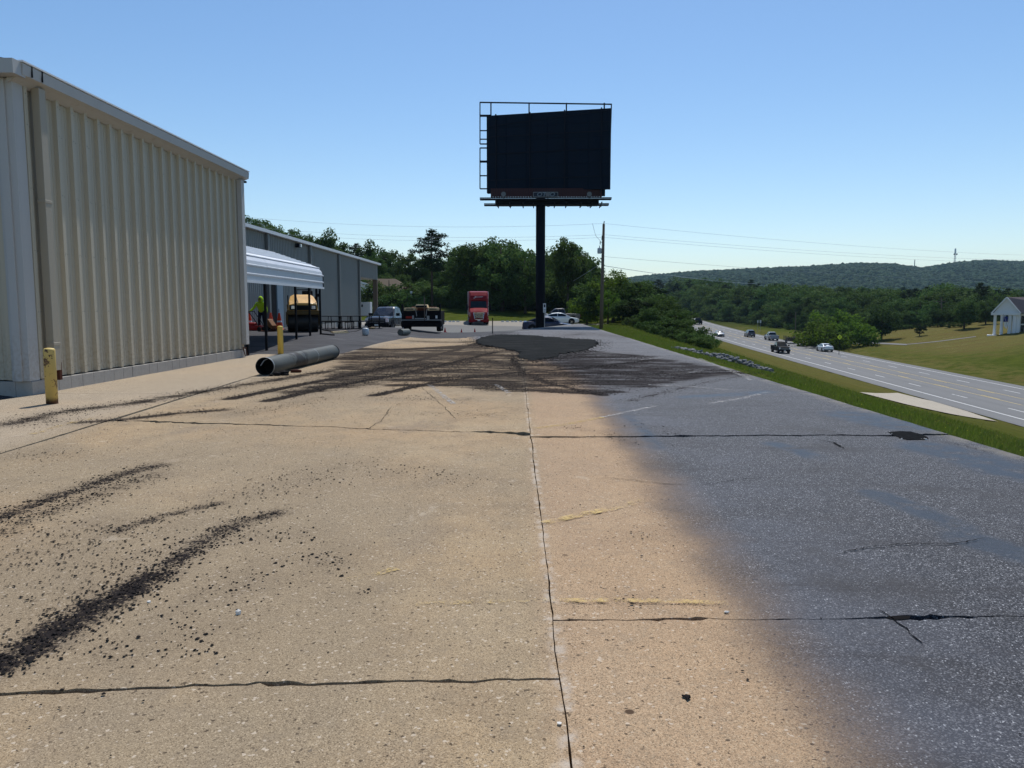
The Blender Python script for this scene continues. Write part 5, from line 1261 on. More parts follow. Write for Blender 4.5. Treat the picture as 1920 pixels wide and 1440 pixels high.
# joints, facing the camera, leaning to the front, hands down on the handle
hipz = .98
Jt = {'pel': (0, .05, hipz), 'wst': (.0, -.01, 1.13), 'chs': (.02, -.14, 1.38), 'nk': (.03, -.20, 1.53), 'hd0': (.04, -.24, 1.62), 'hd1': (.05, -.26, 1.76),
      'shL': (-.20, -.15, 1.46), 'elL': (-.36, -.20, 1.20), 'wrL': (-.52, -.36, 1.03), 'haL': (-.57, -.43, .99),
      'shR': (.22, -.15, 1.45), 'elR': (.33, -.16, 1.17), 'wrR': (.36, -.27, .94), 'haR': (.37, -.32, .86),
      'hpL': (-.10, .05, .95), 'knL': (-.14, -.04, .52), 'anL': (-.16, .12, .10), 'toL': (-.17, -.06, .04), 'hpR': (.10, .05, .95), 'knR': (.13, .02, .52), 'anR': (.14, .20, .10), 'toR': (.15, .02, .04)}
ks = list(Jt); ix = {k: i for i, k in enumerate(ks)}
Ed = [('pel', 'wst'), ('wst', 'chs'), ('chs', 'nk'), ('nk', 'hd0'), ('hd0', 'hd1'), ('chs', 'shL'), ('shL', 'elL'), ('elL', 'wrL'), ('wrL', 'haL'), ('chs', 'shR'), ('shR', 'elR'), ('elR', 'wrR'), ('wrR', 'haR'), ('pel', 'hpL'), ('hpL', 'knL'), ('knL', 'anL'), ('anL', 'toL'), ('pel', 'hpR'), ('hpR', 'knR'), ('knR', 'anR'), ('anR', 'toR')]
RD = dict(pel=.13, wst=.12, chs=.14, nk=.055, hd0=.085, hd1=.075, shL=.075, elL=.045, wrL=.032, haL=.035, shR=.075, elR=.045, wrR=.032, haR=.035, hpL=.095, knL=.062, anL=.045, toL=.045, hpR=.095, knR=.062, anR=.045, toR=.045)
body = skin_fig('body', [Jt[k] for k in ks], [(ix[a], ix[b]) for a, b in Ed], [RD[k] for k in ks], MAT['skin'], pe)
def sub_fig(name, keys, scale_, mat):
    kk = [k for k in ks if k in keys]; jx = {k: i for i, k in enumerate(kk)}
    return skin_fig(name, [Jt[k] for k in kk], [(jx[a], jx[b]) for a, b in Ed if a in jx and b in jx], [RD[k] * scale_.get(k, 1.25) for k in kk], MAT[mat], pe)
sub_fig('jacket', {'pel', 'wst', 'chs', 'nk', 'shL', 'elL', 'wrL', 'shR', 'elR', 'wrR'}, dict(chs=1.28, wst=1.38, pel=1.25, shL=1.2, shR=1.2, elL=1.6, elR=1.6, wrL=1.7, wrR=1.7, nk=1.6), 'hivis')
sub_fig('trousers', {'pel', 'hpL', 'knL', 'anL', 'hpR', 'knR', 'anR'}, dict(pel=1.1, anL=1.6, anR=1.6, knL=1.35, knR=1.35), 'navy')
mb = MB(); c_ = Vector((.05, -.235, 1.69))
rings = []
for t in np.linspace(0, 1, 8):
    zz = 1.53 + t * .34; rr_ = .15 * math.sin(math.pi * (.18 + .80 * t)) ** .6 + .01
    rings.append([(c_.x + rr_ * .88 * math.cos(a), c_.y + .02 + rr_ * 1.0 * math.sin(a), zz) for a in np.linspace(0, 2 * math.pi, 14, False)])
mb.loft(rings); part('hood', mb, 'hivis', pe, smooth=True)
mb = MB(); mb.poly([(c_.x + .075 * math.cos(a), c_.y - .128, 1.685 + .09 * math.sin(a)) for a in np.linspace(0, 2 * math.pi, 12, False)]); fc = part('face', mb, 'skin', pe)
mb = MB(); mb.box((c_.x - .06, c_.y - .142, 1.69), (c_.x + .06, c_.y - .131, 1.725)); part('eyes', mb, 'black', fc)
mb = MB(); mb.box((c_.x - .012, c_.y - .152, 1.65), (c_.x + .012, c_.y - .130, 1.69)); part('nose', mb, 'skin', fc)
mb = MB(); mb.box((c_.x - .03, c_.y - .136, 1.620), (c_.x + .03, c_.y - .130, 1.63)); part('mouth', mb, 'redp', fc)
for s_, hk in ((-1, 'haL'), (1, 'haR')):
    h0 = Vector(Jt[hk]); mb = MB()
    for k in range(4):
        o_ = Vector((-.03 + k * .02, 0, 0)); mb.tube([h0 + o_, h0 + o_ + Vector((0, -.035, -.02)), h0 + o_ + Vector((0, -.03, -.05)), h0 + o_ + Vector((0, -.005, -.055))], [.011, .0105, .0095, .008], 6)
    mb.tube([h0 + Vector((-s_ * .035, .01, 0)), h0 + Vector((-s_ * .05, -.015, -.02)), h0 + Vector((-s_ * .04, -.03, -.045))], [.012, .011, .009], 6)
    part('fingers', mb, 'black', pe, smooth=True)
for s_ in ('L', 'R'):
    a = Vector(Jt['an' + s_]); t = Vector(Jt['to' + s_]); mb = MB(); mb.box((a.x - .055, t.y - .08, 0), (a.x + .055, a.y + .07, .09)); mb.box((a.x - .05, a.y - .07, .08), (a.x + .05, a.y + .06, .2)); part('boot', mb, 'black', pe, .03)

# ---- cones
def cone(p, h, label, group, mat='orange'):
    o = empty('traffic_cone', p, random.random(), label, 'traffic cone', group)
    mb = MB(); mb.lathe([(h * .26, .03), (h * .22, .06), (h * .05, h)], 16); part('cone_body', mb, mat, o)
    mb = MB(); mb.box((-h * .3, -h * .3, 0), (h * .3, h * .3, .03)); part('base', mb, 'dark' if h > .5 else mat, o)
    mb = MB(); mb.lathe([(h * .155, h * .45), (h * .115, h * .62)], 16); part('reflective_band', mb, 'white', o)
    return o
for px_, h_, lb in ((834, .36, 'small red cone nearest the paver, leftmost of three'), (865, .30, 'small red cone in the middle of the row of three'), (890, .30, 'small red cone farthest right in the row of three')):
    cone(atx(px_, 55), h_, lb, 'small red cones across the lot', 'redp')
for px_, d_, lb in ((467, 42.8, 'tall orange cone at the far left behind the worker'), (507, 45, 'orange cone between the worker and the dark doorway'), (523, 43, 'orange cone standing right of the plate compactor')):
    cone(atx(px_, d_), .95, lb, 'orange cones by the grey building')
q = atx(473, 42.0); mb = MB(); mb.box((-.55, -.25, 0), (.55, .25, .28)); mb.box((-.2, -.2, .28), (.2, .2, .42)); tag(part('fuel_can', mb, 'redp', None, .05, loc=q), 'squat red container on the ground behind the worker', 'container')
# ---- barrels / downpipe by the building
# ---- paver
vp = atx(790, 47.5)
pv = empty('asphalt_paver', vp, 0, 'dark asphalt paver with cream hopper tops parked beside the blue pickup', 'paver')
mb = MB(); mb.box((-1.2, 0, .42), (1.2, 2.2, 1.28)); mb.box((-1.25, -.1, .30), (1.25, .05, .62)); part('body', mb, simple('paver_black', (.009, .007, .008), .8, 0, .4, 3), pv, .03)
mb = MB(); mb.box((-1.25, -.22, .70), (1.25, -.10, .74)); part('walkway', mb, 'steelgrey', pv)
for s_ in (-1, 1):
    mb = MB(); mb.prism([(s_ * .38, .0, 1.30), (s_ * 1.08, .0, 1.30), (s_ * 1.08, .0, 1.46), (s_ * .38, .0, 1.48)], (0, .9, 0)); part('hopper_wing', mb, 'cream', pv, .02)
    mb = MB(); mb.box((s_ * .72 - .22, -.012, 1.36), (s_ * .72 + .22, .0, 1.42)); part('slot', mb, 'dark', pv)
    mb = MB(); mb.box((s_ * 1.16 - .05, -.1, .6), (s_ * 1.16 + .05, .05, 1.68)); part('side_post', mb, 'dark', pv)
    for y_ in (.55, 1.6): wheel(pv, s_ * 1.02, y_, .30, .26)
    mb = MB(); mb.bar((s_ * .35, -.05, 1.40), (s_ * .28, -.05, .95), .035); part('strut', mb, 'steelgrey', pv)
mb = MB(); mb.loft([[(-.38, -.05, 1.46), (.38, -.05, 1.46), (.38, .8, 1.46), (-.38, .8, 1.46)], [(-.34, -.02, 1.66), (.34, -.02, 1.66), (.34, .7, 1.66), (-.34, .7, 1.66)]]); part('console', mb, 'cream', pv, .03)
mb = MB(); mb.box((-.33, -.06, 1.48), (.33, -.045, 1.60)); part('console_panel', mb, 'dark', pv)
mb = MB(); mb.bar((.22, -.2, .70), (.22, -.2, 2.15), .055); part('marker_pole', mb, 'wood', pv)
mb = MB(); mb.box((.88, -.12, .82), (1.0, -.105, 1.0)); part('reflector', mb, 'white', pv)
mb = MB(); mb.box((-.95, -.12, .82), (-.5, -.10, .95)); part('tail_lamps', mb, 'tail', pv)
mb = MB(); mb.box((-.4, -.14, .78), (.3, -.10, .84)); mb.box((-.55, -.16, .78), (-.45, -.1, 1.0)); mb.box((.35, -.16, .72), (.5, -.1, .98)); part('control_bar', mb, 'steelgrey', pv)
mb = MB(); mb.prism([(-.9, 1.0, 1.28), (.9, 1.0, 1.28), (.75, 1.0, 1.52), (-.75, 1.0, 1.55)], (0, .9, 0)); part('hot_mix_heap', mb, 'rust', pv, .06)
# ---- small pipe, propane tank, planks
q = atx(756, 41.0); mb = MB(); mb.tube([(0, -.45, .17), (0.03, .55, .17)], .17, 24, caps=False); mb.tube([(0, -.45, .17), (.03, .55, .17)], .155, 24); o = part('pipe_section', mb, simple('dull_pipe', (.12, .13, .12), .6, .2), None, loc=q); o.rotation_euler = (0, 0, -.22)
tag(o, 'short grey pipe section lying before the paver', 'pipe')
q = atx(684.5, 37.0); tk = empty('propane_tank', q, 0, 'small pale propane tank standing on the dark asphalt', 'gas tank')
mb = MB(); mb.lathe([(.10, .0), (.13, .02), (.155, .05), (.165, .10), (.165, .27), (.15, .32), (.10, .355), (.03, .365)], 24); part('tank_body', mb, 'tank', tk, smooth=True)
mb = MB(); mb.lathe([(.10, .0), (.105, .02)], 20); part('foot_ring', mb, 'tank', tk)
mb = MB(); mb.tube([(.09 * math.cos(a), .09 * math.sin(a), .44) for a in np.linspace(.5, 5.8, 14)], .012, 6); mb.bar((.08, .04, .35), (.08, .04, .44), .02); mb.bar((-.08, .04, .35), (-.08, .04, .44), .02); mb.tube([(0, 0, .36), (0, 0, .42)], .02, 8); part('valve_collar', mb, 'steelgrey', tk)
mb = MB(); h0 = Vector((q.x - .1, q.y, q.z + .03))
hp = [G(680, 628) , G(668, 634), G(655, 636), G(640, 634), G(620, 632)]
mb.tube([Vector((p.x, p.y, gh(p.x, p.y) + .02)) for p in hp], .012, 6); tag(part('gas_hose', mb, 'black', None), 'thin black hose trailing left from the propane tank', 'hose')
for (pa_, pb2, mt, lb) in (((622, 624), (650, 622), 'cream', 'pale wooden board lying on the asphalt, farther of two'), ((624, 625.5), (652, 624.5), 'cream', 'pale wooden board lying on the asphalt, nearer of two'), ((604, 619), (628, 623), 'dark', 'dark board lying on the asphalt before the picnic tables'), ((604, 627), (625, 629.5), 'dark', 'dark strip lying on the asphalt right of the last carport post')):
    a = hit(*pa_); b = hit(*pb2); mb = MB(); mb.bar(a + Vector((0, 0, .03)), b + Vector((0, 0, .03)), .14, .05); tag(part('board', mb, mt, None), lb, 'board')
q = atx(697, 45); stone('sandbag', q + Vector((0, 0, .05)), (.22, .16, .09), 'machinedark', 'low brown sandbag right of the propane tank', 'sandbag', seed=5)
# ---- picnic tables (black steel), in two rows along the wall
def picnic():
    root = empty('picnic_table', (0, 0, 0), 0, 'x', 'picnic table', 'black picnic tables along the grey wall')
    for k in range(3): mb = MB(); mb.box((-.9, -.36 + k * .25, .72), (.9, -.14 + k * .25, .755)); part('tabletop_plank', mb, 'dark', root)
    for s_ in (-1, 1): mb = MB(); mb.box((-.9, s_ * .66 - .12, .42), (.9, s_ * .66 + .12, .45)); part('bench_plank', mb, 'dark', root)
    for s_ in (-1, 1):
        mb = MB(); mb.tube([(s_ * .6, -.66, .42), (s_ * .6, -.62, .02), (s_ * .6, -.3, .02), (s_ * .6, -.2, .72)], .025, 6); part('leg', mb, 'dark', root)
        mb = MB(); mb.tube([(s_ * .6, .66, .42), (s_ * .6, .62, .02), (s_ * .6, .3, .02), (s_ * .6, .2, .72)], .025, 6); part('leg', mb, 'dark', root)
        mb = MB(); mb.bar((s_ * .6, -.66, .40), (s_ * .6, .66, .40), .04); part('crossbar', mb, 'dark', root)
    return root
pt0 = picnic()
for i, (px_, d_, rz_) in enumerate(((619, 45.5, .10), (636, 44.6, -.15), (655, 45.3, .12), (676, 46, -.06), (692, 46.4, .15))):
    lb = ['black picnic table nearest the road roller', 'black picnic table second from the road roller', 'black picnic table in the middle of the row by the wall', 'black picnic table behind the propane tank', 'black picnic table nearest the blue pickup'][i]
    if i == 0: pt0.location = atx(px_, d_); pt0.rotation_euler = (0, 0, rz_); pt0['label'] = lb
    else: copy_tree(pt0, atx(px_, d_), rz_, lb)
# parking stops along the lawn
mb = MB(); mb.box((-.22, -.16, 0), (.22, .16, .2), taper=(.7, .25)); sm_ = mb.mesh('kerb_stone', MAT['pebble'])
for i in range(46):
    x_ = -24 + i * .62 + random.uniform(-.12, .12)
    if -9 < x_ < -3: continue
    o = link('kerb_stone', sm_, None, (x_, 106.8, gh(x_, 106.8))); o.rotation_euler = (0, 0, random.uniform(-.4, .4)); tag(o, 'white stone in the row edging the lawn', 'stone', 'white stones edging the lawn')
# thin post at (923)
q = atx(923.5, 47.5); mb = MB(); mb.tube([(0, 0, -.05), (0, 0, At(923, 596, 47.5).z - q.z)], .03, 8); tag(part('marker_post', mb, 'dark', None, loc=q), 'thin dark marker post at the pavement edge near the red truck', 'post')

# ================================================================== UTILITY POLES AND WIRES
up = atx(1127.5, 70); ptop = At(1132, 420, 70)
pl_ = empty('utility_pole', up, 0, 'tall wooden utility pole with grey transformer on the grass edge', 'utility pole')
T = ptop - up
mb = MB(); mb.tube([(0, 0, -.5), (T.x * .5, 0, T.z * .5), (T.x, 0, T.z)], [.17, .145, .11], 14); part('pole', mb, 'wood', pl_, smooth=True)
tz_ = At(1124, 470, 70).z - up.z
mb = MB(); mb.lathe([(.17, tz_ - .26), (.19, tz_ - .22), (.19, tz_ + .18), (.15, tz_ + .24)], 16, (-.34 + T.x * .9, 0, 0)); part('transformer', mb, 'tank', pl_)
mb = MB(); mb.bar((-.2 + T.x * .9, 0, tz_ + .1), (T.x * .9, 0, tz_ + .1), .06); mb.tube([(-.34 + T.x * .9, 0, tz_ + .24), (-.34 + T.x * .9, 0, tz_ + .45)], .03, 6); mb.bar((-.25 + T.x, 0, tz_ + .75), (T.x * .95, 0, tz_ + .75), .05); mb.tube([(-.3 + T.x, 0, tz_ + .55), (-.3 + T.x, 0, tz_ + .85)], .035, 6); part('bracket', mb, 'dark', pl_)
mb = MB(); mb.tube([(T.x - .12, 0, At(1130, 446, 70).z - up.z - .2), (T.x - .10, 0, At(1130, 446, 70).z - up.z + .2)], .07, 8); mb.tube([(T.x, 0, T.z), (T.x + .05, 0, T.z + .25)], .04, 8); part('insulator', mb, 'dark', pl_)
def wirerun(name, a, b, sag, r, label, n=26, group='overhead wires'):
    a = Vector(a); b = Vector(b); mb = MB()
    mb.tube([a.lerp(b, t) - Vector((0, 0, sag * 4 * t * (1 - t))) for t in np.linspace(0, 1, n)], r, 5); return tag(part(name, mb, 'wire', None), label, 'wire', group)
fr_ = At(2080, 487, 130); fl_ = At(250, 384, 84)
lbs = ['topmost overhead wire', 'middle overhead wire', 'lowest overhead wire of the long three']
for i, (pyc, pyr, pyl) in enumerate(((419, 481, 381), (440, 488, 398), (445, 494, 408))):
    a = At(1132, pyc, 70)
    wirerun('overhead_wire', a, At(2080, pyr, 130), .75, .008, lbs[i] + ' right of the utility pole'); wirerun('overhead_wire', a, At(250, pyl, 84), 1.15, .009, lbs[i] + ' left of the utility pole')
wirerun('overhead_wire', At(1131, 498, 70), At(1420, 532, 150), .3, .022, 'thick low wire sloping right from the utility pole'); wirerun('overhead_wire', At(1131, 481, 70), At(2080, 533, 130), .6, .010, 'thin wire sloping right just above the thick low wire')
wirerun('guy_wire', At(1131, 492, 70), At(1075, 527, 95), .0, .015, 'guy wire descending left from the utility pole', group='guy wires')
wirerun('guy_wire', At(1111, 419, 70), At(1117, 442, 70), .05, .015, 'short slack drop wire beside the pole top', group='guy wires'); wirerun('guy_wire', At(1117, 442, 70), At(1126, 452, 70), .0, .015, 'lower slack drop wire beside the pole transformer', group='guy wires')
# distant pole off to the right that carries the wires
q = Vector((At(2080, 500, 130).x, 130, gh(At(2080, 500, 130).x, 130))); mb = MB(); mb.tube([(0, 0, -.5), (0, 0, At(2080, 478, 130).z - q.z)], [.18, .12], 10); tag(part('utility_pole', mb, 'wood', None, loc=q), 'utility pole far right beyond the picture carrying the three wires', 'utility pole')
for px_, pt_, pb__, d_, arm, lb in ((1764.5, 558, 636, 190, 1, 'utility pole with crossarm standing before the forest left of the bank'), (1491.5, 585, 621, 220, 0, 'thin utility pole at the forest edge beyond the highway'), (1700, 588, 640, 200, 0, 'dark pole among trees between the diamond sign and crossarm pole')):
    a = At(px_, pb__, d_); b = At(px_ + .5, pt_, d_); base_ = Vector((a.x, d_, gh(a.x, d_)))
    o = empty('utility_pole', base_, 0, lb, 'utility pole', 'poles beyond the highway'); mb = MB(); mb.tube([(0, 0, -.5), (b.x - a.x, 0, b.z - base_.z)], [.17, .12], 8); part('pole', mb, 'wood', o)
    if arm: mb = MB(); zz = b.z - base_.z - 1.0; mb.bar((-2.4, 0, zz + .0), (.4, 0, zz + .05), .14); mb.bar((-1.3, 0, zz), (0, 0, zz - 1.2), .09); part('crossarm', mb, 'wood', o)
# diamond sign + small signs
q = hit(1574, 646); q = Vector((At(1574, 645, 140).x, 140, 0)); q.z = gh(q.x, q.y)
ds_ = empty('road_sign', q, 0, 'yellow diamond warning sign on a post beside the highway', 'sign')
zc = At(1574, 632, 140).z - q.z; s_ = .48
mb = MB(); mb.prism([(0, 0, zc - s_), (s_, 0, zc), (0, 0, zc + s_), (-s_, 0, zc)], (0, .03, 0)); part('sign_panel', mb, 'signyellow', ds_)
mb = MB(); mb.bar((0, -.02, zc - .22), (0, -.02, zc + .24), .08, .02); mb.bar((0, -.02, zc), (.2, -.02, zc + .02), .08, .02); part('symbol', mb, 'dark', ds_)
mb = MB(); mb.bar((0, .06, -.2), (0, .06, zc + .3), .07); part('post', mb, 'dark', ds_)
for px_, py_, d_, w__, h__, lb in ((1421, 603, 240, .4, .8, 'small white sign at the forest foot, left of a pair'), (1426, 603, 240, .5, .9, 'small white sign at the forest foot, right of a pair'), (1686, 630, 190, .12, 1.8, 'white marker post before the dark trees'), (771, 548, 118, .35, .35, 'small pale sign on a post before the house bushes')):
    a = At(px_, py_, d_); g_ = gh(a.x, d_); o = empty('small_sign', (a.x, d_, g_), 0, lb, 'sign')
    mb = MB(); mb.box((-w__ / 2, 0, a.z - g_ - h__ / 2), (w__ / 2, .04, a.z - g_ + h__ / 2)); part('panel', mb, 'plate', o); mb = MB(); mb.bar((0, .05, -.2), (0, .05, a.z - g_), .06); part('post', mb, 'steelgrey', o)
# radio towers on the ridge
for px_, pt_, pb__, wd_, lb in ((1790, 466, 494, 3.4, 'lattice radio mast with round dishes on the hill ridge'), (1714.5, 487, 503, 1.6, 'thin radio mast in the dip of the hill ridge')):
    d_ = 2250; a = At(px_, pb__, d_); b = At(px_, pt_, d_); H_ = b.z - a.z
    o = empty('radio_mast', (a.x, d_, a.z), 0, lb, 'radio mast', 'masts on the hill')
    mb = MB(); k = 8
    for i in range(k):
        z0_, z1_ = H_ * i / k, H_ * (i + 1) / k; w0_ = wd_ * (1 - .3 * i / k); w1_ = wd_ * (1 - .3 * (i + 1) / k)
        for sx_, sy_ in ((-1, -1), (1, -1), (1, 1), (-1, 1)): mb.bar((sx_ * w0_ / 2, sy_ * w0_ / 2, z0_), (sx_ * w1_ / 2, sy_ * w1_ / 2, z1_), .5)
        mb.bar((-w0_ / 2, -w0_ / 2, z0_), (w1_ / 2, -w1_ / 2, z1_), .35); mb.bar((w0_ / 2, w0_ / 2, z0_), (-w1_ / 2, w1_ / 2, z1_), .35)
    part('lattice', mb, 'steelgrey', o)
    if wd_ > 3:
        for s_ in (-1, 1): mb = MB(); mb.tube([(s_ * 3.6, -2, H_ * .62), (s_ * 3.6, 0, H_ * .62)], [2.3, 1.4], 14); part('dish', mb, 'dark', o)
        mb = MB(); mb.box((-1.6, -1.6, H_ * .66), (1.6, 1.6, H_)); part('antenna', mb, 'white', o)

# ================================================================== BANK WITH PORTICO + HOUSE
D_ = 150.0
cp0 = At(1862, 628, D_); sc = D_ / 1442
bk = empty('portico_building', (cp0.x, D_, cp0.z), -R(31), 'white columned portico building with grey roof on the hill at right', 'building')
def px2(x_): return (x_ - 1862) * .089
zB = 0; zA = (628 - 588) * sc; zG = (628 - 560) * sc
# front of portico seen obliquely: gable spans px 1860..1903, depth runs right/back
W_ = px2(1905); Dp = 7.0
mb = MB(); mb.prism([(-.2, 0, zA), (W_ + .2, -1.0, zA), (W_ * .48, -.5, zG)], (0, .3, 0)); gb = part('pediment', mb, 'white', bk)
mb = MB(); mb.bar((-.5, -.1, zA - .12), (W_ + .3, -1.2, zA - .12), .5, .42); mb.bar((-.5, -.2, zA), (W_ * .48, -.7, zG + .1), .3, .22); mb.bar((W_ + .4, -1.2, zA), (W_ * .48, -.7, zG + .1), .3, .22); part('cornice', mb, 'white', bk)
mb = MB(); mb.add([(W_ * .48, -.6, zG + .16), (W_ + .5, -1.3, zA + .05), (W_ + 14, 9, zA + .05), (W_ * .48 + 13, 12, zG + .2), (-.6, -.1, zA + .02), (10, 16, zA)], [(0, 1, 2, 3), (0, 3, 5, 4)]); part('roof', mb, 'shingle', bk)
for x_, y_, r_ in ((1864, 0, .26), (1876.5, -.4, .28), (1891, -.7, .33), (1899, -.9, .36)):
    mb = MB(); mb.lathe([(r_ * 1.25, 0), (r_ * 1.25, .15), (r_, .2), (r_ * .92, zA - .5), (r_ * 1.2, zA - .35), (r_ * 1.2, zA - .3)], 16, (px2(x_), y_ + .1, 0)); part('column', mb, 'white', bk)
mb = MB(); mb.box((px2(1903), -.9, 0), (px2(1909), 2, zA - .2)); part('corner_wall', mb, 'white', bk)
mb = MB(); mb.box((px2(1909), .3, -.2), (px2(1909) + 14, 8, zA - .1)); wl_ = part('wall', mb, 'white', bk)
for i in range(4):
    x0_ = px2(1911) + i * 1.9
    for j in range(2):
        mb = MB(); mb.box((x0_, .24, .4 + j * 1.75), (x0_ + 1.7, .29, 1.95 + j * 1.75)); wn = part('window', mb, 'glass', bk)
        mb = MB(); mb.bar((x0_ + .6, .22, .4 + j * 1.75), (x0_ + .6, .22, 1.95 + j * 1.75), .07); mb.bar((x0_, .22, .4 + j * 1.75), (x0_ + 1.7, .22, .4 + j * 1.75), .09); part('muntin', mb, 'white', wn)
mb = MB(); mb.box((-1.0, -1.6, -.8), (W_ + 3, 4, 0.02)); part('porch_floor', mb, 'white', bk)
fl = empty('flag', bk.location + Matrix.Rotation(-R(31), 3, 'Z') @ Vector((px2(1884), -1.2, zA - .5)), -R(31), 'furled flag hanging between the white columns of the portico', 'flag')
mb = MB(); mb.tube([(-.5, 0, .35), (.3, 0, -2.0)], .04, 6); part('pole', mb, 'steelgrey', fl)
mb = MB()
for k in range(5): mb.box((-.30 + k * .16, .02 + .03 * (k % 2), -2.0 - .2 * (k % 3)), (-.15 + k * .16, .06 + .03 * (k % 2), .1 - k * .42))
part('stripe_cloth', mb, 'white', fl); mb = MB(); mb.box((-.45, -.02, -1.1), (.25, .01, -.1)); part('blue_cloth', mb, 'blue', fl)
# house left behind lawn
hq = atx(716, 128); hs = empty('brick_house', hq, 0, 'low house with brown roof half hidden by bushes beyond the lawn', 'house')
sc2 = 128 / 1442
def hz(py_): return At(716, py_, 128).z - hq.z
mb = MB(); mb.box((-9, 0, -.5), (4.5, 8, hz(549))); part('wall', mb, 'brick', hs)
mb = MB(); e_ = hz(549); r_ = hz(521)
mb.add([(-10, -1, e_), (5.6, -1, e_), (5.6, 9, e_), (-10, 9, e_), (-5, 4, r_), (1.6, 4, r_)], [(0, 1, 5, 4), (1, 2, 5), (2, 3, 4, 5), (3, 0, 4)]); part('roof', mb, 'shingle2', hs)
mb = MB(); mb.prism([(-3.6, -2.2, e_ - .2), (1.4, -2.2, e_ - .2), (-3.6, -2.2, hz(531))], (0, .2, 0)); part('gable', mb, 'white', hs)
mb = MB(); mb.bar((-3.7, -2.4, hz(528)), (2.4, -2.4, hz(548)), .35, .3); part('fascia', mb, 'white', hs)
for x_ in (-7, -2, 2): mb = MB(); mb.box((x_, -.06, .9), (x_ + 1.2, -.01, 2.1)); part('window', mb, 'glass', hs)

# ================================================================== ROCKS along the bank
rmes = []
for k in range(6):
    rr = random.Random(k); bm = bmesh.new(); bmesh.ops.create_icosphere(bm, subdivisions=1, radius=1)
    for v_ in bm.verts: v_.co = Vector((v_.co.x * 1.2, v_.co.y * .9, v_.co.z * .7)) * rr.uniform(.65, 1.15)
    me = bpy.data.meshes.new('rock'); bm.to_mesh(me); bm.free(); me.materials.append(MAT['rock']); rmes.append(me)
rline = [((1262, 655), (1300, 658)), ((1330, 676), (1345, 668)), ((1378, 691), (1400, 680)), ((1432, 698), (1440, 694))]
rp_ = []
LL = [(1262, 655, .25), (1290, 661, .35), (1318, 668, .5), (1345, 674, .75), (1372, 682, .8), (1398, 688, .7), (1420, 694, .5), (1436, 698, .3)]
for k in range(260):
    t = random.random() * (len(LL) - 1); i = int(t); f_ = t - i
    px_ = LL[i][0] + (LL[i + 1][0] - LL[i][0]) * f_; py_ = LL[i][1] + (LL[i + 1][1] - LL[i][1]) * f_; sp_ = LL[i][2] + (LL[i + 1][2] - LL[i][2]) * f_
    q = hit(px_, py_ , 60); x_ = q.x + random.gauss(0, .62) * sp_ + .1; y_ = q.y + random.uniform(-.4, .4)
    x_ = max(x_, 5.72); r_ = random.uniform(.08, .18)
    o = link('rock', random.choice(rmes), None, (x_, y_, gh(x_, y_) + r_ * .4 + sp_ * .42 * random.random() * max(0, 1 - abs(x_ - q.x) / 1.4))); o.scale = (r_,) * 3; o.rotation_euler = (random.uniform(-.4, .4), random.uniform(-.4, .4), random.random() * 6.28)
    tag(o, 'grey angular rock in the riprap strip beside the pavement edge', 'rock', 'riprap rocks beside the pavement edge')

# ================================================================== GRASS near the edge
def blades(n, xf, yf, hmin, hmax, mat, name, label, wd=.008):
    x_ = xf(n); y_ = yf(n, x_); z_ = gz(x_, y_) + ncz(x_, y_); a = rng.random(n) * 6.28; h = rng.uniform(hmin, hmax, n) * (1 + .6 * (rng.random(n) < .06)); ln = rng.normal(0, .35, (n, 2)) * h[:, None]
    h = h * np.where((x_ < 7.9) & (y_ > 18.2) & (y_ < 31), .15, 1)
    wv_ = wd * (.7 + .05 * y_)
    p0_ = np.stack([x_ + np.cos(a) * wv_, y_ + np.sin(a) * wv_, z_ - .02], 1); p1_ = np.stack([x_ - np.cos(a) * wv_, y_ - np.sin(a) * wv_, z_ - .02], 1); p2_ = np.stack([x_ + ln[:, 0], y_ + ln[:, 1], z_ + h], 1)
    co = np.stack([p0_, p1_, p2_], 1).reshape(-1, 3); return tag(link(name, trimesh(name, co, np.arange(3 * n).reshape(-1, 3), MAT[mat])), label, name, kind='stuff')
def ncz(x_, y_): return np.sin(x_ * 1.7 + np.sin(y_ * 1.1)) * np.cos(y_ * 1.3 + 1.7 * np.sin(x_ * .7)) * .035 * (x_ > 6.3)
blades(150000, lambda n: 5.53 + 9 * rng.random(n) ** 1.8, lambda n, x: 5 + 55 * rng.random(n) ** 1.5, .03, .11, 'grassb', 'grass', 'green grass along the right pavement edge')
blades(60000, lambda n: 5.53 + 15 * rng.random(n) ** 1.3, lambda n, x: 8 + 75 * rng.random(n) ** 1.2, .05, .16, 'grassb', 'rough_grass', 'rough grass on the bank down to the highway')
n = 90; x_ = 5.8 + 6 * rng.random(n) ** 1.5; y_ = 7 + 22 * rng.random(n); z_ = gz(x_, y_) + .12
ct = np.array([(1, 0, 0), (-.5, .87, 0), (-.5, -.87, 0), (0, 0, .9)]) * .009
co = (ct[None] + np.stack([x_, y_, z_], 1)[:, None]).reshape(-1, 3); Tt = (np.array([(0, 1, 3), (1, 2, 3), (2, 0, 3)])[None] + 4 * np.arange(n)[:, None, None]).reshape(-1, 3)
tag(link('dandelions', trimesh('dandelions', co, Tt, MAT['dandelion'])), 'tiny yellow flower heads dotted in the verge grass', 'flowers', kind='stuff')

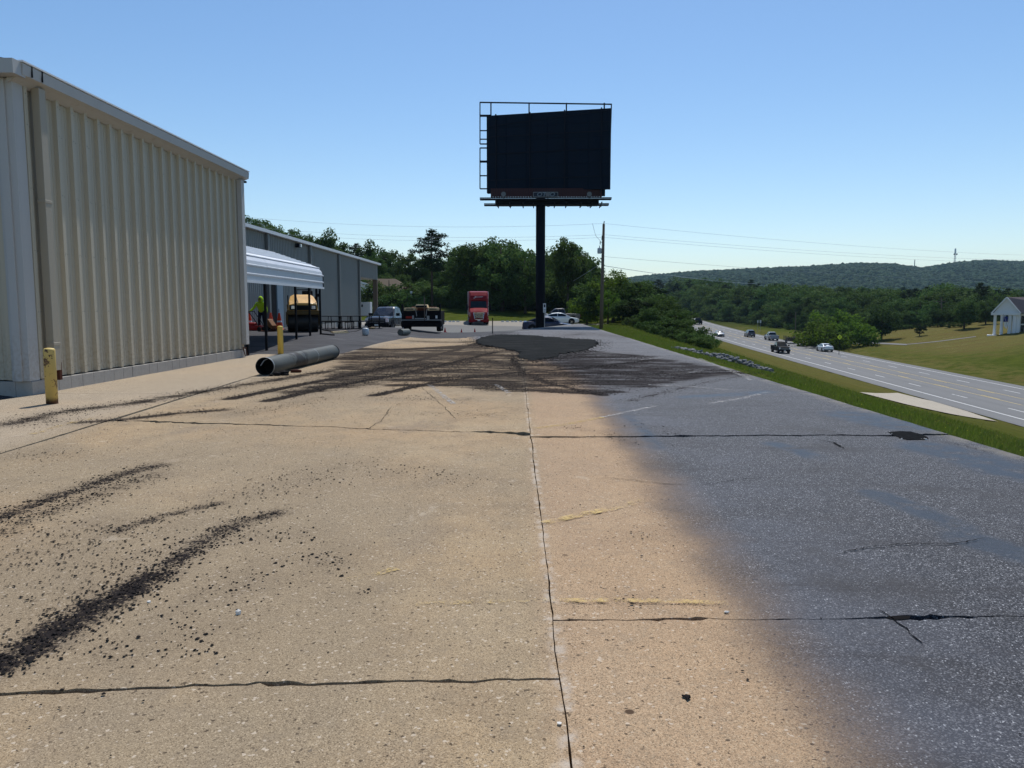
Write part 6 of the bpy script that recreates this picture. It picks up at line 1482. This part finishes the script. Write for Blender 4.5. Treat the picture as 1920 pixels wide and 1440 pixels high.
# ================================================================== TREES
def leaf_cloud(centers, rad, per, size, seed, flat=.75, outb=.7, asp=.55):
    r = np.random.default_rng(seed); n = len(centers) * per
    c = np.repeat(centers, per, 0); rr_ = np.repeat(rad, per)
    d = r.normal(size=(n, 3)); d /= np.linalg.norm(d, axis=1, keepdims=True)
    rad_ = rr_ * (r.random(n) ** .45); p = c + d * rad_[:, None] * np.array([1, 1, flat])
    nrm = d * outb + r.normal(size=(n, 3)) * .55 + np.array([0, 0, .35]); nrm /= np.linalg.norm(nrm, axis=1, keepdims=True)
    t = np.cross(nrm, r.normal(size=(n, 3))); t /= np.linalg.norm(t, axis=1, keepdims=True); b = np.cross(nrm, t)
    s = size * r.uniform(.6, 1.35, n)[:, None]
    v = np.stack([p - t * s, p + b * s * asp, p + t * s, p - b * s * asp], 1).reshape(-1, 3)
    return v, np.arange(4 * n).reshape(-1, 4)
def limbs(mb, base_r, H_, heads, lean, seed):
    r = random.Random(seed)
    pts = [Vector((0, 0, -.3)), Vector((lean[0] * .3, lean[1] * .3, H_ * .3)), Vector((lean[0] * .7, lean[1] * .7, H_ * .6)), Vector((lean[0], lean[1], H_ * .86))]
    mb.tube(pts, [base_r * 1.25, base_r * .85, base_r * .55, base_r * .2], 8)
    for h in heads:
        h = Vector(h); z0 = max(H_ * .22, min(h.z - H_ * .12, H_ * .75)); t = z0 / H_; s_ = Vector((lean[0] * t, lean[1] * t, z0)); m_ = s_.lerp(h, .5) + Vector((0, 0, -.03 * H_))
        mb.tube([s_, m_, h], [base_r * .38, base_r * .25, base_r * .08], 5, caps=False)
def proto_broad(H_, W_, seed, leafmat='leafA', low=.25, ncl=60, per=80, size=.24, name='broadleaf_tree'):
    r = np.random.default_rng(seed); cs = []; rad = []
    lob = r.normal(size=(7, 3)); lob[:, 2] = abs(lob[:, 2]); lob /= np.linalg.norm(lob, axis=1, keepdims=True)
    while len(cs) < ncl:
        d = r.normal(size=3); d /= np.linalg.norm(d); k = (r.random() ** .42)
        bul = .74 + .34 * max(0, (lob @ d).max()) ** 3 * r.uniform(.7, 1.15)
        z = (low + (1 - low) * .5) * H_ + d[2] * k * (1 - low) * .5 * H_ * bul; wz = W_ / 2 * bul
        x = d[0] * k * wz; y = d[1] * k * wz
        if z > H_ * .97 or z < low * H_: continue
        cs.append((x, y, z)); rad.append(W_ * r.uniform(.09, .16))
    cs = np.array(cs); rad = np.array(rad)
    v, f = leaf_cloud(cs, rad, per, size, seed)
    mb = MB(); heads = [tuple(cs[i]) for i in r.choice(len(cs), 9, replace=False)]; limbs(mb, W_ * .03, H_, heads, (r.normal() * .3, r.normal() * .3), seed)
    root = empty(name, (0, 0, 0), 0); part('trunk', mb, 'bark', root, smooth=True); link('crown', trimesh('crown', v, f, MAT[leafmat], 4), root); return root
def proto_pine(H_, W_, seed, name='pine_tree', low=.45, size=.26):
    r = np.random.default_rng(seed); cs = []; rad = []; mb = MB()
    lean = (r.normal() * .25, r.normal() * .25); mb.tube([(0, 0, -.3), (lean[0] * .5, lean[1] * .5, H_ * .5), (lean[0], lean[1], H_ * .97)], [W_ * .035, W_ * .024, W_ * .006], 8)
    nl = 13
    for i in range(nl):
        t = i / (nl - 1); z = H_ * (low + (1 - low) * .96 * t); R_ = W_ / 2 * (math.sin(math.pi * (.22 + .76 * t)) ** .8) * r.uniform(.8, 1.15)
        for k in range(5 if t < .9 else 2):
            a = r.random() * 6.28; rr_ = R_ * r.uniform(.45, 1); cx_, cy_ = lean[0] * t + rr_ * math.cos(a), lean[1] * t + rr_ * math.sin(a); zz = z + rr_ * .18
            cs.append((cx_, cy_, zz)); rad.append(W_ * r.uniform(.08, .14)); cs.append((cx_ * .6, cy_ * .6, zz - .1)); rad.append(W_ * .08)
            mb.tube([(lean[0] * t, lean[1] * t, z), (cx_, cy_, zz)], [W_ * .008, W_ * .003], 4, caps=False)
    cs = np.array(cs); rad = np.array(rad); v, f = leaf_cloud(cs, rad, 44, size, seed, .55, .3, .3)
    root = empty(name, (0, 0, 0), 0); part('trunk', mb, 'bark', root, smooth=True); link('crown', trimesh('crown', v, f, MAT['leafP'], 4), root); return root
def proto_bush(H_, W_, seed, leafmat, name='bush', ncl=34, per=80, size=.15):
    r = np.random.default_rng(seed); cs = []; rad = []
    while len(cs) < ncl:
        d = r.normal(size=3); d /= np.linalg.norm(d); k = r.random() ** .4; z = H_ * .45 + d[2] * k * H_ * .45
        if z < .05 * H_: z = r.random() * .3 * H_
        cs.append((d[0] * k * W_ / 2 * r.uniform(.8, 1.1), d[1] * k * W_ / 2, z)); rad.append(W_ * r.uniform(.1, .18))
    cs = np.array(cs); v, f = leaf_cloud(cs, np.array(rad), per, size, seed)
    mb = MB(); limbs(mb, W_ * .02, H_, [tuple(cs[i]) for i in range(6)], (0, 0), seed)
    root = empty(name, (0, 0, 0), 0); part('stem', mb, 'bark', root); link('foliage', trimesh('foliage', v, f, MAT[leafmat], 4), root); return root
PB = [proto_broad(14, 10, 100 + i, 'leafA', [.16, .22, .12, .2][i], 80, 85, .26) for i in range(4)]
PF = [proto_broad(14, 12, 210 + i, 'leafA', .02, 95, 62, .34) for i in range(4)]
PBr = [proto_broad(9, 8, 130 + i, 'leafB', .08, 44, 90, .18) for i in range(2)]
PP = [proto_pine(16, 8, 150 + i, low=[.42, .3, .5][i]) for i in range(3)]
PU = [proto_bush(4, 5, 170 + i, 'leafA') for i in range(2)]; PUb = [proto_bush(4, 5, 180, 'leafB')]; PC = [proto_broad(7, 5.5, 190, 'leafP', .03, 50, 90, .15, 'cedar_tree')]; PR = [proto_bush(4, 5, 195, 'leafR')]
HH = {}
for L, h_ in ((PB, 14), (PF, 14), (PBr, 9), (PP, 16), (PU, 4), (PUb, 4), (PC, 7), (PR, 4)):
    for p in L: HH[p.name] = h_
used = set(); TN = [0]
KIND = {'broadleaf_tree': 'tree', 'pine_tree': 'tree', 'cedar_tree': 'tree', 'bush': 'bush'}
def plant(plist, px_, top_py, Y, label, group, wf=1.0, hmin=2.0, drop=0.0, x=None):
    p = random.choice(plist); q = atx(px_, Y); top = At(px_, top_py, Y).z; h = max(hmin, top - q.z + drop); s_ = h / HH[p.name]
    q.z -= drop
    sc_ = (s_ * wf * random.uniform(.9, 1.1), s_ * wf * random.uniform(.9, 1.1), s_)
    if p.name not in used:
        used.add(p.name); o = p; o.location = q; o.rotation_euler = (0, 0, random.random() * 6.28); o.scale = sc_
    else: o = copy_tree(p, q, random.random() * 6.28, None, sc_)
    base_name = p.name.split('.')[0]
    tag(o, label, KIND[base_name], group); TN[0] += 1
    return o
SKL = [(380, 385), (450, 393), (480, 400), (500, 412), (530, 410), (560, 425), (600, 432), (620, 430), (645, 452), (665, 458), (690, 443), (712, 450), (740, 475), (775, 472), (800, 475), (835, 478), (850, 458), (880, 450), (950, 443), (985, 450), (1005, 480), (1030, 460), (1062, 447), (1095, 470), (1115, 505), (1150, 515), (1200, 520)]
def sky_y(px_): return np.interp(px_, [s_[0] for s_ in SKL], [s_[1] for s_ in SKL])
WL = 'dark broadleaf tree in the wood beyond the lawn'; WLp = 'dark pine in the wood beyond the lawn'; GW = 'trees of the wood beyond the lawn'; GWp = 'pines of the wood beyond the lawn'
px_ = 395
while px_ < 1120:
    d_ = random.uniform(150, 162); pine = random.random() < .2 and px_ < 800
    plant(PP if pine else PF, px_, sky_y(px_) + random.uniform(-3, 9), d_, WLp if pine else WL, GWp if pine else GW, 1.15 if pine else .85); px_ += random.uniform(19, 29)
px_ = 440
while px_ < 1110:
    d_ = random.uniform(136, 143); t_ = sky_y(px_) + random.uniform(22, 50)
    plant(PF + PB[:1], px_, t_, d_, 'mid-row tree in the wood beyond the lawn', GW + ' middle row', .9); px_ += random.uniform(26, 38)
px_ = 690
while px_ < 1130:
    t_ = random.uniform(508, 545); d_ = random.uniform(128, 134)
    if not (690 < px_ < 775): plant(PF, px_, t_, d_, 'low leafy tree at the foot of the wood beyond the lawn', 'undergrowth at the foot of the wood', 1.25, 2.0, 1.8)
    px_ += random.uniform(20, 30)
for k in range(34):
    px_ = random.uniform(400, 1200) if k < 26 else 760 + 12 * (k - 26); plant(PF, px_, sky_y(px_) + random.uniform(22, 60), random.uniform(166, 178), 'tree deep in the wood beyond the lawn', 'deep trees of the wood', 1.05)
# named individuals
plant([PP[2]], 810, 431, 122, 'tall lone pine rising above the wood left of the red truck', 'lone trees', 1.0, drop=.2)
plant([PB[1]], 1064, 446, 118, 'airy broadleaf tree just right of the billboard pole', 'lone trees', .75)
plant([PF[0]], 942, 443, 126, 'biggest broad crown directly above the red truck', 'lone trees', .95); plant([PF[3]], 885, 452, 128, 'broad tree left of the biggest crown above the red truck', 'lone trees', .8)
plant([PF[2]], 1096, 478, 124, 'rounded tree between the pole and the airy tree', 'lone trees', .8); plant([PF[0]], 985, 470, 122, 'dark tree right behind the billboard pole', 'lone trees', .75)
plant(PUb, 1101, 541, 108, 'bright green shrub behind the parked white sedan', None, 1.0); plant(PUb, 1085, 556, 112, 'lower bright green shrub left of the big one behind the sedan', None, .9)
for px_, t_, d_, lb in ((708, 537, 118, 'dark rounded bush against the house, left one'), (730, 520, 121, 'tall dark bush in front of the brown roof'), (744, 543, 117, 'dark bush right of the tall one at the house'), (764, 545, 117, 'rounded bush at the right end of the house'), (722, 552, 116, 'low dark bush in front of the house')):
    plant(PU, px_, t_ - 4, d_, lb, 'bushes at the house', 1.35)
plant(PR, 757, 531, 123, 'purple-leaved bush beside the brown roof', None, .9)
# bushes on the bank, right of the utility pole
BK = [(1128, 512, 104, 'B'), (1150, 507, 100, 'b'), (1178, 522, 98, 'B'), (1140, 545, 92, 'b'), (1195, 522, 112, 'B'), (1205, 523, 106, 'C'), (1222, 545, 92, 'B'), (1168, 560, 88, 'B'), (1196, 556, 86, 'C'), (1236, 552, 88, 'B'), (1252, 560, 84, 'B'), (1215, 575, 80, 'B'), (1268, 580, 80, 'B'),
      (1243, 590, 76, 'U'), (1283, 597, 76, 'B'), (1296, 603, 74, 'U'), (1262, 612, 71, 'U'), (1308, 612, 72, 'U'), (1322, 618, 70, 'U'), (1288, 622, 68.5, 'U'), (1330, 632, 67.5, 'U'), (1210, 600, 78, 'U'), (1190, 590, 82, 'U'), (1318, 636, 67, 'U'), (1228, 610, 74, 'U'), (1180, 585, 95, 'C'), (1240, 560, 100, 'B'), (1275, 572, 95, 'B'), (1160, 530, 112, 'B'), (1213, 540, 98, 'C')]
for i, (px_, t_, d_, k_) in enumerate(BK):
    plant({'B': PF, 'b': PBr, 'U': PU, 'C': PC}[k_], px_, t_, d_, {'B': 'dark leafy tree in the thicket on the bank', 'b': 'pale green tree at the left of the bank thicket', 'U': 'dark bush in the thicket on the bank', 'C': 'blackish cedar in the bank thicket'}[k_], {'B': 'thicket trees on the bank', 'b': 'pale thicket trees', 'U': 'thicket bushes on the bank', 'C': 'thicket cedars on the bank'}[k_], {'B': 1.25, 'b': 1.1, 'U': 1.45, 'C': 1.5}[k_], 1.2)
# forest beyond the highway
FB = [(1240, 590), (1320, 594), (1400, 604), (1500, 622), (1600, 636), (1700, 646), (1740, 648), (1800, 640), (1850, 632), (1960, 622)]
FT = [(1180, 522), (1250, 528), (1300, 524), (1400, 527), (1500, 533), (1560, 536), (1640, 540), (1720, 540), (1790, 530), (1815, 545), (1860, 540), (1940, 548)]
fb_ = lambda p: np.interp(p, *zip(*FB)); ft_ = lambda p: np.interp(p, *zip(*FT))
rows = [(0, .55), (14, .34), (30, .16), (48, .05), (70, 0)]
for ri, (dd_, lf) in enumerate(rows):
    px_ = 1235 if ri else 1330
    while px_ < 1945:
        D0_ = np.interp(px_, [1240, 1400, 1500, 1600, 1700, 1800, 1900], [400, 300, 245, 215, 195, 178, 185]); d_ = D0_ + dd_ + random.uniform(-4, 4)
        t_ = ft_(px_) + lf * 82 + random.uniform(-7, 9); pine = random.random() < (.35 if ri >= 3 else .08)
        lbl = ['front-row tree of the forest beyond the highway', 'second-row tree of the forest beyond the highway', 'middle tree of the forest beyond the highway', 'deep tree of the forest beyond the highway', 'rearmost tall tree of the forest beyond the highway'][ri]
        plant(PP if pine else PF, px_, t_, d_, lbl.replace('tree', 'pine') if pine else lbl, lbl.replace('tree', 'pines' if pine else 'trees'), 1.2, 3); px_ += random.uniform(18, 28) * (300 / (d_ + 60)) ** .3
for k in range(30):
    px_ = 1335 + k * 18 + random.uniform(-8, 8); D0_ = np.interp(px_, [1240, 1400, 1500, 1600, 1700, 1800, 1900], [400, 300, 245, 215, 195, 178, 185]) - random.uniform(2, 6)
    plant(PU, px_, fb_(px_) - random.uniform(14, 30), D0_, 'low growth along the foot of the far forest', 'undergrowth of the far forest', 1.3, 1.5)
for px_, t_, d_, lb in ((1535, 588, 168, 'light green tree left in the clump behind the diamond sign'), (1572, 568, 178, 'tallest light green tree behind the diamond sign'), (1598, 590, 165, 'light green tree right in the clump behind the diamond sign'), (1553, 602, 160, 'low light green tree before the clump behind the diamond sign')):
    plant(PUb, px_, t_, d_, lb, 'light green clump behind the diamond sign', 1.15, 2, .6)
plant([PF[1]], 1655, 572, 172, 'dark round tree right of the light green clump', None, 1.15); plant(PC, 1727, 604, 168, 'dark conical cedar before the forest', None, 1.2); plant([PF[3]], 1810, 560, 168, 'broad olive tree left of the white portico', None, 1.0)
plant([PF[2]], 1850, 562, 172, 'olive tree touching the portico roof', None, .9); plant([PP[0]], 1838, 530, 215, 'tall wispy pine rising left of the portico roof', None, 1.2)
for p in PB + PF + PBr + PP + PU + PUb + PC + PR:
    if p.name not in used:
        for c in list(p.children): bpy.data.objects.remove(c)
        bpy.data.objects.remove(p)
# far canopy on the hills: one uncountable wood
phi = (1 + 5 ** .5) / 2
iv = np.array([(-1, phi, 0), (1, phi, 0), (-1, -phi, 0), (1, -phi, 0), (0, -1, phi), (0, 1, phi), (0, -1, -phi), (0, 1, -phi), (phi, 0, -1), (phi, 0, 1), (-phi, 0, -1), (-phi, 0, 1)]); iv /= np.linalg.norm(iv[0])
it = np.array([(0, 11, 5), (0, 5, 1), (0, 1, 7), (0, 7, 10), (0, 10, 11), (1, 5, 9), (5, 11, 4), (11, 10, 2), (10, 7, 6), (7, 1, 8), (3, 9, 4), (3, 4, 2), (3, 2, 6), (3, 6, 8), (3, 8, 9), (4, 9, 5), (2, 4, 11), (6, 2, 10), (8, 6, 7), (9, 8, 1)])
ns_ = 30000
yy = 300 + 2050 * rng.random(ns_) ** .80; uu = rng.uniform(.10, .78, ns_); xx = uu * yy
mk = (yy > 430) | (uu > .0); keep = yy > np.interp(983 + 1442 * uu, [1240, 1400, 1500, 1600, 1900], [520, 470, 440, 430, 430])
xx, yy = xx[keep], yy[keep]; n = len(xx); rz_ = rng.uniform(3.6, 7.5, n) * np.interp(yy, [300, 900, 2200], [.75, .85, 1.05]); hz_ = rng.uniform(5, 10, n)
zz = gz(xx, yy) + hz_
v = iv[None] * np.clip(1 + .22 * rng.normal(size=(n, 12, 1)), .6, 1.4) * rz_[:, None, None]; v[..., 2] *= .85
co = (v + np.stack([xx, yy, zz], 1)[:, None]).reshape(-1, 3); Tt = (it[None] + 12 * np.arange(n)[:, None, None]).reshape(-1, 3)
def m_can():
    M = MT('hill_canopy'); n1 = M.noise(.06, 3); n2 = M.noise(.25, 4, .7); n3 = M.noise(.012, 3)
    c = M.mix(M.rmp(n2, .38, .62), (.006, .020, .010), (.030, .070, .030)); c = M.mix(M.rmp(n1, .45, .65, 0, .7), c, (.028, .055, .018)); c = M.mix(M.rmp(n3, .4, .6, 0, .5), c, (.020, .038, .016)); M.bump(n2, 1.0, 2.0)
    return M.set(c, .95, 0, .1)
tag(link('hill_forest', trimesh('hill_forest', co, Tt, m_can(), 3, True)), 'distant forest canopy covering the valley and the hills', 'forest', kind='stuff')

# ================================================================== HAZE
mb = MB(); mb.box((-3100, -420, -30), (5300, 4700, 240))
mh = bpy.data.materials.new('haze_air'); mh.use_nodes = True; t_ = mh.node_tree; t_.nodes.clear(); out = t_.nodes.new('ShaderNodeOutputMaterial'); pvn = t_.nodes.new('ShaderNodeVolumePrincipled')
pvn.inputs['Color'].default_value = (.55, .80, 1.0, 1); pvn.inputs['Density'].default_value = .00008; pvn.inputs['Anisotropy'].default_value = 0.0; t_.links.new(pvn.outputs[0], out.inputs['Volume'])
hz_o = part('haze', mb, mh, None, kind='stuff'); tag(hz_o, 'thin bluish air softening the distant hills', 'haze')

# every look-alike tree gets its place in its row, counted from the left of the photograph
ONE = ['', 'first', 'second', 'third', 'fourth', 'fifth', 'sixth', 'seventh', 'eighth', 'ninth', 'tenth', 'eleventh', 'twelfth', 'thirteenth', 'fourteenth', 'fifteenth', 'sixteenth', 'seventeenth', 'eighteenth', 'nineteenth']
TEN = {20: 'twent', 30: 'thirt', 40: 'fort', 50: 'fift', 60: 'sixt'}
def ordinal(n):
    if n < 20: return ONE[n]
    t, u = n // 10 * 10, n % 10
    return TEN[t] + 'ieth' if u == 0 else TEN[t] + 'y-' + ONE[u]
byl = {}
for o in S.objects:
    if o.parent is None and o.get('category') in ('tree', 'bush', 'stone') and o.get('label'): byl.setdefault(o['label'], []).append(o)
for lb, os_ in byl.items():
    if len(os_) < 2: continue
    os_.sort(key=lambda o: o.location.x / max(1, o.location.y))
    for i, o in enumerate(os_):
        if i < 69: o['label'] = lb + ', ' + ordinal(i + 1) + ' from the left'
